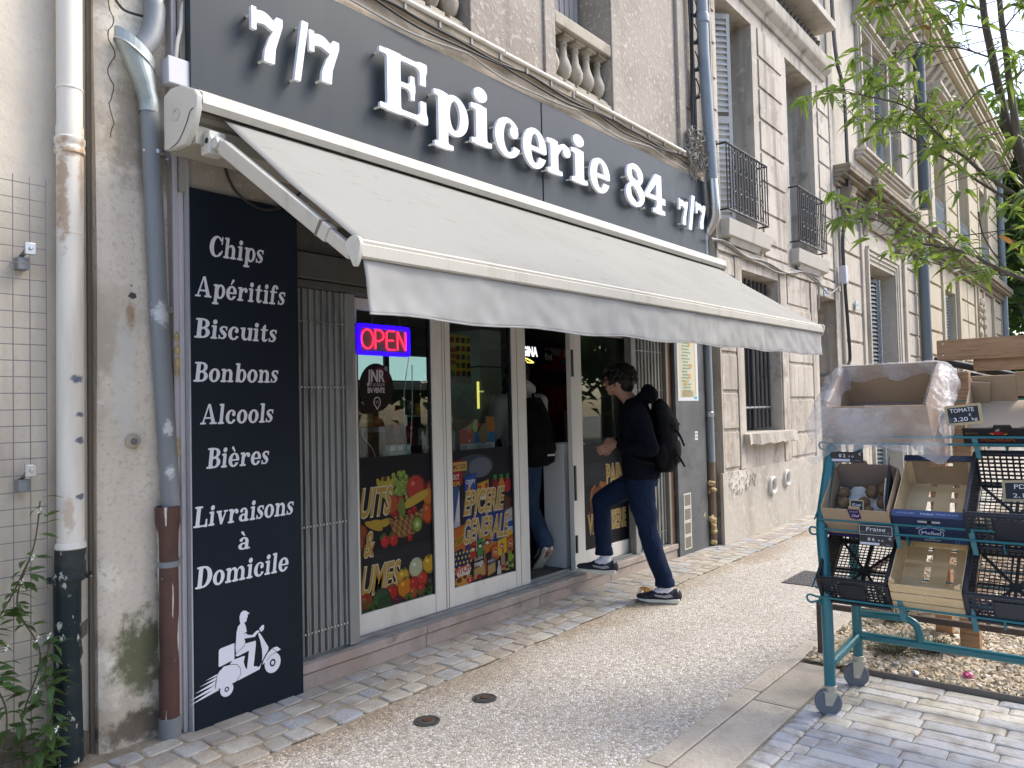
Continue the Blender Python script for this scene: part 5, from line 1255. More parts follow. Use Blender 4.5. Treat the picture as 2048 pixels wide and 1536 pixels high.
# ================================================================ rainwater pipes on the left
t = thing('white_downpipe', 'thick white enamelled downpipe standing on a dark green cast iron foot, left of shop', 'downpipe', (1.33,3.51,0))
cx, cy_ = 1.368, 3.51
def pr_(z0, z1, r0, dx0=0, dx1=0):
    return MB().tube([(cx+dx0,cy_,z0),(cx+dx1,cy_,z1)], r0, 20)
m = pr_(.91,2.58,.052,-.004,.0); m.tube([(cx,cy_,2.66),(cx+.002,cy_,5.5)], .050, 20); m.tube([(cx,cy_,2.58),(cx,cy_,2.70)], .0535, 20)
m.build('pipe_shaft', M_white_pipe, t, smooth=40)
m = MB(); m.lathe([(.053,2.58),(.0585,2.585),(.0585,2.605),(.055,2.61),(.055,2.622),(.0595,2.628),(.060,2.648),(.054,2.655)], (cx,cy_,0), 20); m.build('pipe_collar', M_white_pipe, t, smooth=40)
m = MB(); m.lathe([(.0525,2.86),(.0535,2.862),(.0535,2.867),(.0525,2.869)], (cx,cy_,0), 20); m.lathe([(.0525,2.235),(.0535,2.237),(.0535,2.242),(.0525,2.244)], (cx,cy_,0), 20); m.lathe([(.053,.905),(.059,.91),(.059,.925),(.053,.935)], (cx-.004,cy_,0), 20)
m.build('pipe_seam', M_white_pipe, t, smooth=40)
m = MB(); m.lathe([(.060,.80),(.0595,.905),(.056,.906),(.050,.905)], (cx-.005,cy_,0), 20); m.lathe([(.062,.03),(.058,.06),(.053,.3),(.051,.5),(.052,.76),(.056,.795)], (cx-.018,cy_,0), 20)
m.build('cast_iron_foot', M_darkgreen_pipe, t, smooth=40)
m = MB(); m.lathe([(.0585,.775),(.0605,.78),(.0605,.80),(.0585,.805)], (cx-.01,cy_,0), 20)
for s in (-1,1): m.box(cx-.01+s*.058,cx-.01+s*.084,cy_-.02,cy_+.01,.776,.80); m.tube([(cx-.01+s*.075,cy_-.03,.788),(cx-.01+s*.075,cy_+.015,.788)], .0085, 8)
m.build('pipe_clamp', M_darkgreen_pipe, t, smooth=35)

t = thing('zinc_downpipe', 'grey zinc downpipe with a tilted hopper, running into a brown painted iron foot', 'downpipe', (1.75,3.46,0))
yb = 3.455
m = MB(); m.tube([(1.80*yb/3.5,yb,.98),(1.745*yb/3.5*1.0,yb,1.9),(1.708*yb/3.5,yb,2.88)], [.041,.041,.040], 18); m.build('pipe_shaft', M_zinc, t, smooth=40)
m = MB()
top = Vector((1.628,yb,3.135)); n_ = 24; V = []
for k_ in range(n_):
    a = 2*math.pi*k_/n_; V.append((1.622+.088*math.cos(a), yb+.05*math.sin(a), 3.128-.055*math.cos(a)+.0))
def ring(cx_, cz, rx, ry, slope): return [(cx_+rx*math.cos(2*math.pi*k_/n_), yb+ry*math.sin(2*math.pi*k_/n_), cz-slope*rx*math.cos(2*math.pi*k_/n_)) for k_ in range(n_)]
rings = [ring(1.622,3.135,.088,.052,.62), ring(1.622,3.085,.088,.052,.62), ring(1.626,3.08,.083,.049,.6), ring(1.668,2.955,.050,.044,.25), ring(1.684,2.89,.042,.042,0), ring(1.684,2.84,.042,.042,0)]
for i in range(len(rings)-1):
    for k_ in range(n_):
        l = (k_+1) % n_; m.add([rings[i][k_],rings[i][l],rings[i+1][l],rings[i+1][k_]], [(0,1,2,3)])
m.add(ring(1.622,3.125,.087,.051,.62), [tuple(range(n_))])
m.build('hopper', M_zinc_light, t, smooth=40)
m = MB(); m.tube(ring(1.622,3.082,.089,.053,.62), .004, 6, closed=True); m.build('hopper_bead', M_steel, t, smooth=50)
m = MB(); m.tube(catmull([(1.725,yb+.01,5.5),(1.722,yb+.01,3.55),(1.720,yb+.01,3.36),(1.712,yb+.005,3.27),(1.69,yb,3.19),(1.655,yb,3.13),(1.63,yb,3.10)],5), .047, 18); m.build('upper_elbow', M_zinc, t, smooth=40)
m = MB()
for z in (2.65,1.93): m.lathe([(.0415,z),(.0445,z+.002),(.0445,z+.02),(.0415,z+.022)], (1.718 if z > 2 else 1.74,yb,0), 18)
m.tube([(1.655,yb-.005,2.66),(1.685,yb-.03,2.66)], .007, 6); m.tube([(1.757,yb-.02,2.64),(1.78,yb+.02,2.62)], .007, 8)
m.build('pipe_bracket', M_steel, t, smooth=40)
m = MB(); m.lathe([(.044,.05),(.044,.85),(.046,.93),(.054,.97),(.055,1.04),(.050,1.045),(.046,1.035)], (1.755,yb,0), 18, caps=False); m.lathe([(.047,.01),(.046,.05)], (1.757,yb,0), 18); m.build('iron_foot', M_brown_pipe, t, smooth=40)
m = MB(); m.lathe([(.0485,.005),(.0485,.095),(.045,.097)], (1.757,yb,0), 18); m.build('foot_sleeve', M_zinc, t, smooth=40)
m = MB(); m.lathe([(.0455,.77),(.048,.772),(.048,.795),(.0455,.797)], (1.755,yb,0), 18); m.tube([(1.80,yb-.02,.79),(1.806,yb+.04,.79)], .013, 8); m.build('foot_bracket', M_zinc, t, smooth=40)

# electrical bits
t = thing('junction_box', 'pale grey plastic junction box screwed beside the zinc pipe left of the sign', 'junction box', (1.79,3.42,3.05))
m = MB(); m.box(1.742,1.842,3.392,3.452,2.985,3.105); m.build('box_body', M_grey_plastic, t, bevel=.006); MB().box(1.739,1.845,3.380,3.391,2.982,3.108).build('box_lid', M_grey_plastic, t, bevel=.004)
m = MB(); m.tube(catmull([(1.87,3.44,3.55),(1.835,3.43,3.42),(1.82,3.415,3.28),(1.80,3.41,3.2),(1.795,3.42,3.10)],6), .009, 8); tag(m.build('white_cable', M_tube_white), 'cream cable dropping to the pale junction box beside the sign', 'cable')
m = MB(); m.tube(catmull([(1.545,3.50,3.36),(1.55,3.49,3.335),(1.575,3.485,3.30),(1.61,3.485,3.29),(1.68,3.48,3.295)],6), .006, 8); tag(m.build('grey_cable', M_cable), 'short dark cable curving from a small box to the zinc pipe', 'cable')
t = thing('cable_gland', 'small grey cable box high on the weathered cement strip', 'junction box', (1.54,3.49,3.38))
MB().box(1.49,1.58,3.47,3.505,3.385,3.45).build('box_body', M_cable_grey, t, bevel=.006); MB().tube([(1.545,3.49,3.345),(1.545,3.49,3.39)], .012, 8).build('gland_nut', M_cable_grey, t)
t = thing('bell_push', 'round beige bell push with grey button on the cement strip', 'bell', (1.622,3.50,1.35))
MB().lathe([(.033,0),(.033,-.012),(.026,-.02),(0,-.02)], (1.62,3.505,1.345), 20, 'y', caps=False).build('bell_base', mat('beige_bakelite', (.40,.33,.25), .5), t, smooth=30); MB().lathe([(.015,-.02),(.014,-.027),(0,-.028)], (1.62,3.505,1.345), 16, 'y', caps=False).build('bell_button', mat('grey_button', (.13,.13,.13), .4), t, smooth=30)
m = MB()
m.prism([[(1.600,1.995),(1.615,2.016),(1.636,2.010),(1.64,1.992),(1.622,1.984)]], lambda u,v,w: (u,w,v), 3.4925, 3.50)
for x, z in ((1.617,2.045),(1.622,1.905),(1.62,1.865)): m.lathe([(.006,0),(0,-.004)], (x,3.4945,z), 8, 'y', caps=False)
tag(m.build('plugged_hole', mat('dark_hole_filling', (.07,.065,.055), .9)), 'grey plugged hole with old screw holes below it on the cement strip', 'hole')
# crack down the strip, as an open dark joint
ck = MB(); rc = random.Random(2); P = []
for i in range(34):
    P.append((1.532+.012*math.sin(i*.9)+rc.uniform(-.006,.006)+.004*i/34, 3.4905, 3.42-.022*i))
for i, (a, b) in enumerate(zip(P[:-1], P[1:])): ck.bar(a, b, .001+.004*abs(math.sin(i*1.3))*(1-i/40), .004, (1,0,0))
ck.build('cement_crack', mat('crack_shadow', (.05,.045,.035), 1), SB)
m = MB()
for k_, (x, z) in enumerate(((1.803,1.82),(1.806,1.76),(1.807,1.70),(1.803,1.66),(1.801,1.33),(1.803,1.29))): m.ball((x,3.46,z), .012+.004*(k_%3), .02, .03, 8, 6)
m.build('expanding_foam', M_foam, SB, smooth=60)

# ================================================================ wire trellis and jasmine
t = thing('wire_trellis', 'galvanised square wire mesh trellis fixed on the cream wall', 'trellis', (1.0,3.52,0))
m = MB(); yw = 3.515; rt_ = random.Random(4)
zz = [2.425-.0665*i for i in range(36)]; xx = [1.276-.0615*i for i in range(20)]
for x in xx: m.tube([(x,yw,.06),(x,yw+.003*math.sin(9*x),1.2),(x,yw,2.455)], .0021, 5)
m.build('vertical_wires', M_mesh, t); m = MB()
for z in zz: m.tube([(1.277,yw-.003,z),(.9,yw-.003,z+.002*math.sin(20*z)),(.1,yw-.003,z)], .0021, 5)
m.build('horizontal_wires', M_mesh, t)
for x, z in ((1.205,2.15),(1.205,1.24)):
    b = MB(); b.box(x-.03,x+.012,yw+.01,3.58,z-.08,z-.03); b.bar((x-.005,yw-.01,z),(x-.02,3.575,z-.05), .022, .004); b.build('standoff_bracket', M_zinc, t, bevel=.002)
    b = MB(); b.box(x-.012,x+.03,yw-.012,yw+.006,z-.02,z+.03); b.tube([(x+.01,yw-.02,z+.005),(x+.01,yw+.02,z+.005)], .008, 8); b.build('bracket_clip', M_steel, t, bevel=.003)

def blade(mb, base, d, L, w, droop=.25, roll=0., nseg=3, fold=.25):
    """one leaf: pointed blade of a few faces, folded along the midrib and drooping"""
    d = Vector(d).normalized(); up_ = Vector((0,0,1))
    s = d.cross(up_)
    if s.length < .05: s = Vector((1,0,0))
    s.normalize(); n = s.cross(d)
    s2 = s*math.cos(roll)+n*math.sin(roll); n2 = n*math.cos(roll)-s*math.sin(roll)
    prof = [0, .75, 1.0, .55, 0] if nseg == 3 else [0, 1, 0]
    m_ = len(prof)-1; V = []; F = []
    for i, p_ in enumerate(prof):
        tt = i/m_; c = Vector(base)+d*L*tt-Vector((0,0,1))*droop*L*tt*tt
        if p_ == 0: V.append([c])
        else: V.append([c+s2*w*p_*.5+n2*w*fold*p_*.5, c, c-s2*w*p_*.5+n2*w*fold*p_*.5])
    idx = []; flat = []
    for r_ in V: idx.append(list(range(len(flat), len(flat)+len(r_)))); flat += r_
    for a, b in zip(idx[:-1], idx[1:]):
        if len(a) == 1: F += [(a[0],b[0],b[1]),(a[0],b[1],b[2])]
        elif len(b) == 1: F += [(a[0],b[0],a[1]),(a[1],b[0],a[2])]
        else: F += [(a[0],b[0],b[1],a[1]),(a[1],b[1],b[2],a[2])]
    mb.add(flat, F)
t = thing('jasmine', 'leafy jasmine with white star flowers climbing the wire trellis at the lower left', 'climbing plant', (1.05,3.48,0))
rj = random.Random(21)
stems = [[(1.2,3.53,.0),(1.18,3.51,.25),(1.24,3.49,.5),(1.16,3.50,.72),(1.22,3.49,.95),(1.245,3.5,1.12)],
         [(1.1,3.53,.0),(1.12,3.49,.3),(1.05,3.5,.55),(1.15,3.49,.78),(1.2,3.5,.88)], [(1.22,3.53,.0),(1.27,3.46,.22),(1.25,3.47,.42),(1.27,3.47,.56)],
         [(1.0,3.53,0),(.98,3.47,.3),(1.08,3.46,.5),(1.0,3.48,.75),(1.07,3.5,.95)], [(.9,3.53,0),(.88,3.46,.3),(.9,3.47,.6)], [(1.15,3.5,0),(1.2,3.4,.14),(1.24,3.38,.26)]]
sm = MB(); lv = MB(); fl = MB()
for st_ in stems:
    c = catmull(st_, 8); sm.tube(c, .0032, 5)
    for p_ in c:
        dens = (3 if p_[2] < .45 else 2) if p_[2] < .8 else 1
        for k_ in range(dens):
            if rj.random() < .86:
                a = rj.uniform(-2.8,.6); d = (math.cos(a)*.8, -abs(math.sin(a))*.6-.1, rj.uniform(-.3,.45))
                b = Vector(p_)+Vector((rj.uniform(-.02,.02),rj.uniform(-.03,.01),rj.uniform(-.03,.03))); L_ = rj.uniform(.045,.085)
                if b.x > 1.275: continue
                lv.tube([b, b+Vector(d)*.012], .001, 4); blade(lv, b+Vector(d)*.01, d, L_, L_*.42, rj.uniform(0,.5), rj.uniform(-.7,.7))
    for p_ in c[6::6]:
        if rj.random() < .55:
            b = Vector(p_)+Vector((rj.uniform(-.04,.04),-.05,rj.uniform(-.02,.04)))
            for q in range(5):
                a = q*1.2566+rj.random()*.3; blade(fl, b, (math.cos(a),-.35,math.sin(a)), .017, .009, 0, .5, 1, .1)
            sm.tube([Vector(p_), b+Vector((0,.01,0))], .0012, 4)
sm.build('stems', mat('green_brown_stem', (.09,.08,.04), .7), t); lv.build('foliage', M_leaf_vine, t, recalc=False); fl.build('flowers', M_flower, t, recalc=False)
# ================================================================ middle house
MH = thing('rendered_house', 'grey-beige rendered town house with grooved panels and two iron balconies, right of the shop', 'house', (9.5,3.35,0))
YM = 3.35
w = MB()
wall_holes(w, 7.56, 11.86, 0, 10.0, YM, YM+.42, [(8.22,9.36,1.12,2.94),(10.80,11.74,.12,2.925),(7.74,8.76,3.40,5.90),(9.875,10.94,3.40,5.895),(7.74,8.76,6.9,9.3),(9.875,10.94,6.9,9.3)])
w.build('wall', M_midwall, MH)
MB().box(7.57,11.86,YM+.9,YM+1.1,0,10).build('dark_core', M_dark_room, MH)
pl = MB(); wall_holes(pl, 7.50, 10.70, 0, .735, YM-.035, YM, []); pl.build('plinth', M_plinth, MH, bevel=.01)
# raised bands
b = MB()
for x0, x1, z0, z1 in ((7.565,7.60,.74,9.9),(8.02,8.20,.74,3.05),(9.385,9.60,.74,3.05),(10.54,10.78,.0,3.05)): MB().box(x0,x1,YM-.02,YM-.0005,z0,z1).build('pilaster_band', M_midwall, MH, bevel=.006)
b = MB(); b.box(7.565,11.86,YM-.03,YM-.0005,3.06,3.15); b.build('string_course', M_midwall, MH, bevel=.006)
# rustication blocks: raised panels parted by sunk joints
def blocks(x0, x1, zs, g=.018, d=.016):
    m = MB()
    for a, b_ in zip(zs[:-1], zs[1:]): m.box(x0,x1,YM-d,YM-.0004,a+g,b_-g)
    m.build('rusticated_blocks', M_midwall, MH, bevel=.008)
zl = [.76,1.17,1.58,1.99,2.40,2.81,3.04]
blocks(7.61,8.0,zl); blocks(9.62,10.52,[.62+.14,1.06,1.50,1.94,2.38,2.65]); 
b = MB(); b.box(9.66,10.47,YM-.012,YM-.0004,2.69,3.04); b.build('upper_panel', M_midwall, MH, bevel=.006)
zu = [3.17,3.33,3.70,4.07,4.44,4.82,5.20,5.57,5.94]
blocks(8.935,9.715,zu); blocks(7.61,7.70,[3.17,3.53,3.88,4.2,4.54,4.88,5.26,5.61,5.95]); blocks(11.12,11.6,zu)
b = MB(); b.box(11.64,11.86,YM-.02,YM-.0005,0,9.9); b.build('corner_band', M_midwall, MH, bevel=.006)
# cornice
c = MB()
pc = [(YM,6.06),(YM-.03,6.06),(YM-.05,6.12),(YM-.12,6.17),(YM-.135,6.20),(YM-.135,6.34),(YM-.12,6.36),(YM,6.38)]
c.prism([pc], lambda u,v,w_: (w_,u,v), 7.565, 11.45); c.build('cornice', M_midwall, MH, bevel=.004)
for x in (9.7,): MB().box(9.55,11.15,YM-.3,YM,6.62,6.72).build('upper_balcony_slab', M_balcony, MH, bevel=.01)
# scroll-cut row of dark tiles on the cornice (roof tile ends laid on the ledge)
q = MB()
for i in range(12): q.tube([(9.55+.13*i,YM-.10,6.42),(9.55+.13*i,YM,6.47)], .05, 8)
q.build('ledge_tiles', mat('dark_clay_tile', (.05,.042,.036), .8), MH, smooth=40)
# ground floor barred window
def win(x0, x1, z0, z1, y, name='window'):
    return MB().box(x0-.02,x1+.02,y,y+.03,z0-.02,z1+.02).build(name, M_dark_room, MH)
wn = win(8.22,9.36,1.12,2.94,YM+.36)
g = MB()
for i in range(9): g.tube([(8.27+.128*i,YM+.13,1.16),(8.27+.128*i,YM+.13,2.90)], .016, 8)
g.build('window_bars', M_iron, wn)
g = MB(); g.tube([(8.22,YM+.13,1.40),(9.36,YM+.13,1.40)], .015, 8); g.tube([(8.22,YM+.13,2.55),(9.36,YM+.13,2.55)], .013, 8); g.build('cross_bar', M_zinc, wn)
g = MB(); g.box(8.225,8.262,YM+.31,YM+.35,1.13,2.93); g.box(9.31,9.355,YM+.31,YM+.35,1.13,2.93); g.box(8.265,8.60,YM+.31,YM+.35,1.13,1.27); g.build('window_frame', M_shutter_grey, wn, bevel=.003)
s = MB(); rs = random.Random(8); n = 12
top_ = 1.125
def sill_y(i): return YM-.15+.012*math.sin(i*1.7)-(0 if i > 3 else -.05*(4-i)/4-.02*(i%2))
for i in range(n):
    a, b_ = 8.10+1.40*i/n, 8.10+1.40*(i+1)/n; y0, y1 = sill_y(i), sill_y(i+1); d0 = .012*math.sin(i*2.1); d1 = .012*math.sin((i+1)*2.1)
    s.add([(a,y0,1.0+d0),(b_,y1,1.0+d1),(b_,YM+.3,1.0),(a,YM+.3,1.0),(a,y0+.01,top_-.01),(b_,y1+.01,top_-.01),(b_,YM+.3,top_),(a,YM+.3,top_)], [(0,1,5,4),(4,5,6,7),(0,3,2,1),(3,0,4,7),(1,2,6,5)])
s.build('broken_sill', M_plinth, wn)
# doorway
d = MB(); d.box(10.79,11.75,YM+.40,YM+.44,.1,2.95); dr = d.build('door', mat('dark_brown_door', (.03,.026,.022), .5), MH)
MB().box(10.80,11.74,YM-.12,YM+.42,0,.13).build('door_threshold', M_plinth, dr, bevel=.006)
t = thing('intercom', 'small steel intercom plate on the doorway side wall of the grey-beige house', 'intercom', (11.73,3.55,1.6))
MB().box(11.725,11.739,3.45,3.66,1.42,1.86).build('plate', M_zinc, t, bevel=.003); MB().box(11.718,11.7245,3.50,3.60,1.62,1.68).build('screen', M_black, t); MB().box(11.718,11.7245,3.49,3.62,1.72,1.82).build('speaker_grille', M_steel, t)
# number plates
for x, z, lb, num, yy in ((11.2,2.995,'small blue house number plate over the dark doorway','52',YM-.002),(12.55,2.92,'small blue house number plate on the rusticated limestone pier','54',3.29)):
    t = thing('number_plate', lb, 'number plate', (x,yy,z), 'blue house number plates')
    MB().box(x-.07,x+.07,yy-.01,yy,z-.07,z+.07).build('plate', mat('pale_blue_enamel', (.45,.50,.58), .4), t, bevel=.003)
    p = Print((x-.07,yy-.0105,z-.07), (1,0,0), (0,0,1)); p.rect(.008,.132,.008,.132,(186,198,214)); p.text(num,.07,.045,.05,(50,70,120),w=.075,bold=.03,align='c'); p.build('digits', t)
# upper windows with folded shutters and balconies
def louvre(mb, p0, p1, z0, z1, n, th=.03):
    """louvred leaf standing between plan points p0 and p1"""
    p0 = Vector((*p0,0)); p1 = Vector((*p1,0)); d = (p1-p0); L_ = d.length; d.normalize(); nn = Vector((-d.y,d.x,0))
    def bx_(a, b, za, zb, t0, t1):
        q = [p0+d*a+nn*t0, p0+d*b+nn*t0, p0+d*b+nn*t1, p0+d*a+nn*t1]
        mb.hexa([(v.x,v.y,za) for v in q], [(v.x,v.y,zb) for v in q])
    bx_(0,.04,z0,z1,-th/2,th/2); bx_(L_-.04,L_,z0,z1,-th/2,th/2); bx_(.04,L_-.04,z0,z0+.1,-th/2,th/2); bx_(.04,L_-.04,z1-.06,z1,-th/2,th/2)
    bx_(.04,L_-.04,(z0+z1)/2-.04,(z0+z1)/2+.04,-th/2,th/2)
    k_ = (z1-z0-.16)/n
    for i in range(n):
        za = z0+.1+k_*i
        if abs(za-(z0+z1)/2) < .06: continue
        q = [p0+d*.04-nn*th*.55, p0+d*(L_-.04)-nn*th*.55, p0+d*(L_-.04)+nn*th*.5, p0+d*.04+nn*th*.5]
        mb.add([(q[0].x,q[0].y,za),(q[1].x,q[1].y,za),(q[2].x,q[2].y,za+k_*1.0),(q[3].x,q[3].y,za+k_*1.0),(q[0].x,q[0].y,za+.008),(q[1].x,q[1].y,za+.008),(q[2].x,q[2].y,za+k_+.008),(q[3].x,q[3].y,za+k_+.008)], [(3,2,1,0),(4,5,6,7),(0,1,5,4),(2,3,7,6)])
for x0, x1, op in ((7.74,8.76,'closed'),(9.875,10.94,'open')):
    wn = win(x0,x1,3.38,5.9,YM+.40)
    f = MB(); f.box(x0,x0+.06,YM+.33,YM+.39,3.4,5.9); f.box(x1-.06,x1,YM+.33,YM+.39,3.4,5.9); f.box((x0+x1)/2-.04,(x0+x1)/2+.04,YM+.33,YM+.39,3.4,5.9); f.build('sash', M_shutter_grey, wn)
    MB().box(x0+.06,x1-.06,YM+.36,YM+.37,3.4,5.9).build('pane', M_glass_dark, wn)
    s = MB()
    if op == 'closed':
        louvre(s,(x0+.26,YM+.30),(x0+.52,YM+.06),3.42,5.84,34)
    else:
        louvre(s,(x0+.05,YM+.20),(x0+.07,YM+.02),3.42,5.84,34); louvre(s,(x0+.12,YM+.30),(x0+.48,YM+.22),3.42,5.80,34)
    s.build('shutter', M_shutter_grey, wn)
    if op == 'closed':
        s = MB(); louvre(s,(x0+.60,YM+.10),(x0+.56,YM+.30),3.42,5.84,34); s.build('shutter', M_shutter_grey, wn)
    if op == 'closed': 
        m = MB(); 
        for i in range(14): m.box(x0+.001,x0+.012,YM+.002,YM+.36,3.42+.19*i,3.60+.19*i)
        m.build('reveal_lining', M_plinth, MH)
def scroll(mb, cx, cz, y, r, s, flip=1):
    P = []
    for i in range(13):
        a = i/12*4.4; rr = r*(1-.62*i/12); P.append((cx+flip*(rr*math.sin(a)), y, cz+s*(r-rr*math.cos(a)-r)))
    mb.tube(P, .006, 5)
for lab, x0, x1, slab, wx in (('black wrought iron balcony with grey slab nearest the sign',7.66,8.80,(7.68,8.91),(7.74,8.76)),('black wrought iron balcony with grey slab farther from the sign',9.85,10.97,(9.83,11.09),(9.875,10.94))):
    t = thing('balcony', lab, 'balcony', ((x0+x1)/2,YM-.06,3.23), 'small iron balconies of the rendered house')
    yr = YM-.115
    m = MB(); m.hexa([(slab[0]+.02,YM-.10,3.23),(slab[1]-.02,YM-.10,3.23),(slab[1]-.02,YM,3.20),(slab[0]+.02,YM,3.20)],[(slab[0],YM-.121,3.40),(slab[1],YM-.121,3.40),(slab[1],YM,3.40),(slab[0],YM,3.40)]); m.build('slab', M_balcony, t, bevel=.006)
    m = MB(); xm = (x0+x1)/2; m.hexa([(xm-.42,YM-.05,3.16),(xm+.42,YM-.05,3.16),(xm+.42,YM-.03,3.16),(xm-.42,YM-.03,3.16)],[(xm-.42,YM-.08,3.229),(xm+.42,YM-.08,3.229),(xm+.42,YM-.03,3.229),(xm-.42,YM-.03,3.229)]); m.build('slab_corbel', M_balcony, t)
    m = MB(); z0, z1 = 3.49, 4.19
    for z in (z0, z1): m.tube([(x0,YM+.02,z),(x0,yr,z)], .011, 6); m.tube([(x0,yr,z),(x1,yr,z)], .012, 6); m.tube([(x1,yr,z),(x1,YM+.02,z)], .011, 6)
    m.build('rails', M_iron, t)
    m = MB(); nb = 15
    for i in range(nb+1): m.tube([(x0+(x1-x0)*i/nb,yr,z0),(x0+(x1-x0)*i/nb,yr,z1)], .0075, 6)
    m.build('balusters', M_iron, t)
    m = MB()
    for i in range(2,13,2):
        cx = x0+(x1-x0)*(i+.5)/nb
        for zc, s in ((z1-.05,-1),(z0+.05,1),((z0+z1)/2+.10,-1),((z0+z1)/2-.10,1)):
            for fl_ in (-1,1): scroll(m, cx, zc, yr, .042, s, fl_)
    m.build('scrollwork', M_iron, t)
# round vents in the plinth
for x, z, r_, lb in ((8.83,.50,.105,'round white vent ring in the plinth, the left and lower of two'),(9.30,.545,.10,'round white vent ring in the plinth, the right and higher of two')):
    t = thing('vent_ring', lb, 'vent', (x,YM-.05,z), 'round white vents in the plinth')
    MB().lathe([(r_,0),(r_,-.03),(r_-.015,-.04),(r_-.035,-.03),(r_-.04,.0)], (x,YM-.035,z), 24, 'y', caps=False).build('ring', mat('white_pvc', (.62,.60,.56), .45), t, smooth=40)
    MB().lathe([(r_-.036,-.006),(0,-.006)], (x,YM-.035,z), 24, 'y', caps=False).build('backing', mat('vent_back', (.30,.27,.225), .8), t)
# torn render: rough scar
m = MB(); rq = random.Random(6)
for i in range(60):
    x = 7.62+rq.random()*.75; z = .60+rq.uniform(-.16,.13)*(1.1-(x-7.6)); s_ = rq.uniform(.015,.035)
    m.add([(x-s_,YM-.036,z),(x,YM-.036-rq.uniform(.003,.007),z+s_*rq.uniform(.8,2.0)),(x+s_*.5,YM-.036,z-s_*rq.uniform(.5,1.6)),(x+s_*.7,YM-.035,z+s_)], [(0,2,3),(0,3,1),(1,3,2)])
m.build('crumbled_render', M_plinth, MH); patch(M_plinth,(7.95,3.31,.63),(.42,.3,.17),(.62,.58,.52),.8,14); patch(M_plinth,(7.75,3.31,.86),(.3,.3,.12),(.25,.22,.18),.7,12)
# bluish pipe between shop and middle house
t = thing('blue_grey_downpipe', 'blue-grey downpipe between the shop and the rendered house', 'downpipe', (7.40,3.30,3))
m = MB(); m.tube([(7.27,3.285,9.5),(7.29,3.285,5.0),(7.40,3.285,3.75)], .058, 16); m.build('pipe_shaft', M_bluepipe, t, smooth=40)
m = MB(); m.lathe([(.058,5.32),(.07,5.33),(.07,5.40),(.064,5.42),(.058,5.42)], (7.29,3.285,0), 16); m.build('pipe_collar', M_bluepipe, t, smooth=40)
m = MB(); m.tube(catmull([(7.40,3.285,3.76),(7.43,3.285,3.5),(7.45,3.30,3.38),(7.46,3.36,3.27),(7.46,3.42,3.2)],5), .055, 14); m.build('elbow', M_steel, t, smooth=40)
t = thing('lower_downpipe', 'thin grey downpipe ending in a brown foot at the right edge of the side panel', 'downpipe', (7.42,3.41,0))
m = MB(); m.tube([(7.40,3.40,3.2),(7.415,3.40,.86)], .042, 14); m.build('pipe_shaft', M_bluepipe, t, smooth=40); MB().lathe([(.043,1.32),(.049,1.325),(.049,1.37),(.043,1.375)], (7.412,3.40,0), 14).build('pipe_collar', M_steel, t, smooth=40)
MB().tube([(7.42,3.41,.88),(7.44,3.42,0)], .046, 14).build('brown_foot', mat('brown_pipe_foot', (.17,.115,.075), .6, layers=[(8,(.10,.07,.05),.5,.8)]), t, smooth=40)
m = MB()
for k_ in range(26): 
    z = rq.choice([rq.uniform(.02,.32),rq.uniform(.02,.32),rq.uniform(.55,.66)]); m.ball((7.36+rq.uniform(0,.04)+.12*(.3-z if z < .3 else 0),3.40+rq.uniform(-.03,.02),z), rq.uniform(.015,.04), None, rq.uniform(.015,.03), 8, 5)
tag(m.build('foam_filler', M_foam, smooth=60, origin=(7.38,3.4,0)), 'lumps of yellow expanding foam at the foot of the side panel edge', 'foam')
# bundled cables beside the blue pipe and nest of cable ends
cb = MB(); rc = random.Random(9)
for k_ in range(5): 
    P = [(7.16+.012*k_+.018*math.sin(i*.8+k_)-.0*i, 3.37-.012*(k_%3), 9.5-(9.5-4.05)*i/22) for i in range(23)]; cb.tube(P, .011, 6)
for i in range(7):
    z = 4.55+.28*i; cb.tube([(7.18,3.35,z),(7.25,3.335,z+.02)], .02, 6); cb.tube(catmull([(7.2,3.34,z),(7.24,3.32,z+.06),(7.25,3.33,z+.14),(7.21,3.34,z+.2)],4), .007, 5)
tag(cb.build('cable_bundle', M_cable, origin=(7.2,3.36,4)), 'bundle of black cables running up beside the blue-grey downpipe', 'cables')
ns = MB()
for k_ in range(46):
    c = Vector((7.16+rc.uniform(-.16,.12),3.34+rc.uniform(-.05,.04),4.0+rc.uniform(-.16,.18))); a = rc.uniform(0,6.28)
    P = [c+Vector((math.cos(a+i*.7)*rc.uniform(.03,.09),rc.uniform(-.03,.03),math.sin(a+i*.7)*rc.uniform(.04,.11)-.01*i)) for i in range(6)]
    ns.tube(catmull(P,3), rc.uniform(.004,.009), 5)
tag(ns.build('cable_tangle', M_cable_grey, origin=(7.16,3.34,4)), 'tangle of grey cable ends above the right end of the sign', 'cables')
lf = MB()
for k_ in range(40):
    c = Vector((7.2+rc.uniform(-.22,.15),3.32+rc.uniform(-.05,.03),3.93+rc.uniform(-.17,.3))); a = rc.uniform(0,6.28)
    blade(lf, c, (math.cos(a),rc.uniform(-.6,.2),math.sin(a)), rc.uniform(.06,.13), rc.uniform(.02,.05), .4, rc.uniform(-1,1))
lf.build('dry_rags', mat('grey_beige_rag', (.24,.21,.165), .9), bpy.data.objects['cable_tangle'], recalc=False)
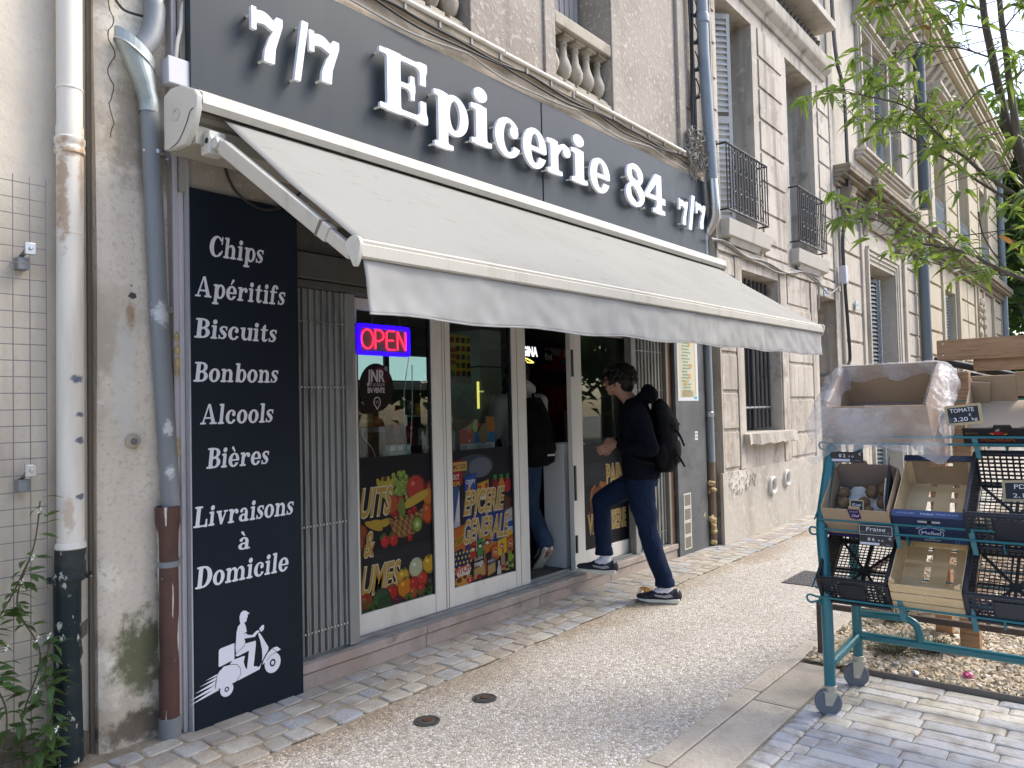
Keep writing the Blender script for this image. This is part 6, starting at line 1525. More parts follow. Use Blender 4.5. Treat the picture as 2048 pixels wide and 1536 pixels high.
# conduit and sagging cables along the ledge
t = thing('conduit', 'cream plastic conduit clipped along the ledge above the sign', 'conduit', (4.5,3.35,3.95))
m = MB(); m.tube([(1.9,3.345,3.93),(4.13,3.345,3.945)], .017, 10); m.tube([(4.145,3.345,3.94),(4.97,3.345,3.943)], .016, 10); m.tube([(5.02,3.345,3.93),(6.92,3.345,3.925)], .016, 10); m.build('tube_length', M_tube_white, t, smooth=40)
for i in range(17): x = 2.0+.3*i; MB().box(x-.008,x+.008,3.342,3.40,3.88,3.93).build('clip', M_cable_grey, t)
for nm, lb, z0, sag, ph, mt, r_ in (('overhead_cable','dark cable sagging along the ledge just under the cream conduit',3.885,.03,0,M_cable,.009),('overhead_cable','second dark cable drooping lower along the ledge over the sign',3.86,.045,.7,M_cable,.007),('overhead_cable','thin grey cable lying in loops along the top edge of the sign',3.80,.04,1.6,M_cable_grey,.006)):
    m = MB(); P = [(1.9+5.1*i/80, 3.352-.006*math.sin(i*.3), z0-sag*abs(math.sin(i*.16+ph))+.006*math.sin(i*.5)) for i in range(81)]
    m.tube(P, r_, 6); tag(m.build(nm, mt, origin=(4.5,3.35,z0)), lb, 'cable', 'cables along the shop ledge')
m = MB(); P = [(7.39+3.4*i/30, 3.315-.01*math.sin(i*.4), 3.14-.10*math.sin(math.pi*i/30)*(.6+.4*math.sin(i*.5))+.035*math.sin(i*.55)) for i in range(31)]
m.tube(P, .013, 6); m.tube([(p_[0],p_[1]-.01,p_[2]-.02-.03*math.sin(p_[0]*3)) for p_ in P], .009, 6); m.tube([(p_[0],p_[1]-.015,p_[2]+.012*math.sin(p_[0]*5)) for p_ in P], .008, 6)
m.tube(catmull([(10.7,3.31,3.12),(10.79,3.31,3.05),(10.80,3.31,2.9),(10.80,3.32,2.7)],5), .013, 6); m.tube(catmull([(10.79,3.31,3.1),(11.2,3.31,2.97),(11.55,3.3,3.06),(11.75,3.28,3.2)],5), .01, 6)
tag(m.build('wall_cables', M_cable_grey, origin=(9,3.31,3.1)), 'loose grey cables sagging across the wall under the two balconies', 'cables')
m = MB()
for k_, dx in enumerate((0,.05,-.04)): m.tube(catmull([(11.62+dx,3.24,9.5),(11.66+dx,3.24,7.2),(11.72+dx,3.22,6.45),(11.95+dx*.6,3.2,6.05),(12.0+dx*.6,3.2,5.2),(12.0+dx*.6,3.2,4.2),(11.86+dx*.5,3.22,4.12),(11.80+dx*.5,3.25,3.8),(11.82+dx*.5,3.25,3.2),(11.9+dx*.5,3.25,2.6),(11.95,3.25,2.1),(11.88,3.26,1.98)],5), .024-.006*k_, 7)
tag(m.build('cable_run', M_cable, origin=(11.8,3.24,5)), 'thick black cables dropping down the joint between rendered house and limestone house', 'cables')
t = thing('cable_box', 'grey cable box on the joint of the two houses below the balconies', 'junction box', (11.75,3.24,3.25)); MB().box(11.72,11.84,3.20,3.30,3.16,3.42).build('box_body', M_grey_plastic, t, bevel=.01)
# ================================================================ limestone houses beyond
def mansion(name, label, x0, x1, y, mtl, holes, depth=.4):
    t = thing(name, label, 'house', ((x0+x1)/2, y, 0)); w = MB(); wall_holes(w, x0, x1, 0, 9.3, y, y+depth, holes); w.build('wall', mtl, t)
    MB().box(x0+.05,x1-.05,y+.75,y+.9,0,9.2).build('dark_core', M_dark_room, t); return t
def mould(m, x0, x1, y, z, h, outs):
    """horizontal moulding made of stacked steps: outs = projections bottom to top"""
    n = len(outs)
    for i, o in enumerate(outs): m.box(x0-o*.5*0, x1, y-o, y-.0003, z+h*i/n+.0008, z+h*(i+1)/n-.0002)
def grooved(m, x0, x1, y, zs, d=.03, g=.02):
    for a, b in zip(zs[:-1], zs[1:]): m.box(x0,x1,y-d,y-.0004,a+g,b-g)
YA = 3.35
LA = mansion('limestone_house', 'grey stained limestone house with hooded doorway and paired upper window', 11.87, 17.55, YA, M_mans, [(13.55,15.35,.05,3.72),(13.42,14.02,5.50,7.55),(14.12,15.10,5.50,7.55),(15.22,15.85,5.50,7.55)])
m = MB(); grooved(m,12.05,12.95,YA,[1.9,2.35,2.80,3.25,3.7,4.15]); grooved(m,16.25,17.1,YA,[.6+.42*i for i in range(10)]); m.build('rusticated_blocks', M_mans, LA, bevel=.01)
for a, b, z in ((11.88,12.0,4.6),(13.02,13.16,4.6),(15.95,16.15,4.6),(17.2,17.5,4.6),(12.01,13.01,1.85)): MB().box(a,b,YA-.05,YA-.0005,0,z).build('pilaster', M_mans, LA, bevel=.01)
m = MB(); 
for o, x in ((.06,.0),(.04,.07),(.02,.13)): m.box(13.55-.2+x,13.55-.13+x,YA-o,YA-.0005,0,3.92); m.box(15.35+.13-x,15.35+.2-x,YA-o,YA-.0005,0,3.92); m.box(13.42+x,15.48-x,YA-o,YA-.0005,3.92-x-.0,3.98-x)
m.build('door_surround', M_mans, LA, bevel=.006)
# dark stained hood (broken entablature on consoles)
m = MB(); mould(m, 11.74, 17.52, YA, 4.62, .30, (.07,.12,.2,.26,.26)); mould(m, 12.9, 16.0, YA-.26, 4.74, .20, (.05,.10,.10)); m.build('belt_cornice', M_mans_dark, LA, bevel=.01)
for x in (12.05,13.2,15.6,16.9): m = MB(); m.hexa([(x-.1,YA-.06,4.1),(x+.1,YA-.06,4.1),(x+.1,YA,4.1),(x-.1,YA,4.1)],[(x-.12,YA-.24,4.615),(x+.12,YA-.24,4.615),(x+.12,YA,4.615),(x-.12,YA,4.615)]); m.ball((x,YA-.16,4.42),.1,.1,.12,10,6); m.build('console', M_mans_dark, LA, bevel=.01)
MB().box(11.76,17.5,YA-.05,YA-.0005,4.28,4.40).build('string_course', M_mans_dark, LA, bevel=.01)
d = MB().box(13.5,15.4,YA+.36,YA+.42,0,3.75).build('door', M_dark_room, LA)
s = MB(); louvre(s,(13.75,YA+.34),(14.45,YA+.10),.15,3.55,46); s.build('shutter', M_shutter_dark, d); s = MB(); louvre(s,(14.52,YA+.06),(14.50,YA+.34),.15,3.55,46); s.build('shutter', M_shutter_blue, d)
f = MB(); f.box(13.56,13.66,YA+.30,YA+.35,.05,3.7); f.box(13.56,15.3,YA+.30,YA+.35,2.9,3.0); f.build('door_frame', M_shutter_blue, d)
# window group with mullions, sill and hood
m = MB(); mould(m, 13.0, 16.35, YA, 5.32, .17, (.1,.14,.18)); m.build('window_sill', M_mans, LA, bevel=.01)
m = MB()
for a, b in ((13.22,13.42),(14.02,14.12),(15.10,15.22),(15.85,16.05)): m.box(a+.02,b-.02,YA-.06,YA-.0005,5.5,7.6); m.box(a+.06,b-.06,YA-.085,YA-.0605,5.5,7.58) if b-a > .15 else None
m.build('window_pilasters', M_mans, LA, bevel=.008)
m = MB(); mould(m, 13.1, 16.2, YA, 7.58, .16, (.06,.08,.14)); mould(m, 13.0, 16.4, YA, 8.02, .30, (.12,.2,.32,.38)); m.build('window_hood', M_mans, LA, bevel=.008)
for x in (13.3,14.07,15.16,15.95): m = MB(); m.hexa([(x-.09,YA-.08,7.75),(x+.09,YA-.08,7.75),(x+.09,YA,7.75),(x-.09,YA,7.75)],[(x-.1,YA-.26,8.01),(x+.1,YA-.26,8.01),(x+.1,YA,8.01),(x-.1,YA,8.01)]); m.build('window_console', M_mans, LA, bevel=.008)
for a, b, sh in ((13.42,14.02,False),(14.12,15.10,True),(15.22,15.85,True)):
    wn = MB().box(a-.02,b+.02,YA+.34,YA+.38,5.48,7.57).build('window', M_dark_room, LA)
    if not sh: MB().box(a,b,YA+.12,YA+.16,5.5,7.55).build('stone_blank', M_mans, wn)
    else:
        s = MB(); louvre(s,(a+.03,YA+.25),(b-.25,YA+.20),5.52,7.4,40); s.build('shutter', M_shutter_blue, wn); s = MB(); louvre(s,(b-.2,YA+.22),(b-.16,YA+.02),5.52,7.4,30); s.build('shutter', M_shutter_blue, wn)
t = thing('dark_downpipe', 'dark grey downpipe between grey and golden limestone houses', 'downpipe', (17.6,3.2,0))
MB().tube([(17.35,3.18,8.9),(17.38,3.18,5.3)], .11, 14).build('pipe_shaft', mat('dark_grey_pipe', (.075,.09,.105), .45), t, smooth=40); MB().tube([(17.0,3.18,4.5),(17.02,3.18,0)], .10, 14).build('pipe_shaft', mat('blue_grey_lower_pipe', (.12,.145,.165), .45), t, smooth=40)
# golden part
LB = mansion('golden_limestone_mansion', 'long golden limestone mansion with heavy modillion cornice at the far end of street', 17.56, 29.5, YA, M_mans_warm, [(20.0,21.5,.4,4.0),(25.9,27.5,0,3.2),(19.1,20.3,4.95,7.6),(22.2,23.6,4.95,7.6),(25.6,27.1,4.95,7.6)])
m = MB()
for a, b in ((17.9,19.4),(22.0,22.9),(23.0,24.0),(24.9,25.5),(28.0,29.3)): grooved(m,a,b,YA,[.3+.52*i for i in range(9)],.05,.025)
for a, b in ((20.7,21.9),(23.9,25.3),(27.4,29.3)): grooved(m,a,b,YA,[5.0+.5*i for i in range(7)],.05,.025)
m.build('rusticated_blocks', M_mans_warm, LB, bevel=.012)
for a, b in ((17.6,17.85),(19.55,19.75),(21.65,21.9),(24.1,24.3),(24.65,24.85),(25.6,25.8),(27.6,27.85),(29.32,29.5)): MB().box(a,b,YA-.08,YA-.0005,0,4.5).build('pilaster', M_mans_warm, LB, bevel=.01)
for a, b in ((18.7,19.05),(20.35,20.65),(21.95,22.15),(23.65,23.85),(25.35,25.55),(27.15,27.35)): MB().box(a,b,YA-.07,YA-.0005,4.9,7.9).build('pilaster', M_mans_warm, LB, bevel=.01)
m = MB(); mould(m, 17.56, 29.9, YA, 4.5, .45, (.08,.14,.14,.3,.36,.36)); m.build('belt_cornice', M_mans_dark, LB, bevel=.01)
m = MB(); mould(m, 17.56, 29.5, YA, 8.0, .25, (.06,.1,.1)); mould(m, 11.9, 29.7, YA, 8.75, .55, (.30,.42,.46,.40,.52,.56)); m.build('roof_cornice', M_mans_warm, LB, bevel=.01)
m = MB()
for i in range(38):
    x = 12.1+.46*i; m = MB(); m.hexa([(x-.11,YA-.10,8.46),(x+.11,YA-.10,8.46),(x+.11,YA,8.40),(x-.11,YA,8.40)],[(x-.12,YA-.34,8.74),(x+.12,YA-.34,8.74),(x+.12,YA,8.74),(x-.12,YA,8.74)]); m.build('modillion', M_mans, LB, bevel=.015)
m = MB(); mould(m, 18.3, 20.6, YA, 7.85, .35, (.14,.26,.36,.40)); m.build('window_hood', M_mans, LB, bevel=.01)
m = MB(); mould(m, 24.2, 25.9, YA, 2.05, .34, (.12,.22,.30)); m.build('niche_sill', M_mans_warm, LB, bevel=.02)
m = MB(); 
for i in range(12): 
    a = math.pi*i/11; m.ball((24.95-.42*math.cos(a),YA-.10,3.2+(.95*math.sin(a) if True else 0)),.07,.07,.09,8,5); m.ball((24.95-.42*math.cos(a),YA-.10,3.1-.6*math.sin(a)),.06,.06,.08,8,5)
m.lathe([(.02,.0),(.30,.03),(.36,.10)], (24.95,YA-.11,3.15), 18, 'y', caps=False); m.build('carved_niche', M_mans_warm, LB, smooth=40)
for a, b, z0, z1, nm in ((20.0,21.5,.4,4.0,0),(25.9,27.5,0,3.2,1),(19.1,20.3,4.95,7.6,2),(22.2,23.6,4.95,7.6,2),(25.6,27.1,4.95,7.6,2)):
    wn = MB().box(a-.02,b+.02,YA+.30,YA+.36,z0-.02,z1+.02).build('window', M_dark_room if nm != 1 else M_mans, LB)
    if nm == 0:
        s = MB(); louvre(s,(a+.05,YA+.10),(a+.8,YA+.06),z0,z1-.1,48); s.build('shutter', mat('dark_teal_shutter', (.035,.07,.085), .5), wn); s = MB(); louvre(s,(a+.85,YA+.06),(b-.05,YA+.2),z0,z1-.1,48); s.build('shutter', mat('teal_grey_shutter', (.10,.17,.19), .5), wn)
    if nm == 2:
        q = MB(); yr = YA-.02
        for z in (5.0,5.95): q.tube([(a,yr,z),(b,yr,z)], .022, 6)
        for i in range(15): q.tube([(a+(b-a)*i/14,yr,5.0),(a+(b-a)*i/14,yr,5.95)], .013, 5)
        for i in range(7):
            for zc, s_ in ((5.85,-1),(5.1,1),(5.5,1)):
                for f_ in (-1,1): scroll(q, a+(b-a)*(i+.5)/7, zc, yr, .09, s_, f_)
        q.build('balcony_grille', mat('pale_iron_grille', (.25,.28,.30), .5), wn)
        MB().box(a+.1,b-.1,YA+.22,YA+.26,z0,z1).build('sash', mat('beige_sash', (.40,.34,.24), .7), wn)
t = thing('pale_downpipe', 'pale blue-grey downpipe at the far corner of the golden mansion', 'downpipe', (29.45,3.2,0)); MB().tube([(29.45,3.2,0),(29.45,3.2,8.8)], .09, 12).build('pipe_shaft', M_bluepipe, t, smooth=40)
# across the road, behind the viewer: what closes the street and mirrors in the panes
for k_, (x0, x1, y, h, lb) in enumerate(((-14,8,-15,9.0,'plain pale town house across the road behind the viewer'),(21.6,27.2,-13,9.5,'coursed pale stone house across the road facing the doorway'))):
    t = thing('opposite_house', lb, 'house', ((x0+x1)/2,y,0), 'town houses across the road')
    hs = [(x0+1+3.2*i,x0+2.2+3.2*i,z,z+2.1) for i in range(int((x1-x0)/3.2)) for z in (4.6,7.0)]
    w = MB(); wall_holes(w, x0, x1, 0, h, y-.4, y, [q for q in hs if q[3] < h-.2]); w.build('wall', M_cream if k_ == 0 else M_mans, t)
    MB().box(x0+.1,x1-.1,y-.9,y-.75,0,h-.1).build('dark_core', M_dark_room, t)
    m = MB()
    for z in (h-.4,3.9): m.box(x0,x1,y+.0005,y+.25,z,z+.25)
    m.build('cornice', M_mans, t)
    if k_:
        m = MB()
        for i in range(7): m.box(x0+.02,x1-.02,y+.0005,y+.06,.03+.55*i,.53+.55*i)
        m.build('stone_courses', M_cream, t, bevel=.02)
# ================================================================ background plane trees
def tree_bg(label, x, y, h, cr, mt, seed, trunk_r=.3, zc=None, nl=1700, ls=.34, leans=0, group='plane trees at the end of the street'):
    t = thing('plane_tree', label, 'tree', (x,y,0), group); r_ = random.Random(seed); tk = MB()
    zc = zc or h*.62
    tk.tube(catmull([(x,y,-.1),(x+leans*.3,y,h*.25),(x+leans,y+.2,h*.5)],5), [trunk_r*(1-.03*i) for i in range(11)], 10)
    tips = []
    for i in range(9):
        a = i*2.4+r_.random(); e = Vector((x+leans+math.cos(a)*cr*r_.uniform(.4,.9), y+math.sin(a)*cr*r_.uniform(.4,.9), zc+r_.uniform(-.35,.55)*cr))
        b = Vector((x+leans*.7,y,h*r_.uniform(.25,.45))); mid = (b+e)/2+Vector((0,0,cr*.12)); c = catmull([tuple(b),tuple(mid),tuple(e)],5)
        tk.tube(c, [trunk_r*.45*(1-.08*j) for j in range(len(c))], 7); tips.append(e)
        for k_ in range(3):
            e2 = e+Vector((r_.uniform(-1,1),r_.uniform(-1,1),r_.uniform(-.4,.9)))*cr*.45; tk.tube([e, (e+e2)/2+Vector((0,0,.1)), e2], [trunk_r*.14,trunk_r*.1,trunk_r*.05], 5); tips.append(e2)
    tk.build('trunk', M_bark_dark, t, smooth=50)
    lv = MB()
    cl = [tp+Vector((r_.gauss(0,1),r_.gauss(0,1),r_.gauss(0,.8)))*cr*.10 for tp in tips for _ in range(3)]
    for i in range(nl):
        c = r_.choice(cl); q = Vector((r_.gauss(0,1),r_.gauss(0,1),r_.gauss(0,.75)))*cr*.15+c
        a = r_.uniform(0,6.28); d = Vector((math.cos(a),math.sin(a),r_.uniform(-.9,.5))); s = ls*r_.uniform(.6,1.3)
        blade(lv, q, d, s, s*.8, r_.uniform(0,.5), r_.uniform(-1,1), 1, .3)
    lv.build('crown', mt, t, recalc=False)
tree_bg('tall dark plane tree straight beyond the far end of the golden mansion', 36,4.4,14,4.2,M_leaf_bg,1,.35,8.0,4600,.40)
tree_bg('dark plane tree with trunk visible just right of the mansion corner', 34,2.6,11,3.4,M_leaf_bg,2,.30,6.6,4600,.34)
tree_bg('light green plane tree reaching above the mansion roofline', 33,2.7,12,2.6,M_leaf_bg2,3,.3,9.6,3400,.30)
tree_bg('low dark plane tree filling the gap under the taller ones', 40,4.0,8,4.4,M_leaf_bg,5,.3,3.4,4600,.42)
tree_bg('distant dark plane tree closing the street behind the others', 46,3,13,6,M_leaf_bg,6,.35,6.4,3000,.55)
for k_, (x, lb) in enumerate(((13.5,'dark plane tree across the road opposite the lit sign'),(18.5,'dark plane tree across the road left of the coursed house'),(31,'dark plane tree across the road right of the coursed house'))):
    tree_bg(lb, x,-12.2,8.5,4.0,M_leaf_bg,20+k_,.3,3.6,2600,.5,group='plane trees across the road')
t = thing('far_villa', 'pale green-grey house front glimpsed low behind the timber post at the end of street', 'house', (40,-3.8,0))
MB().box(38,38.6,-9.5,.2,0,5.2).build('wall', mat('pale_green_render', (.40,.45,.42), .8), t)
m = MB()
for i in range(4): m.box(37.96,37.999,-8.6+2.3*i,-7.3+2.3*i,.6,3.4)
m.build('window', M_dark_room, t)
# ================================================================ young street tree at the right (trunk just outside the frame)
TR = thing('street_tree', 'young street tree with long narrow leaves, its branches reaching in from the right', 'tree', (5.6,-.05,0))
BR = {
 'stemA': [(5.25, 0.422, 2.567), (5.25, 0.447, 2.768), (5.25, 0.468, 2.865), (5.25, 0.524, 3.056), (5.25, 0.555, 3.267), (5.25, 0.58, 3.464), (5.25, 0.604, 3.644), (5.25, 0.613, 3.791), (5.25, 0.624, 3.975)],
 'stemB': [(5.2, 0.413, 2.669), (5.2, 0.447, 2.833), (5.2, 0.462, 2.888), (5.2, 0.479, 3.068), (5.2, 0.497, 3.296), (5.2, 0.504, 3.437), (5.2, 0.517, 3.596), (5.2, 0.524, 3.739), (5.2, 0.529, 3.946)],
 'b1': [(5.2, 0.39, 2.495), (5.13, 0.444, 2.545), (5.06, 0.618, 2.715), (4.99, 0.696, 2.807), (4.92, 0.761, 2.873), (4.85, 0.826, 2.962), (4.78, 0.888, 3.049), (4.71, 0.953, 3.097), (4.64, 1.026, 3.124), (4.57, 1.138, 3.162), (4.5, 1.278, 3.197)],
 'b2': [(5.15, 0.42, 2.505), (5.125, 0.505, 2.555), (5.1, 0.649, 2.684), (5.075, 0.774, 2.813), (5.05, 0.885, 2.912), (5.025, 0.967, 2.996), (5.0, 1.046, 3.072), (4.975, 1.132, 3.135), (4.95, 1.252, 3.156)],
 'b3': [(5.2, 0.589, 3.585), (5.15, 0.603, 3.582), (5.1, 0.715, 3.625), (5.05, 0.776, 3.62)],
 'b4': [(5.2, 0.574, 3.409), (5.15, 0.585, 3.407), (5.1, 0.72, 3.485), (5.05, 0.842, 3.515), (5.0, 0.942, 3.553), (4.95, 1.032, 3.458), (4.9, 1.145, 3.422)],
 'b5': [(5.1, 0.409, 2.058), (5.05, 0.454, 2.094), (5.0, 0.544, 2.146), (4.95, 0.614, 2.194), (4.9, 0.681, 2.246), (4.85, 0.81, 2.3), (4.8, 0.903, 2.323), (4.75, 0.967, 2.365), (4.7, 1.024, 2.412), (4.65, 1.104, 2.465), (4.6, 1.25, 2.493)],
 'b6': [(5.2, 0.428, 2.411), (5.163, 0.453, 2.4), (5.125, 0.699, 2.394), (5.088, 0.848, 2.389), (5.05, 0.949, 2.404)],
 'b7': [(5.2, 0.674, 2.534), (5.15, 0.652, 2.402), (5.1, 0.601, 2.277), (5.05, 0.539, 2.169)],
 'b8': [(5.2, 0.605, 3.708), (5.112, 0.76, 3.788), (5.025, 0.873, 3.823), (4.938, 1.017, 3.779), (4.85, 1.12, 3.765)],
 'b9': [(5.2, 0.514, 3.56), (5.125, 0.447, 3.595), (5.05, 0.397, 3.605)],
 'b10': [(5.2, 0.491, 3.262), (5.125, 0.445, 3.253), (5.05, 0.406, 3.245)],
 'b11': [(5.2, 0.557, 3.266), (5.15, 0.633, 3.229), (5.1, 0.705, 3.145), (5.05, 0.763, 3.073)],
 'b12': [(5.2, 0.467, 2.113), (5.163, 0.601, 2.157), (5.125, 0.744, 2.194), (5.088, 0.864, 2.235), (5.05, 0.935, 2.269)],
 'b13': [(5.2, 0.519, 3.038), (5.125, 0.566, 2.966), (5.05, 0.621, 2.879)],
}
rt2 = random.Random(12)
trunk_top = Vector((5.27,.38,2.25))
tk = MB(); tk.tube(catmull([(5.62,-.10,-.05),(5.55,-.02,.9),(5.45,.12,1.6),tuple(trunk_top)],6), [.060-.0012*i for i in range(19)], 12)
tk.build('trunk', M_bark, TR, smooth=50)
lv = MB(); dead = MB(); tw = MB()
def leaves_at(p, d, n, spread=.05, L=(.075,.13)):
    for k_ in range(n):
        a = rt2.uniform(0,6.283); h = Vector(d)*.5+Vector((math.cos(a),math.sin(a),rt2.uniform(-.55,.35)))
        L_ = rt2.uniform(*L); b = Vector(p)+Vector((rt2.uniform(-1,1),rt2.uniform(-1,1),rt2.uniform(-1,1)))*spread*.3
        tgt = dead if rt2.random() < .012 else lv
        blade(tgt, b, h, L_, L_*rt2.uniform(.2,.27), rt2.uniform(.15,.75), rt2.uniform(-.9,.9), 3, rt2.uniform(.05,.35))
def dress(c, n_side, n_tip, dens=1.0):
    m = len(c)
    for i in range(max(1,int(m*.25)), m):
        p_ = Vector(c[i]); d = (p_-Vector(c[i-1])).normalized()
        if rt2.random() < dens*.55:
            a = rt2.uniform(0,6.28); e = p_+d*.07+Vector((math.cos(a)*.12,math.sin(a)*.12,rt2.uniform(-.06,.14)))
            tw.tube([p_, (p_+e)/2+Vector((0,0,.012)), e], [.0028,.0022,.0014], 5)
            leaves_at(e, (e-p_).normalized(), n_side); leaves_at((p_+e)/2, (e-p_).normalized(), 2)
    leaves_at(c[-1], (Vector(c[-1])-Vector(c[-2])).normalized(), n_tip)
def limb(pts, r0, r1, name='branch'):
    c = catmull(pts, 6); n = len(c); m = MB(); m.tube(c, [r0+(r1-r0)*i/(n-1) for i in range(n)], 8); m.build(name, M_bark, TR, smooth=50); return c
for k_, st_ in (('stemA',(.030,.014)),('stemB',(.024,.011))):
    limb([tuple(trunk_top)]+BR[k_]+[tuple(Vector(BR[k_][-1])+Vector((-.03,.03,.5))), tuple(Vector(BR[k_][-1])+Vector((.05,.0,1.3)))], *st_)
for k_, (r0, r1, ns, ntp, dens) in {'b1':(.012,.002,5,8,1.0),'b2':(.010,.002,5,9,1.0),'b3':(.006,.002,4,5,.6),'b4':(.006,.002,4,8,.7),'b5':(.014,.002,5,9,.85),'b6':(.005,.002,4,5,.35),'b7':(.006,.003,2,2,.25),'b8':(.008,.002,6,9,1.1),'b9':(.006,.002,5,7,.9),'b10':(.005,.002,5,6,.9),'b11':(.006,.002,5,7,.9),'b12':(.006,.002,5,7,.7),'b13':(.005,.002,5,6,.9)}.items():
    pts = BR[k_]
    if k_ in ('b5','b12','b6'): pts = [(5.4,.22,1.95 if k_ != 'b6' else 2.3)]+pts
    c = limb(pts, r0, r1); dress(c, ns, ntp, dens)
# hanging sprays left of the stems
for p_ in ((5.0,.86,3.50),(4.95,1.0,3.62),(5.0,.80,3.70),(4.95,.93,3.35),(5.1,.62,3.35),(5.1,.56,3.15),(4.85,1.12,3.4),(5.05,.72,2.62),(5.1,.60,2.58),(5.0,.9,2.66),(5.05,.52,2.7),(5.1,.47,2.9),(5.0,.78,2.95),(5.05,.64,3.0),(4.9,1.05,2.85),(5.1,.5,3.45),(5.0,.44,3.3),(5.1,.46,3.65),(5.0,.44,2.3),(5.0,.46,2.22),(5.05,.5,2.5),(5.0,.42,2.55),(5.1,.7,3.75),(5.0,.66,3.72),(4.95,.9,3.82),(5.0,1.05,3.72)):
    leaves_at(p_, (-.3,.6,-.3), rt2.randint(5,9), .09); tw.tube([Vector(p_), Vector(p_)+Vector((.12,-.10,.06)), Vector((5.2,.52,p_[2]+.12))], [.0015,.002,.003], 5)
# crown above the frame
for k_ in range(9):
    a = rt2.uniform(0,6.28); q = Vector((5.25+math.cos(a)*rt2.uniform(.1,.8), .25+math.sin(a)*rt2.uniform(.1,.7), rt2.uniform(4.1,5.3)))
    tw.tube([Vector((5.25,.45,3.9+rt2.random())), (q+Vector((5.25,.45,q.z-.3)))/2, q], [.008,.006,.002], 5)
    for j_ in range(7): leaves_at(q+Vector((rt2.uniform(-.3,.3),rt2.uniform(-.3,.3),rt2.uniform(-.25,.25))), (0,0,-.2), 6, .1)
tw.build('twigs', M_bark, TR); lv.build('foliage', M_leaf, TR, recalc=False); dead.build('dry_leaves', M_leaf_dead, TR, recalc=False)
# ================================================================ display cart
CT = thing('display_cart', 'teal tubular greengrocer cart on castors with three sloping wire shelves of crates', 'cart', (4.0,.4,0))
Y0, Y1 = 1.155, -.62
for yy in (Y0, Y1):
    dy = .035 if yy > 0 else -.035; m = MB(); m.tube(catmull([(3.725,yy,.125),(3.725,yy+.002,.40),(3.745,yy+.01,.62),(3.80,yy+dy,.86),(3.89,yy+dy,1.04),(4.00,yy+dy,1.225)],6), .026, 14); m.build('front_post', M_teal, CT, smooth=40)
for yy in (Y0-.005, Y1+.005): MB().tube([(4.17,yy,.15),(4.17,yy,.7),(4.20,yy,1.02),(4.43,yy,1.37)], .024, 14).build('rear_post', M_teal, CT, smooth=40)
for P in [((3.735,yy,.235),(4.16,yy,.255)) for yy in (Y0-.006, Y1+.006)]+[((4.17,Y0-.02,.262),(4.17,Y1+.02,.262)),((4.43,Y0,1.36),(4.43,Y1,1.36))]: MB().tube(P, .0215, 12).build('frame_tube', M_teal, CT, smooth=40)
m = MB(); m.tube(catmull([(4.17,Y0-.02,.372),(4.17,1.0,.378),(4.17,.93,.378),(4.17,.885,.362),(4.17,.866,.325),(4.17,.858,.268)],5), .019, 12); m.build('bent_handle_tube', M_teal, CT, smooth=40)
shelves = ((3.735,.585,.542,34,.56,(3.742,0,.528,35)), (3.805,.892,.848,35,.86,(3.838,0,.818,36)), (3.995,1.275,1.243,32,1.26,(4.045,0,1.236,33)))
def frame_at(x, y, z, ang): return Matrix.Translation((x,y,z)) @ Matrix.Rotation(-R(ang),4,'Y')
for xs_, za, zb, ang, zc, fo in shelves:
    m = MB()
    for z in (za, zb): m.tube([(xs_-.03,Y0+.045,z),(xs_-.03,Y1-.045,z)], .0055, 7)
    m.tube(catmull([(xs_-.03,Y0+.04,zb),(xs_-.03,Y0+.075,zb+.006),(xs_-.03,Y0+.085,zb-.012),(xs_-.025,Y0+.07,zb-.03),(xs_,Y0+.03,zb-.02)],4), .005, 6)
    ca, sa = math.cos(R(ang)), math.sin(R(ang))
    FM = frame_at(*fo); W = lambda d, y_: FM @ Vector((d,y_,-.0075))
    for k_ in range(6): 
        yy = Y0+.03-(Y0-Y1+.06)*k_/5
        m.tube([Vector((xs_-.03,yy,zb)), W(-.03,yy), W(.40,yy)], .0045, 6)
    for k_ in range(1,5): d = .40*k_/4; m.tube([W(d,Y0+.03)-Vector((0,0,.008)), W(d,Y1-.03)-Vector((0,0,.008))], .004, 6)
    for yy in (Y0, Y1):
        m.tube([(xs_-.03,yy+(.06 if yy > 0 else -.06),za),(xs_+.44*ca,yy+(.06 if yy > 0 else -.06),za+.44*sa)], .0045, 6)
    m.build('wire_shelf', M_teal, CT, smooth=40)
    for yy in ((.865,.57,.27,-.05) if zc > .6 else (.845,.57,.25,-.05)):
        if zc > 1.2 and yy == .865: continue
        b = MB(); b.hexa([(xs_-.026,yy-.028,zb-.062),(xs_-.026,yy-.008,zb-.062),(xs_-.02,yy-.008,zb-.062),(xs_-.02,yy-.028,zb-.062)],[(xs_-.026,yy-.012,za+.004),(xs_-.026,yy+.012,za+.004),(xs_-.02,yy+.012,za+.004),(xs_-.02,yy-.012,za+.004)])
        b.build('hook_plate', M_teal, CT, bevel=.001)
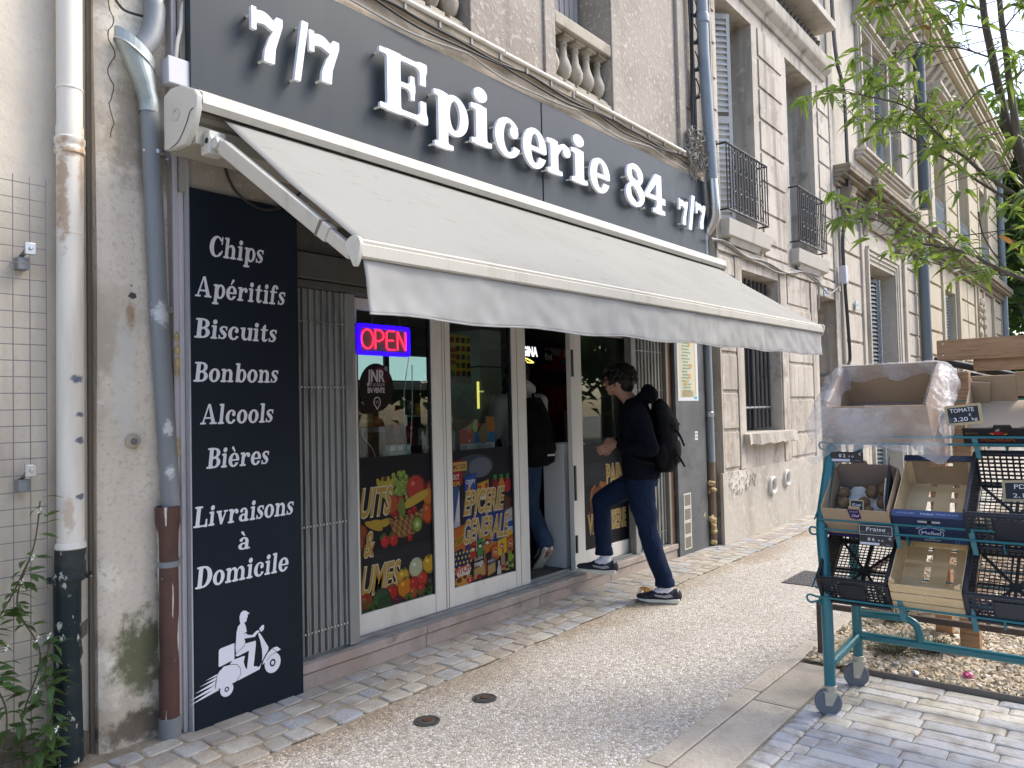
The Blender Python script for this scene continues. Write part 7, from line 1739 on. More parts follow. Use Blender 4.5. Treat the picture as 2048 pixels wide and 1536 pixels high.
def castor(x, y, ztop, brake):
    c = MB(); ax = Vector((.90,.43,0)).normalized(); fwd = Vector((-.43,.90,0)).normalized()
    hub = Vector((x,y,.060))+fwd*.012
    f = MB(); f.tube([(x,y,ztop-.012),(x,y,ztop+.004)], .029, 16); f.tube([(x,y,ztop-.03),(x,y,ztop-.012)], .024, 16)
    for s in (-1,1):
        o = ax*s*.021; t_ = ax*s*.0035; top1 = Vector((x,y,ztop-.028))-fwd*.030; top2 = Vector((x,y,ztop-.028))+fwd*.030
        q = [top1+o, top2+o, hub+fwd*.016+o-Vector((0,0,.012)), hub-fwd*.014+o-Vector((0,0,.012))]
        f.hexa([v-t_ for v in q], [v+t_ for v in q])
    f.bar(Vector((x,y,ztop-.026))-fwd*.032, Vector((x,y,ztop-.026))+fwd*.034, .046, .006)
    if brake: f.hexa([Vector((x,y,ztop-.02))+fwd*.02+ax*a+Vector((0,0,b)) for a, b in ((-.014,-.012),(.014,-.012),(.014,0),(-.014,0))], [Vector((x,y,ztop-.02))+fwd*.075+ax*a+Vector((0,0,b)) for a, b in ((-.018,-.020),(.018,-.020),(.018,-.014),(-.018,-.014))])
    cs = f.build('castor', M_caster_fork, CT, bevel=.002)
    w_ = MB(); prof = [(.016,-.012),(.046,-.011),(.048,-.014),(.058,-.013),(.0605,-.007),(.0605,.007),(.058,.013),(.048,.014),(.046,.011),(.016,.012)]
    n = 28; V = []; F = []
    for r_, h in prof:
        for k_ in range(n):
            a = 2*math.pi*k_/n; V.append(hub+ax*h+fwd*r_*math.cos(a)+Vector((0,0,1))*r_*math.sin(a))
    for i in range(len(prof)-1):
        for k_ in range(n): l = (k_+1) % n; F.append((i*n+k_,i*n+l,(i+1)*n+l,(i+1)*n+k_))
    F.append(tuple(range(n))); F.append(tuple((len(prof)-1)*n+k_ for k_ in range(n)))
    w_.add(V, F); w_.build('wheel', M_caster_wheel, cs, smooth=35)
    a_ = MB(); a_.tube([hub-ax*.028, hub+ax*.028], .006, 10); a_.build('axle_bolt', M_steel, cs)
for x, y, z, b in ((3.722,1.153,.135,False),(4.17,1.15,.155,True),(3.722,-.62,.135,False),(4.17,-.615,.155,True)): castor(x,y,z,b)

MBOT, MMID, MTOP = frame_at(3.742,0,.528,35), frame_at(3.838,0,.818,36), frame_at(4.045,0,1.236,33)
def loc(M_, p): return M_ @ Vector(p)
def lattice(mb, o, u, v, nu, nv, w, t, ribs=True):
    """grid of bars on a plane spanned by u and v"""
    o, u, v = Vector(o), Vector(u), Vector(v); n = u.cross(v).normalized()
    for i in range(nu+1): p_ = o+u*i/nu; mb.bar(p_, p_+v, w, t, n)
    for j in range(nv+1): p_ = o+v*j/nv+n*t*.31; mb.bar(p_, p_+u, w, t*.9, n)
def plastic_crate(label, M_, y0, y1, D, H, mtl, cell, group, flare=.012, diag=True):
    t = thing('plastic_crate', label, 'crate', loc(M_,(0,(y0+y1)/2,0)), group)
    b = MB(M_); W = y0-y1
    lattice(b,(0.01,y1+.01,.004),(D-.02,0,0),(0,W-.02,0),int(D/cell),int(W/cell),.0036,.003)
    if diag:
        b.bar((.015,y1+.015,.008),(D-.015,y0-.015,.008),.012,.006); b.bar((.015,y0-.015,.008),(D-.015,y1+.015,.008),.012,.006); b.bar((D/2,y1+.01,.0085),(D/2,y0-.01,.0085),.013,.006); b.bar((.01,(y0+y1)/2,.0085),(D-.01,(y0+y1)/2,.0085),.013,.006)
        bx_ = D/2; b.box(bx_-.022,bx_+.022,(y0+y1)/2-.022,(y0+y1)/2+.022,.003,.013)
    b.build('grid_floor', mtl, t)
    s = MB(M_); f = flare
    for o, u, v, n_ in (((0,y1,0),(0,W,0),(-f,0,H),W),((D,y1,0),(0,W,0),(f,0,H),W),((0,y1,0),(D,0,0),(0,-f*.4,H),D),((0,y0,0),(D,0,0),(0,f*.4,H),D)): lattice(s,o,u,v,int(n_/cell/1.1),max(3,int(H/cell)),.007,.006)
    s.build('lattice_walls', mtl, t)
    r_ = MB(M_); g = .004
    for z0, z1 in ((H-.016,H),(0,.012)):
        r_.box(-f-g-.004,-f+.008,y1-g,y0+g,z0,z1); r_.box(D-.006,D+f+g,y1-g,y0+g,z0,z1); r_.box(-f+.008,D-.006,y1-g-.004,y1+.006,z0,z1); r_.box(-f+.008,D-.006,y0-.006,y0+g+.004,z0,z1)
    for x in (0,D):
        for y in (y1,y0): r_.box(x-.014,x+.014,y-.009,y+.009,.013,H-.017)
    r_.box(-f-.006,-f+.008,(y0+y1)/2-.055,(y0+y1)/2+.055,.03,H-.03)
    r_.build('rim_and_corners', mtl, t, bevel=.003)
    return t
plastic_crate('empty black plastic crate at the lower left of the cart under the Fraise price card', MBOT, 1.172, .885, .38, .155, M_crate, .0185, 'black plastic crates on the cart')
plastic_crate('empty black plastic crate at the lower right of the cart, beside the wooden crate', MBOT, .578, .275, .38, .16, M_crate_grey, .021, 'black plastic crates on the cart')
plastic_crate('black plastic crate holding a few potatoes and the PDT slate, middle shelf', MMID, .578, .27, .38, .20, M_crate_grey, .021, 'black plastic crates on the cart')
plastic_crate('black plastic crate at the hidden far end of the bottom shelf', MBOT, .262, -.03, .38, .155, M_crate, .021, 'black plastic crates on the cart', diag=False)
# wooden crate, bottom middle
def wood_crate(label, M_, y0, y1, D, H, front):
    t = thing('wooden_crate' if front == 'slats' else 'printed_crate', label, 'crate', loc(M_,(0,(y0+y1)/2,0)))
    W = y0-y1; b = MB(M_); e = .004; cuts = [0,.37,.43,.71,.77,1.0]
    for a, c in ((0,.33),(.405,.665),(.74,1.0)): b.box(.004,D-.004,y1+W*(1-c)+.003,y1+W*(1-a)-.003,.004,.007)
    b.build('floor_boards', M_ply, t, bevel=.0008)
    b = MB(M_)
    for x in (.03,D*.36,D*.68,D-.05): b.box(x,x+.028,y1+.004,y0-.004,.0005,.0036)
    b.build('floor_battens', M_ply, t)
    s = MB(M_)
    s.box(0,D,y0-.004,y0,0,H); s.box(0,D,y1,y1+.004,0,H)
    s.build('side_boards', M_ply, t, bevel=.0008)
    f = MB(M_)
    if front == 'slats':
        for xa, xb, z0, z1 in ((-.004,-.0005,.0,.048),(-.004,-.0005,.056,.102),(-.004,-.0005,.110,H),(D+.0005,D+.004,.0,.05),(D+.0005,D+.004,.058,H)): MB(M_).box(xa,xb,y1,y0,z0,z1).build('end_slat', M_ply, t, bevel=.0008)
    else:
        f.box(-.005,-.0005,y1-.002,y0+.002,0,H); f.build('front_panel', M_bluebox, t, bevel=.001)
        g = MB(M_); hw = .055; yc = (y0+y1)/2
        HB = H+.02; g.prism([[(y1,0),(y0,0),(y0,HB),(y1,HB)],[(yc-hw,HB-.055),(yc-hw,HB-.035),(yc+hw,HB-.035),(yc+hw,HB-.055)]], lambda u,v,w: (w,u,v), D+.0005, D+.004); g.build('back_panel', M_cardboard, t)
        g = MB(M_); g.box(D-.03,D+.006,y1,y0,HB+.0005,HB+.006); g.build('back_rim', M_bluebox, t); g = MB(M_); g.hexa([(-.008,y1-.002,H+.0005),(-.008,y0+.002,H+.0005),(.02,y0+.002,H+.0005),(.02,y1-.002,H+.0005)],[(-.008,y1-.002,H+.004),(-.008,y0+.002,H+.004),(.026,y0+.002,H+.012),(.026,y1-.002,H+.012)]); g.build('front_rim', mat('blue_card_rim', (.028,.052,.15), .5), t)
    p_ = MB(M_)
    for x in (.002,D-.024):
        for y, s_ in ((y1+.004,1),(y0-.004,-1)): p_.prism([[(x,y),(x+.022,y),(x if x < .1 else x+.022,y+s_*.022)]], lambda u,v,w: (u,v,w), .008, H+(.018 if front == 'slats' else .0))
    p_.build('corner_posts', M_ply, t)
    return t
wc = wood_crate('empty pale wooden crate with slatted floor, bottom shelf between two black crates', MBOT, .872, .592, .39, .155, 'slats')
wb = wood_crate('pale wooden crate with navy blue printed front, middle shelf beside the kiwi box', MMID, .868, .588, .38, .150, 'card')
MMr = MMID.to_3x3()
p = Print(loc(MMID,(-.0058,.868,0)), MMr @ Vector((0,-1,0)), MMr @ Vector((0,0,1)))
LT = (190,206,226); p.rect(.10,.188,.118,.130,(170,170,170)); p.rect(.137,.155,.1182,.1298,(12,14,20)); p.ell(.145,.058,.050,.033,LT,28); p.ell(.145,.058,.047,.030,(24,44,96),28); p.text('Melbel',.145,.050,.020,(230,236,244),w=.075,align='c'); p.ell(.157,.073,.003,.003,(206,60,60),8)
for i, ch in enumerate('FRUTA DE CAMPO'):
    a = R(148-116*i/13); p.text(ch,.145+.058*math.cos(a),.060+.038*math.sin(a),.0085,LT,align='c',rot=a-R(90),bold=.02)
p.text('SELECCION',.145,.016,.008,LT,w=.062,align='c'); p.rect(.235,.275,.010,.026,(90,110,150)); p.rect(.238,.247,.012,.024,(24,44,96)); p.rect(.250,.273,.012,.024,(24,44,96))
p.build('front_print', wb)
p = Print(loc(MMID,(-.006,.868,.1555)), MMr @ Vector((0,-1,0)), MMr @ Vector((1,0,.25))); p.text('FRUTA DE CAMPO',.02,.010,.008,(150,170,210),w=.07); p.text('Melbel',.115,.008,.011,(170,190,220),w=.05); p.text('PRODUCT OF SPAIN',.175,.010,.008,(150,170,210),w=.085); p.build('rim_print', wb)
# cardboard kiwi box, middle left
t = thing('kiwi_box', 'brown cardboard box of kiwis with a purple Chef tab, middle shelf at the left', 'box', loc(MMID,(0,1.02,0)))
ya, yb2, D, H = 1.172, .882, .29, .168
b = MB(MMID); HB = .19
b.box(0,D,yb2+.005,ya-.005,0,.005); b.box(0,D,ya-.005,ya,0,H+.01); b.box(0,D,yb2,yb2+.005,0,H+.01)
b.box(-.005,-.0003,yb2-.002,ya+.002,0,H)
b.build('box_body', M_cardboard, t, bevel=.0015)
b = MB(MMID); b.prism([[(yb2,0),(ya,0),(ya,HB-.03),(ya-.03,HB),(1.085,HB),(1.08,HB+.022),(1.02,HB+.022),(1.015,HB),(yb2+.03,HB),(yb2,HB-.03)]], lambda u,v,w: (w,u,v), D, D+.005); b.build('back_panel', M_cardboard_dark, t)
b = MB(MMID); b.prism([[(1.045,H),(1.0,H),(.998,H+.018),(1.047,H+.018)]], lambda u,v,w: (w,u,v), -.0055, -.0005); b.build('front_tab', M_cardboard, t)
p = Print(loc(MMID,(-.0063,1.172,0)), MMr @ Vector((0,-1,0)), MMr @ Vector((0,0,1)))
p.poly([(.118,.173),(.168,.173),(.172,.12),(.148,.110),(.124,.12)],(52,40,96)); p.text('SAVEURS',.145,.155,.009,(190,180,140),w=.036,align='c'); p.text('Chef',.147,.128,.016,(236,230,236),w=.032,align='c',shear=.25); p.rect(0,.29,0,.018,(52,42,90)); p.build('front_print', t, M_matte_print)
b = MB(MMID); rk = random.Random(14)
def paper(u, v):
    x = .01+.27*u; y = yb2+.012+(ya-yb2-.024)*v; return (x, y, .045+.03*mnoise.noise((u*5,v*5,1))+.02*mnoise.noise((u*13,v*12,3)))
b.grid(paper, 22, 20); b.build('tissue_paper', mat('white_tissue', (.62,.60,.57), .9), t, smooth=60)
for k_, (x, y, s_) in enumerate(((.10,1.11,.030),(.17,1.12,.028),(.11,1.02,.029),(.19,1.0,.030),(.21,.945,.034),(.12,.94,.027),(.06,.99,.024))):
    z = .09; x = x*1.05+.012
    o = MB(MMID).ball((x,y,z), s_*1.25, s_, s_*.95, 14, 9).build('kiwi', mat('brown_kiwi_skin', (.125,.075,.035), .85, layers=[(30,(.19,.12,.06),.45,.7)], bump=[(90,.003)]) if k_ == 0 else bpy.data.materials['brown_kiwi_skin'], smooth=60, origin=loc(MMID,(x,y,z)))
    tag(o, ('kiwi at the front left of the cardboard box','kiwi behind the front left one, against the box side','kiwi under the small slate card','kiwi at the middle back of the box','large kiwi at the back right of the box by the folded slate','kiwi right of the slate card near the box front','smallest kiwi half sunk in tissue paper at the front')[k_], 'kiwi', 'kiwis in the cardboard box')
# potatoes in the middle crate
for k_, (x, y, s_, c) in enumerate(((.10,.50,.034,0),(.05,.46,.030,0),(.04,.40,.036,1),(.09,.36,.033,1))):
    o = MB(MMID).ball((x,y,.045), s_*1.15, s_, s_*.9, 14, 9).build('potato', mat('pale_potato', (.42,.38,.16), .6, layers=[(25,(.30,.25,.10),.5,.75)]) if k_ == 0 else bpy.data.materials['pale_potato'], smooth=60, origin=loc(MMID,(x,y,.045)))
    tag(o, ('greenish potato highest in the black crate','small potato below the highest one','potato at the front of the black crate','rightmost potato in the black crate')[k_], 'potato', 'potatoes in the black crate')
# chalk slates
def slate(label, c, u, v, w, h, lines, fr=.011, name='price_slate', holder=None):
    u = Vector(u).normalized(); v = Vector(v); v = (v-u*v.dot(u)).normalized(); n = u.cross(v); c = Vector(c)
    t = thing(name, label, 'price slate', c)
    Mx = Matrix((u, v, n)).transposed().to_4x4(); Mx.translation = c
    f = MB(Mx); f.prism([rrect(-w/2,w/2,-h/2,h/2,.008), [(-w/2+fr,-h/2+fr),(w/2-fr,-h/2+fr),(w/2-fr,h/2-fr),(-w/2+fr,h/2-fr)]], lambda a,b_,d: (a,b_,d), .003, -.003); f.build('wood_frame', M_slate_frame, t)
    s = MB(Mx); s.box(-w/2+fr,w/2-fr,-h/2+fr,h/2-fr,-.002,.0012); s.build('slate', M_slate, t)
    p = Print(c+n*.0014, u, v)
    for k_ in range(1,14):
        x = -w/2+fr+(w-2*fr)*k_/14; p.line([(x,-h/2+fr),(x,h/2-fr)], .0006, (50,56,70))
    for k_ in range(1,9):
        z = -h/2+fr+(h-2*fr)*k_/9; p.line([(-w/2+fr,z),(w/2-fr,z)], .0006, (50,56,70))
    for tx, x, y, hh, ww in lines: p.text(tx,x,y,hh,(226,228,232),w=ww,bold=-.005 if len(tx) > 9 else .0,align='c')
    p.build('chalk_writing', t)
    if holder is not None: MB().tube([c-n*.004, Vector(holder)], .003, 6).build('holder_pin', M_black, t)
    return t
# facing the viewer: right = (0,-1,0)
slate('chalk price slate reading TOMATE 3,20, clipped beside the bagged box', (3.925,.600,1.378), (0,-1,.10), (0,.10,1), .142, .090, [('TOMATE',-.003,.012,.018,.094),('3,20',-.012,-.028,.018,.056),('€',.026,-.009,.012,None),('kg',.042,-.028,.013,.022)], holder=(4.03,.615,1.275))
slate('chalk price slate reading PDT 2,10, leaning in the black potato crate', (3.885,.385,1.055), (0,-1,.05), (.15,.05,1), .150, .090, [('PDT',.0,.008,.020,.062),('2,10',-.005,-.028,.018,.066)])
slate('small chalk slate leaning among the kiwis in the cardboard box', loc(MMID,(.06,1.035,.115)), (.32,-.75,-.05), (.1,.3,1), .062, .085, [('Kiwi',0,.012,.014,.036),('1 kg',0,-.02,.012,.03)], .006)
t = thing('blank_slate', 'plain black card folded into the right side of the kiwi box with white edge', 'card', loc(MMID,(.14,.93,.12)))
b = MB(MMID); b.prism([[(.02,.055),(.20,.17),(.30,.235),(.17,.165)]], lambda u,v,w: (u,w,v), .912, .916); b.prism([[(.0,.08),(.26,.22),(.24,.10),(-.02,.02)]], lambda u,v,w: (u,w,v), .905, .909); b.build('black_card', M_slate, t)
b = MB(MMID); b.prism([[(.04,.05),(.06,.06),(.20,.19),(.19,.20),(.10,.15)]], lambda u,v,w: (u,w,v), .9175, .9195); b.build('white_edge', M_frame, t)
# plastic price cards
def price_card(label, c, w, h, big, small, head=None):
    t = thing('price_card', label, 'price card', c, 'black clip-on price cards'); c = Vector(c)
    b = MB(); b.box(c.x-.003,c.x+.003,c.y-w/2,c.y+w/2,c.z-h/2,c.z+h/2); b.build('card', mat('black_card', (.012,.013,.018), .45), t, bevel=.0015)
    p = Print((c.x-.0034,c.y+w/2,c.z-h/2), (0,-1,0), (0,0,1)); hh = h if not head else h*.48
    p.text(big,w*.26,hh*.50,hh*.30,(214,216,222),w=w*.20,bold=.02); p.text(',',w*.475,hh*.47,hh*.2,(214,216,222)); p.text(small,w*.55,hh*.50,hh*.16,(214,216,222),w=w*.16)
    p.text('€',w*.86,hh*.68,hh*.26,(214,216,222),w=w*.09); p.rect(.004,w*.60,hh*.10,hh*.33,(196,200,214)); p.rect(w*.66,w*.74,hh*.16,hh*.18,(150,150,155)); p.text('Prix',w*.78,hh*.14,hh*.13,(150,152,158),w=w*.15)
    if head:
        z0 = hh+.004
        p.line([(.004,z0),(w-.004,z0),(w-.004,h-.004),(.004,h-.004),(.004,z0)], .0018, (206,208,214)); p.line([(.006,z0+.012),(w-.006,z0+.012)], .0009, (150,152,158)); p.line([(w*.75,z0),(w*.75,z0+.02)], .0009, (150,152,158)); p.line([(w*.86,z0),(w*.86,z0+.02)], .0009, (150,152,158))
        p.text(head,w*.5,z0+.018,.018,(222,224,230),w=w*.55,align='c',shear=.2)
    p.build('card_print', t)
    MB().tube([(c.x+.003,c.y+w*.3,c.z+h/2-.006),(c.x+.012,c.y+w*.3,c.z+h/2+.004)], .002, 5).build('clip', M_black, t)
price_card('black price card reading 02,30 hanging from the top shelf at the left', (3.945,1.105,1.178), .150, .052, '0 2', '3 0')
price_card('black price card headed Fraise reading 06,00 on the middle wire rail', (3.768,.942,.838), .146, .096, '0 6', '0 0', 'Fraise')
# top shelf: bagged box
t = thing('bagged_box', 'large empty cardboard box inside a plastic bag, upper left of the cart', 'box', loc(MTOP,(0,.98,0)))
ya, yb2, D, H = 1.195, .745, .37, .222
b = MB(MTOP); e = .006
b.box(0,D,yb2,ya,0,e); b.box(0,e,yb2,ya,e+.0003,H); b.box(D-e,D,yb2,ya,e+.0003,H+.012); b.box(e,D-e,yb2,yb2+e,e+.0003,H+.006); b.box(e,D-e,ya-e,ya,e+.0003,H+.006)
b.build('box_body', M_cardboard, t, bevel=.002)
b = MB(MTOP); b.box(e+.0008,D-e-.0008,yb2+e+.0005,ya-e-.0005,e+.0008,e+.004); b.build('box_lining', M_cardboard_dark, t)
tb = thing('plastic_bag', 'thin clear plastic bag wrapped loosely round the large cardboard box', 'bag', loc(MTOP,(0,.98,0)))
ym = (ya+yb2)/2; hw = (ya-yb2)/2
def perim(u):
    """point on the box rim outline and its outward direction, u in 0..1 starting mid back"""
    L_ = [hw, D, 2*hw, D, hw]; s_ = u*sum(L_)
    pts = [((D,ym),(D,yb2),(1,0)),((D,yb2),(0,yb2),(0,-1)),((0,yb2),(0,ya),(-1,0)),((0,ya),(D,ya),(0,1)),((D,ya),(D,ym),(1,0))]
    for (a, c, o), l in zip(pts, L_):
        if s_ <= l+1e-6: f_ = s_/l; return (a[0]+(c[0]-a[0])*f_, a[1]+(c[1]-a[1])*f_), o, f_
        s_ -= l
    return pts[-1][1], (1,0), 1
def bag(u, v):
    (x, y), o, f_ = perim(u)
    # soften corners
    (x2, y2), o2, _ = perim((u+.018) % 1); (x3, y3), o3, _ = perim((u-.018) % 1)
    ox, oy = (o[0]+o2[0]+o3[0]), (o[1]+o2[1]+o3[1]); l = math.hypot(ox, oy) or 1; ox /= l; oy /= l
    fr = max(0, -ox); sd_ = abs(oy); left = max(0, oy); bk = max(0, ox)
    n1 = mnoise.noise((u*14+v*2,v*2.2,.3)); n2 = mnoise.noise((u*30+v*9,v*3,4.1)); n3 = mnoise.noise((u*60-v*14,v*7,9.7))
    rim = H+.014-.016*fr+.006*n2
    if v < .18:            # inside the box
        q = v/.18; d = -.012-.02*(1-q)*(1+n1); z = rim-.075*(1-q)*(1+.5*n1)*(1.0 if fr < .5 else .5)
    else:
        q = (v-.18)/.82
        skirt = .15*fr+.185*sd_+.20*bk+.03*n1
        bulge = (.018+.020*n1)*math.sin(math.pi*min(1,q*1.25))*(.55+.45*fr)+sd_*(.075+.03*n1)*math.sin(math.pi*min(1,q*1.1))**.8
        if q > .72: bulge += (.04*left+.02*sd_+.012*fr)*(q-.72)/.28*(1+n1)
        d = .006+max(-.002,bulge)+.010*abs(n2)*(.3+q)+.005*n3+.12*fr*q**.6
        z = rim-skirt*q+.006*n3
    return MTOP @ Vector((x+ox*d, y+oy*d, z))
b = MB(); b.grid(bag, 260, 44); o = b.build('film', M_bag, tb, smooth=80, recalc=False)
# tray on the right of the top shelf
t = thing('fruit_tray', 'shallow cardboard tray with black printed front, upper right of the cart', 'tray', loc(MTOP,(0,.45,0)))
ya, yb2, D, H = .618, .20, .36, .098
b = MB(MTOP); b.prism([[(0,yb2),(D,yb2),(D,ya),(0,ya)]]+[[(xx+.012*math.cos(a),yy+.012*math.sin(a)) for a in np.linspace(0,5.7,12)] for xx, yy in ((.13,.53),(.13,.405),(.13,.28))], lambda u,v,w: (u,v,w), 0, .005); b.build('tray_floor', mat('buff_card', (.46,.36,.26), .85), t)
b = MB(MTOP); b.box(0,D,ya-.005,ya,.0055,H+.02); b.box(0,D,yb2,yb2+.005,.0055,H+.02); b.box(D-.005,D,yb2+.006,.375,.0055,H+.05); b.box(D-.005,D,.435,ya-.006,.0055,H+.05); b.box(D-.005,D,.376,.434,.03,H+.065)
b.hexa([(D-.02,ya-.006,.0),(D-.02,ya-.07,.0),(D-.012,ya-.07,.0),(D-.012,ya-.006,0)],[(D-.03,ya-.006,H+.035),(D-.03,ya-.085,H+.025),(D-.02,ya-.085,H+.025),(D-.02,ya-.006,H+.035)])
b.build('tray_walls', M_cardboard, t, bevel=.001)
b = MB(MTOP); b.prism([[(yb2,-.002),(ya,-.002),(ya,H),(.50,H),(.493,H+.016),(.432,H+.016),(.425,H),(yb2,H)]], lambda u,v,w: (w,u,v), -.006, -.0005); b.build('front_panel', mat('black_brown_card', (.020,.016,.017), .6), t)
MTr = MTOP.to_3x3(); p = Print(loc(MTOP,(-.0066,ya,0)), MTr @ Vector((0,-1,0)), MTr @ Vector((0,0,1)))
p.text('BRAZIL',.012,.066,.011,(150,120,90),w=.052); p.text('FRESH',.018,.040,.010,(110,60,50),w=.045); p.text('ACAUA',.065,.030,.018,(196,100,44),w=.135,bold=.04); p.text('ACAUA',.067,.031,.016,(150,50,36),w=.13,bold=.0)
p.poly([(.105,.076),(.135,.062),(.17,.072),(.14,.085)],(160,44,44)); p.poly([(.10,.075),(.118,.064),(.122,.070)],(206,170,80)); p.poly([(.155,.064),(.175,.074),(.168,.066)],(206,170,80)); p.ell(.137,.090,.010,.006,(150,150,140),10,.5); p.rect(.185,.25,.0,.014,(70,60,50)); p.rect(.19,.24,.003,.010,(150,140,120)); p.build('front_print', t, M_matte_print)
# ================================================================ timber frame, rails and plants in the gravel bed
t = thing('timber_frame', 'planed timber frame of posts and a top beam rising from the gravel behind the cart', 'timber frame', (4.97,.4,0))
MB().box(4.93,4.965,-2.2,.872,1.665,1.782).build('top_beam', M_wood, t, bevel=.003); MB().box(4.966,5.0,-2.2,.70,1.60,1.69).build('lower_beam', M_wood, t, bevel=.003)
for x, y, w_ in ((4.975,.775,.095),(5.30,.96,.09),(4.975,-1.2,.095)): MB().box(x-.003 if x < 5.1 else x,x+.085,y-w_/2,y+w_/2,0,1.664 if x > 5.1 else 1.599).build('post', M_wood, t, bevel=.004)
m = MB()
for y, z in ((.84,1.76),(.84,1.695)): m.lathe([(.005,0),(.004,-.0025),(0,-.003)], (4.93,y,z), 8, 'x', caps=False)
m.build('screw_heads', M_steel, t)
t = thing('steel_rail', 'low brown steel rail with post around the gravel bed behind the cart', 'rail', (4.5,.6,0))
m = MB(); m.box(4.485,4.505,1.425,1.452,0,.325); m.box(4.485,4.505,-2.0,-1.973,0,.325); m.build('rail_post', M_rust, t, bevel=.002)
m = MB(); m.box(4.482,4.508,-2.0,1.4245,.288,.318); m.box(4.509,7.4,1.43,1.448,.288,.318); m.build('rail_bar', M_rust, t, bevel=.002)
t = thing('black_tube_frame', 'black metal tubes slanting behind the top boxes, right of the timber post', 'frame', (5.3,.6,1.5))
m = MB(); m.tube([(5.28,.95,1.690),(5.34,.15,1.46)], .021, 12); m.build('long_tube', M_black, t, smooth=40); m = MB(); m.tube([(5.32,.80,1.60),(5.32,.20,1.42)], .019, 12); m.tube([(5.33,.66,1.63),(5.33,.40,1.44)], .017, 10); m.tube([(5.315,.44,1.535),(5.318,.475,1.546)], .026, 12); m.build('stay_tube', M_black, t, smooth=40)
def shrub(label, x, y, r_, n, seed):
    t = thing('juniper', label, 'shrub', (x,y,0), 'low junipers in the gravel bed'); q = random.Random(seed); s = MB(); l = MB()
    for k_ in range(n):
        a = q.uniform(0,6.28); el = q.uniform(.15,1.0); L_ = r_*q.uniform(.5,1.1); e = Vector((x+math.cos(a)*L_*math.cos(el), y+math.sin(a)*L_*math.cos(el), .02+L_*math.sin(el)*.8)); b0 = Vector((x+q.uniform(-.03,.03),y+q.uniform(-.03,.03),.01))
        s.tube([b0, (b0+e)/2+Vector((0,0,.02)), e], [.003,.002,.001], 4)
        for j_ in range(12):
            p_ = b0.lerp(e, q.uniform(.25,1))+Vector((0,0,.02)); d = Vector((q.gauss(0,1),q.gauss(0,1),q.gauss(.4,.7))); blade(l, p_, d+(e-b0).normalized(), q.uniform(.02,.045), .004, .1, 0, 1, .1)
    s.build('stems', M_bark, t); l.build('needles', M_juniper, t, recalc=False)
shrub('low juniper just right of the rear castor, under the handle tube', 4.72,1.10,.22,70,1); shrub('low juniper between the handle tube and the timber post', 4.86,.95,.16,60,2); shrub('juniper farther back seen through the gap under the crates', 5.4,1.25,.24,70,3); shrub('juniper at the back edge behind the lower crates', 5.9,1.1,.3,70,4)
q = random.Random(5); lt = [('pink crumpled wrapper lying on the gravel',(.55,.10,.22),4.52,.72,.022),('silver foil scrap on the gravel near the edging',(.55,.56,.58),4.42,.94,.014),('grey scrap of litter on the gravel',(.35,.36,.36),4.50,1.05,.018)]
for lb, c, x, y, s_ in lt:
    b = MB(); b.ball((x,y,.045), s_*1.4, s_, s_*.7, 8, 5); b.v = [(v[0]+q.uniform(-.4,.4)*s_, v[1]+q.uniform(-.4,.4)*s_, v[2]+q.uniform(-.3,.3)*s_) for v in b.v]
    tag(b.build('litter_scrap', mat('scrap', c, .3), origin=(x,y,.045)), lb, 'litter', 'litter on the gravel')
b = MB(); 
for i in range(4): blade(b, (5.33,3.0+.01*i,.025), (math.cos(i*1.5),math.sin(i*1.5)*.5,.15), .085, .04, .3, i*.5)
tag(b.build('dry_leaf', M_leaf_dead, origin=(5.28,3.03,.02), recalc=False), 'curled dry brown leaves on the cobbles by the step', 'leaf')
# ================================================================ people
def remesh(mb, name, mtl, parent, vox, smooth=4, disp=None):
    o = mb.build('tmp', None, None, origin=(0,0,0)); 
    r_ = o.modifiers.new('r', 'REMESH'); r_.mode = 'VOXEL'; r_.voxel_size = vox; r_.adaptivity = 0
    if smooth: s = o.modifiers.new('s', 'SMOOTH'); s.factor = .5; s.iterations = smooth
    bpy.context.view_layer.update()
    dg = bpy.context.evaluated_depsgraph_get()
    me = bpy.data.meshes.new_from_object(o.evaluated_get(dg)); bpy.data.objects.remove(o)
    me.name = name; me.materials.clear(); me.materials.append(mtl)
    if disp:
        nrm = [v.normal.copy() for v in me.vertices]
        for v, n in zip(me.vertices, nrm): v.co += n*disp(v.co)
    org = ORG[parent]
    me.transform(Matrix.Translation(-org)); me.polygons.foreach_set('use_smooth', [True]*len(me.polygons))
    return link_mesh(name, me, parent)
def cap_(mb, a, b, r0, r1, n=14):
    a, b = Vector(a), Vector(b)
    mb.tube([a, a.lerp(b,.5), b], [r0, (r0+r1)/2, r1], n); mb.ball(a, r0, None, None, n, 8); mb.ball(b, r1, None, None, n, 8)
def chain(mb, pts, rs, n=14):
    for p, q, r0, r1 in zip(pts[:-1], pts[1:], rs[:-1], rs[1:]): cap_(mb, p, q, r0, r1, n)
def torso(mb, secs, n=20):
    """secs: (a, b, z, ra, rb) ellipses stacked"""
    V = []; F = []
    for a, b, z, ra, rb in secs:
        for k_ in range(n): t_ = 2*math.pi*k_/n; V.append((a+ra*math.cos(t_), b+rb*math.sin(t_), z))
    for i in range(len(secs)-1):
        for k_ in range(n): l = (k_+1) % n; F.append((i*n+k_,i*n+l,(i+1)*n+l,(i+1)*n+k_))
    F.append(tuple(range(n-1,-1,-1))); F.append(tuple((len(secs)-1)*n+k_ for k_ in range(n)))
    mb.add(V, F)
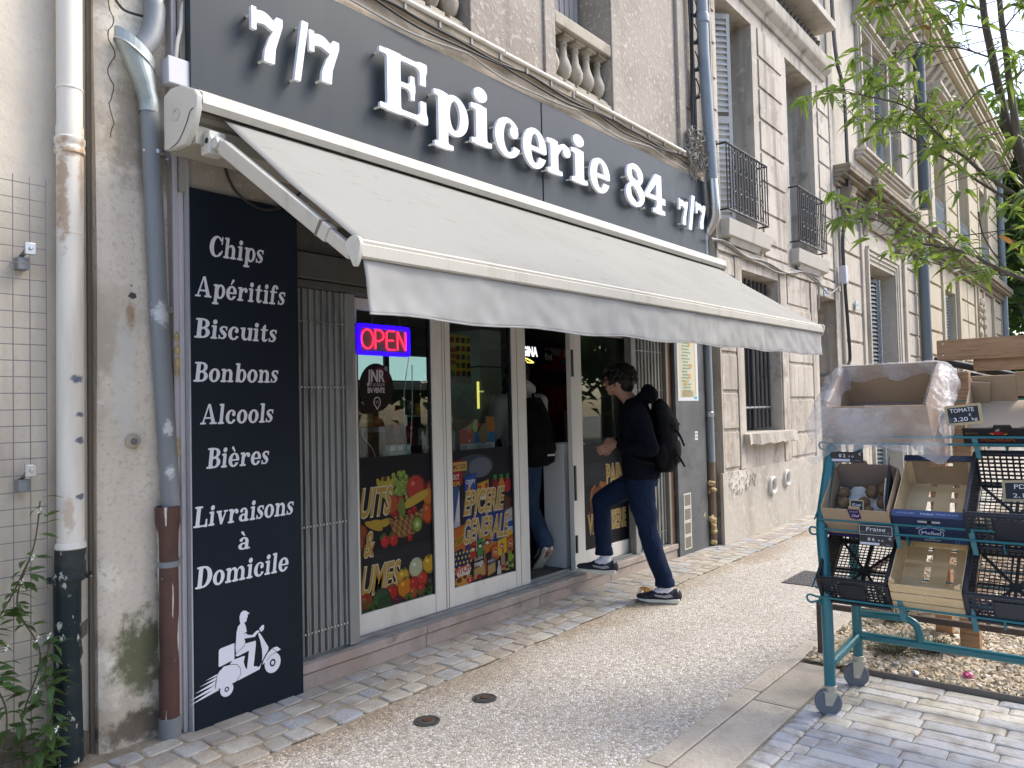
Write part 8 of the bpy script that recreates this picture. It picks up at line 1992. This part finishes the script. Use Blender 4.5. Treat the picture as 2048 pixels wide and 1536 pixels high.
def hand(mb, wrist, d, up_, side, curl=.9, s=1.0):
    """palm, four unequal bent fingers and a thumb from the side of the palm"""
    w = Vector(wrist); d = Vector(d).normalized(); side = Vector(side); side = (side-d*side.dot(d)).normalized(); up_ = side.cross(d)*(1 if side.cross(d).dot(Vector(up_)) > 0 else -1)
    for i in range(4):
        o = side*(-.028+.0187*i)*s
        cap_(mb, w+o*.72, w+d*.082*s+o, .0145*s, .0125*s, 8)
        L_ = (.036,.042,.039,.031)[i]*s; p0 = w+d*.084*s+o; ang = .25
        p = p0
        for j in range(3):
            ang += curl*(.55 if j == 0 else .75); q = p+(d*math.cos(ang)-up_*math.sin(ang))*L_*(1,.72,.55)[j]
            cap_(mb, p, q, (.0098-.0009*j)*s, (.0092-.0009*j)*s, 8); p = q
    b = w+d*.022*s-side*.026*s-up_*.004; m_ = b+(d*.7-side*.55-up_*.35).normalized()*.040*s; e = m_+(d*.95-side*.05-up_*.45).normalized()*.030*s
    cap_(mb, b, m_, .014*s, .011*s, 8); cap_(mb, m_, e, .0105*s, .0085*s, 8)
def head(mb, c, MX, s=1.0):
    """face looks along +a of the local frame; c is the middle of the head"""
    a, b, z = c
    mb.ball((a-.012*s,b,z+.028*s), .098*s, .076*s, .100*s, 20, 14)          # skull
    mb.ball((a+.028*s,b,z-.030*s), .062*s, .062*s, .080*s, 16, 12)          # face
    mb.ball((a+.055*s,b,z-.088*s), .026*s, .030*s, .022*s, 12, 8)           # chin
    chain(mb, [(a+.03*s,b-.045*s,z-.07*s),(a-.03*s,b-.058*s,z-.035*s)], [.022*s,.02*s], 8); chain(mb, [(a+.03*s,b+.045*s,z-.07*s),(a-.03*s,b+.058*s,z-.035*s)], [.022*s,.02*s], 8)
    chain(mb, [(a+.086*s,b,z+.015*s),(a+.101*s,b,z-.012*s),(a+.108*s,b,z-.027*s)], [.009*s,.011*s,.0125*s], 10); mb.ball((a+.094*s,b-.010*s,z-.030*s), .010*s,.008*s,.008*s, 8, 6); mb.ball((a+.094*s,b+.010*s,z-.030*s), .010*s,.008*s,.008*s, 8, 6)
    chain(mb, [(a+.080*s,b-.028*s,z+.026*s),(a+.086*s,b,z+.028*s),(a+.080*s,b+.028*s,z+.026*s)], [.011*s]*3, 8)       # brow
    mb.ball((a+.085*s,b,z-.055*s), .012*s,.022*s,.0065*s, 10, 6); mb.ball((a+.082*s,b,z-.067*s), .012*s,.020*s,.007*s, 10, 6)   # lips
    for sg in (-1,1): mb.ball((a-.010*s,b+sg*.076*s,z-.008*s), .020*s,.009*s,.032*s, 10, 7)     # ears
def shoe(MX, parent, a0, a1, b, z0, z1, up_=.0):
    """shoe from heel (a0,z0) to toe (a1,z1)"""
    L_ = a1-a0
    so = MB(MX); prof = [(0,.040),(.12,.046),(.3,.042),(.5,.040),(.7,.050),(.88,.045),(1.0,.022)]
    V = []; n = len(prof)
    for t_, w_ in prof:
        zz = z0+(z1-z0)*t_; a = a0+L_*t_; hgt = .034 if t_ < .3 else .026-.008*max(0,t_-.6); lift = .012*max(0,t_-.75)/.25 + (.006 if t_ < .02 else 0)
        for sg in (-1,1): V.append((a, b+sg*w_, zz+lift)); V.append((a-.006*(t_ < .01)+.006*(t_ > .99), b+sg*w_*1.04, zz+hgt))
    F = []
    for i in range(n-1):
        o = 4*i; F += [(o,o+4,o+6,o+2),(o+1,o+3,o+7,o+5),(o,o+1,o+5,o+4),(o+2,o+6,o+7,o+3)]
    F += [(0,2,3,1),(4*n-4,4*n-3,4*n-1,4*n-2)]
    so.add(V, F); sole = so.build('sole', M_sole, None, origin=ORG[parent], bevel=.008, seg=3); 
    u = MB(MX)
    def Z(t_): return z0+(z1-z0)*t_
    for t_, r_, h in ((.07,.040,.080),(.20,.044,.082),(.34,.045,.088),(.45,.045,.078),(.56,.046,.068),(.68,.046,.052),(.82,.043,.042),(.92,.033,.034)):
        u.ball((a0+L_*t_, b, Z(t_)+.026+h*.35), L_*.14, r_, h*.62, 14, 9)
    up = remesh(u, 'shoe', M_shoe, parent, .006, 3)
    sole.parent = up; sole.location = (0,0,0); ORG[sole] = ORG[parent]
    d = MB(MX)
    for sg in (-1,1):
        q = [(a0+L_*.14,b+sg*.0455,Z(.14)+.052),(a0+L_*.30,b+sg*.0478,Z(.3)+.040),(a0+L_*.56,b+sg*.0490,Z(.56)+.050),(a0+L_*.60,b+sg*.0470,Z(.6)+.064),(a0+L_*.36,b+sg*.0478,Z(.36)+.058),(a0+L_*.2,b+sg*.0455,Z(.2)+.070)]
        d.add(q+[(x,y+sg*.003,z) for x, y, z in q], [(0,1,2,3,4,5),(11,10,9,8,7,6)]+[(i,(i+1)%6,6+(i+1)%6,6+i) for i in range(6)])
    d.ball((a0+L_*.035,b,Z(0)+.082), .013,.030,.024, 12, 8)
    dd = d.build('suede_trim', M_grey_suede, None, origin=ORG[parent]); dd.parent = up; dd.location = (0,0,0); ORG[dd] = ORG[parent]
    l = MB(MX)
    for i in range(5):
        t_ = .42+.075*i; zz = Z(t_)+.026+(.078-.011*i); l.tube([(a0+L_*t_,b-.026,zz-.006),(a0+L_*(t_+.03),b,zz+.004),(a0+L_*t_,b+.026,zz-.006)], .0035, 5); l.tube([(a0+L_*(t_+.06),b-.026,zz-.014),(a0+L_*(t_+.03),b,zz+.004)], .003, 5)
    ll = l.build('laces', M_sock, None, origin=ORG[parent]); ll.parent = up; ll.location = (0,0,0); ORG[ll] = ORG[parent]

# ---- person standing with one foot on the step
Fv = Vector((-.36,.933,0)).normalized(); Sv = Vector((-Fv.y,Fv.x,0))
PX = Matrix((Fv, Sv, Vector((0,0,1)))).transposed().to_4x4(); PX.translation = Vector((5.12,2.81,0))
P1 = thing('person', 'person in dark hooded jacket and jeans, one foot up on the shop step', 'person', (5.12,2.81,0), 'people at the shop')
bd = MB(PX); B = -.095         # body centre sits towards the far side of the standing leg
def sd(b): return B+b
HD = (.268,B,1.645)
head(bd, HD, PX, .95)
chain(bd, [(.14,B,1.46),(.20,B,1.53),(.245,B,1.58)], [.062,.054,.056])
torso(bd, [(.10,B,.90,.10,.15),(.10,B,1.0,.10,.145),(.11,B,1.15,.095,.135),(.125,B,1.30,.11,.16),(.125,B,1.40,.10,.17),(.13,B,1.47,.07,.10)])
hipL, kneeL, ankL = (.09,0.0,.92), (.035,.0,.50), (-.082,.0,.10); hipR, kneeR, ankR = (.13,-.19,.92), (.43,-.20,.70), (.414,-.20,.26)
chain(bd, [hipL,kneeL,ankL], [.085,.055,.04]); chain(bd, [hipR,kneeR,ankR], [.085,.055,.04])
shL, elL, wrL = (.10,sd(.185),1.41), (.01,sd(.235),1.145), (.235,sd(.115),1.155); shR, elR, wrR = (.12,sd(-.185),1.41), (.06,sd(-.24),1.14), (.275,sd(-.075),1.165)
chain(bd, [shL,elL,wrL], [.05,.042,.027]); chain(bd, [shR,elR,wrR], [.05,.042,.027])
cap_(bd, ankL, (.0,0,.055), .035,.03); cap_(bd, ankR, (.50,-.2,.21), .035,.03)
hand(bd, (.285,sd(.085),1.165), (.80,-.42,.20), (0,.25,1), (.28,.42,-.8), .85)
hand(bd, (.325,sd(-.035),1.150), (.90,.26,-.38), (-.1,1,.2), (.25,.1,.95), .95)
cap_(bd, wrL, (.285,sd(.085),1.165), .025,.024); cap_(bd, wrR, (.325,sd(-.035),1.150), .025,.024)
remesh(bd, 'body', M_skin, P1, .0048, 2)
ey = MB(PX)
for sg in (-1,1): ey.ball((HD[0]+.076,B+sg*.031,HD[2]+.008), .011,.012,.009, 10, 7)
ey.build('eyes', mat('dark_eye', (.02,.015,.012), .2), P1, smooth=60)
g = MB(PX)
for sg in (-1,1): g.ball((HD[0]+.098,B+sg*.033,HD[2]+.006), .006,.029,.022, 14, 8); g.tube([(HD[0]+.092,B+sg*.060,HD[2]+.012),(HD[0]+.0,B+sg*.084,HD[2]+.014)], .0028, 6)
g.tube([(HD[0]+.100,B-.008,HD[2]+.012),(HD[0]+.100,B+.008,HD[2]+.012)], .003, 6)
g.build('sunglasses', mat('dark_lens', (.02,.02,.02), .12), P1, smooth=50)
# hair: many tousled locks
hr = MB(PX); rh = random.Random(3)
hr.ball((HD[0]-.028,B,HD[2]+.045), .112,.094,.106, 20, 14); hr.ball((HD[0]-.075,B,HD[2]-.015), .062,.082,.085, 16, 10); hr.ball((HD[0]+.055,B,HD[2]+.085), .052,.062,.038, 14, 9)
for k_ in range(150):
    th = rh.uniform(0,6.28); ph = rh.uniform(-.35,1.5)
    n = Vector((math.cos(th)*math.cos(ph), math.sin(th)*math.cos(ph), math.sin(ph)))
    if n.x > .55 and n.z < .45: continue
    p = Vector((HD[0]-.030,B,HD[2]+.035))+Vector((n.x*.112,n.y*.094,n.z*.104)); q = p+Vector((n.x*.012,n.y*.012,0))+Vector((rh.uniform(-.02,.02),rh.uniform(-.02,.02),-rh.uniform(.012,.045)))
    chain(hr, [p, (p+q)/2+n*.008, q], [.013,.011,.004], 6)
for k_ in range(9): 
    y = B-.05+.0125*k_; p = Vector((HD[0]+.07,y,HD[2]+.098)); q = Vector((HD[0]+.097,y*1.0+rh.uniform(-.008,.008),HD[2]+.035+rh.uniform(-.008,.012))); chain(hr, [p, (p+q)/2+Vector((.013,0,.008)), q], [.014,.011,.004], 6)
remesh(hr, 'hair', M_hair, P1, .0055, 1)
# jacket with hood
def folds(k, amp): return lambda c: amp*mnoise.noise((c.x*k,c.y*k,c.z*k*.8))+amp*.5*mnoise.noise((c.x*k*2.6,c.y*k*2.6,c.z*k*1.8))
jk = MB(PX)
torso(jk, [(.105,B,.90,.135,.185),(.10,B,.94,.148,.195),(.105,B,1.05,.142,.185),(.115,B,1.2,.14,.185),(.12,B,1.33,.138,.20),(.12,B,1.41,.115,.195),(.13,B,1.475,.08,.115),(.14,B,1.50,.068,.085)])
chain(jk, [(shL[0]-.005,shL[1],shL[2]),(elL[0]-.01,elL[1],elL[2]),(wrL[0]-.005,wrL[1],wrL[2])], [.082,.070,.047]); chain(jk, [(shR[0],shR[1],shR[2]),elR,(wrR[0]-.005,wrR[1],wrR[2])], [.082,.070,.047])
chain(jk, [(.07,B-.075,1.50),(.02,B-.04,1.535),(.02,B+.04,1.535),(.07,B+.075,1.50)], [.055,.062,.062,.055])
chain(jk, [(.07,B-.085,1.50),(.17,B-.070,1.475),(.215,B-.03,1.43)], [.045,.035,.028]); chain(jk, [(.07,B+.085,1.50),(.17,B+.070,1.475),(.215,B+.03,1.43)], [.045,.035,.028])
chain(jk, [(.045,B-.06,1.56),(.03,B,1.575),(.045,B+.06,1.56)], [.04,.045,.04])
remesh(jk, 'hooded_jacket', M_hoodie, P1, .0075, 3, folds(7,.011))
tg = MB(PX); tg.box(.155,.178,B+.176,B+.186,1.375,1.41); tg.build('jacket_tag', mat('tag_khaki', (.22,.20,.13), .7), P1, bevel=.002)
jn = MB(PX)
torso(jn, [(.10,B,.84,.115,.165),(.10,B,.90,.12,.165),(.10,B,.97,.115,.16)])
chain(jn, [(.10,-.02,.88),(.085,.0,.72),(.045,.0,.50),(-.012,.0,.30),(-.058,.0,.185)], [.115,.098,.074,.070,.068])
chain(jn, [(.12,-.17,.88),(.28,-.19,.80),(.43,-.20,.715),(.435,-.20,.60),(.43,-.20,.43),(.428,-.20,.355)], [.115,.096,.079,.072,.068,.066])
for a_, b_, z_ in ((-.062,0,.122),(.425,-.2,.30)): torso(jn, [(a_,b_,z_-.002,.074,.068),(a_,b_,z_+.05,.072,.066)])
remesh(jn, 'jeans', M_jeans, P1, .0075, 3, folds(10,.009))
sk = MB(PX)
chain(sk, [(-.052,0,.20),(-.078,0,.10),(.0,0,.065)], [.045,.045,.036]); chain(sk, [(.422,-.2,.40),(.414,-.2,.255),(.49,-.2,.215)], [.045,.045,.036])
remesh(sk, 'socks', M_sock, P1, .006, 1)
shoe(PX, P1, -.165, .135, .0, .003, .003); shoe(PX, P1, .335, .63, -.20, .150, .165)
# backpack
bp_ = thing('backpack', 'bulky black backpack with dangling straps worn by the person on the step', 'backpack', PX @ Vector((-.09,B,1.2)), 'backpacks worn by the people')
k_ = MB(PX)
torso(k_, [(-.075,B,.955,.06,.12),(-.085,B,.99,.088,.145),(-.09,B,1.08,.098,.155),(-.09,B,1.22,.095,.155),(-.08,B,1.34,.088,.145),(-.06,B,1.42,.075,.13),(-.045,B,1.475,.05,.10)])
k_.ball((-.160,B,1.10), .042,.12,.10, 16, 10); k_.ball((-.145,B,1.28), .04,.12,.09, 16, 10); k_.ball((-.07,B+.15,1.08), .05,.03,.09, 12, 8); k_.ball((-.05,B,1.485), .03,.04,.02, 12, 8)
remesh(k_, 'pack_body', M_pack, bp_, .007, 3, folds(9,.008))
s = MB(PX)
for sg in (-1,1): s.tube(catmull([(-.02,B+sg*.09,1.47),(.06,B+sg*.115,1.515),(.15,B+sg*.125,1.47),(.225,B+sg*.125,1.36),(.235,B+sg*.14,1.2),(.13,B+sg*.2,1.07),(-.02,B+sg*.17,1.02)],6), .017, 8)
s.build('shoulder_straps', M_pack, bp_, smooth=50)
s = MB(PX)
for z0, z1, b in ((1.27,1.15,.11),(1.10,1.0,.13)): s.tube(catmull([(-.165,B+b,z0),(-.20,B+b+.01,z0-.03),(-.235,B+b,z1)],5), .0075, 6)
for z in (1.02,1.14,1.30): s.tube([(-.17,B-.10,z),(-.195,B,z+.01),(-.17,B+.10,z)], .006, 6)
s.build('side_straps', M_pack, bp_, smooth=50); MB(PX).lathe([(.05,0),(.05,.004)], (0,0,-5), 3).v
z_ = MB(PX); z_.tube([(-.186,B+.05,1.215),(-.19,B+.05,1.19)], .006, 6); z_.build('zip_pull', M_grey_plastic, bp_)

# ---- person inside the doorway, seen from behind
Fv2 = Vector((.30,.954,0)).normalized(); Sv2 = Vector((-Fv2.y,Fv2.x,0))
QX = Matrix((Fv2, Sv2, Vector((0,0,1)))).transposed().to_4x4(); QX.translation = Vector((5.02,3.98,.14))
P2 = thing('person', 'person in pale jacket walking into the shop, seen from behind', 'person', (5.02,3.98,.14), 'people at the shop')
bd = MB(QX); head(bd, (.06,0,1.60), QX); chain(bd, [(0,0,1.40),(.03,0,1.52)], [.06,.056]); torso(bd, [(0,0,.88,.10,.15),(0,0,1.1,.095,.14),(0,0,1.34,.10,.17),(0,0,1.43,.07,.10)])
chain(bd, [(0,.085,.9),(.06,.085,.48),(.05,.085,.08)], [.085,.055,.04]); chain(bd, [(0,-.085,.9),(.02,-.085,.48),(-.22,-.085,.17)], [.085,.055,.04]); cap_(bd, (.05,.085,.07),(.16,.085,.04),.035,.03); cap_(bd, (-.22,-.085,.16),(-.20,-.085,.12),.03,.02)
for sg in (-1,1): chain(bd, [(0,sg*.19,1.38),(.05,sg*.23,1.12),(.24,sg*.17,1.05)], [.05,.042,.028]); hand(bd, (.26,sg*.165,1.05), (.95,-.1*sg,-.1), (0,0,1), (0,-sg,0.1), .7)
remesh(bd, 'body', M_skin, P2, .0055, 2)
hr = MB(QX); hr.ball((.03,0,1.635),.115,.096,.112,18,12); hr.ball((-.01,0,1.57),.07,.085,.075,14,9)
for k_ in range(70):
    th = rh.uniform(1.0,5.3); ph = rh.uniform(-.4,1.5); n = Vector((math.cos(th)*math.cos(ph), math.sin(th)*math.cos(ph), math.sin(ph))); p = Vector((.03,0,1.625))+Vector((n.x*.115,n.y*.096,n.z*.11)); chain(hr, [p, p+n*.006+Vector((0,0,-.03))], [.012,.004], 6)
remesh(hr, 'hair', M_hair, P2, .0065, 1)
jk = MB(QX); torso(jk, [(0,0,.84,.135,.18),(0,0,.95,.14,.185),(0,0,1.15,.135,.185),(0,0,1.30,.135,.205),(0,0,1.39,.11,.19),(.01,0,1.46,.075,.10)])
for sg in (-1,1): chain(jk, [(0,sg*.19,1.36),(.04,sg*.235,1.12),(.235,sg*.175,1.055)], [.082,.066,.045])
chain(jk, [(-.04,-.08,1.47),(-.08,0,1.49),(-.04,.08,1.47)], [.05,.06,.05])
remesh(jk, 'pale_jacket', mat('pale_grey_fabric', (.42,.41,.40), .85, bump=[(14,.006)]), P2, .008, 3, folds(7,.01))
jn = MB(QX); torso(jn, [(0,0,.80,.12,.165),(0,0,.93,.12,.165)]); chain(jn, [(0,.08,.86),(.04,.085,.66),(.06,.085,.48),(.055,.085,.30),(.045,.085,.11)], [.115,.098,.080,.074,.072]); chain(jn, [(0,-.08,.86),(.01,-.085,.66),(.02,-.085,.48),(-.10,-.085,.33),(-.19,-.085,.225)], [.115,.098,.080,.074,.072])
remesh(jn, 'jeans', M_jeans_in, P2, .008, 3, folds(10,.009))
shoe(QX, P2, -.03, .26, .085, .004, .004); shoe(QX @ Matrix.Translation((-.22,0,.13)) @ Matrix.Rotation(R(48),4,'Y') , P2, -.06, .23, -.085, .0, .0)
bp_ = thing('backpack', 'large soft black backpack worn by the person walking into the shop', 'backpack', QX @ Vector((-.2,0,1.1)), 'backpacks worn by the people')
k_ = MB(QX); torso(k_, [(-.17,0,.84,.07,.15),(-.20,0,.88,.11,.18),(-.21,0,1.0,.125,.185),(-.20,0,1.15,.115,.17),(-.18,0,1.30,.09,.14),(-.15,0,1.40,.06,.10)]); k_.ball((-.30,0,.99),.05,.14,.09,14,9)
remesh(k_, 'pack_body', M_pack, bp_, .008, 3, folds(8,.008))
s = MB(QX)
for sg in (-1,1): s.tube(catmull([(-.12,sg*.06,1.39),(-.02,sg*.10,1.47),(.10,sg*.12,1.40),(.14,sg*.13,1.2),(0,sg*.19,1.0),(-.14,sg*.16,.92)],6), .015, 8)
s.build('shoulder_straps', M_pack, bp_, smooth=50); MB(QX).box(-.352,-.348,-.09,-.02,.93,.945).build('reflective_label', M_grey_plastic, bp_)
# ================================================================ camera, sky, sun
yaw, pit, rol = R(38.936), R(1.856), R(-1.346)
cy, sy, cp, sp = math.cos(yaw), math.sin(yaw), math.cos(pit), math.sin(pit)
fw = Vector((cy*cp, sy*cp, sp)); rt = Vector((sy, -cy, 0)); up = rt.cross(fw)
cr_, sr_ = math.cos(rol), math.sin(rol)
r2 = rt*cr_+up*sr_; u2 = -rt*sr_+up*cr_
cam = bpy.data.cameras.new('camera'); co = bpy.data.objects.new('camera', cam); COL.objects.link(co)
M = Matrix((r2, u2, -fw)).transposed().to_4x4(); M.translation = Vector((0,0,1.45)); co.matrix_world = M
cam.sensor_width = 36; cam.lens = 36*1543.256/2048; cam.clip_start = .05; cam.clip_end = 2000
scene.camera = co
w = bpy.data.worlds.new('World'); scene.world = w; w.use_nodes = True
nt = w.node_tree; bg = nt.nodes['Background']
sky = nt.nodes.new('ShaderNodeTexSky'); sky.sky_type = 'NISHITA'; sky.sun_disc = False
sd = Vector((.546,-.39,.741)).normalized()
sky.sun_elevation = math.asin(sd.z); sky.sun_rotation = math.atan2(sd.x, sd.y)
sky.dust_density = 2.6; sky.air_density = .85
nt.links.new(sky.outputs[0], bg.inputs[0]); bg.inputs[1].default_value = .15
ld = bpy.data.lights.new('sun', 'SUN'); ld.energy = .95; ld.angle = R(15); ld.color = (1,.96,.85)
lo = bpy.data.objects.new('sun', ld); COL.objects.link(lo); lo.rotation_euler = sd.to_track_quat('Z','Y').to_euler()
scene.view_settings.view_transform = 'Standard'; scene.view_settings.look = 'None'; scene.view_settings.gamma = 1; scene.view_settings.exposure = 1.58
scene.cycles.max_bounces = 8; scene.cycles.transparent_max_bounces = 24; scene.cycles.diffuse_bounces = 4
scene.cycles.use_denoising = True
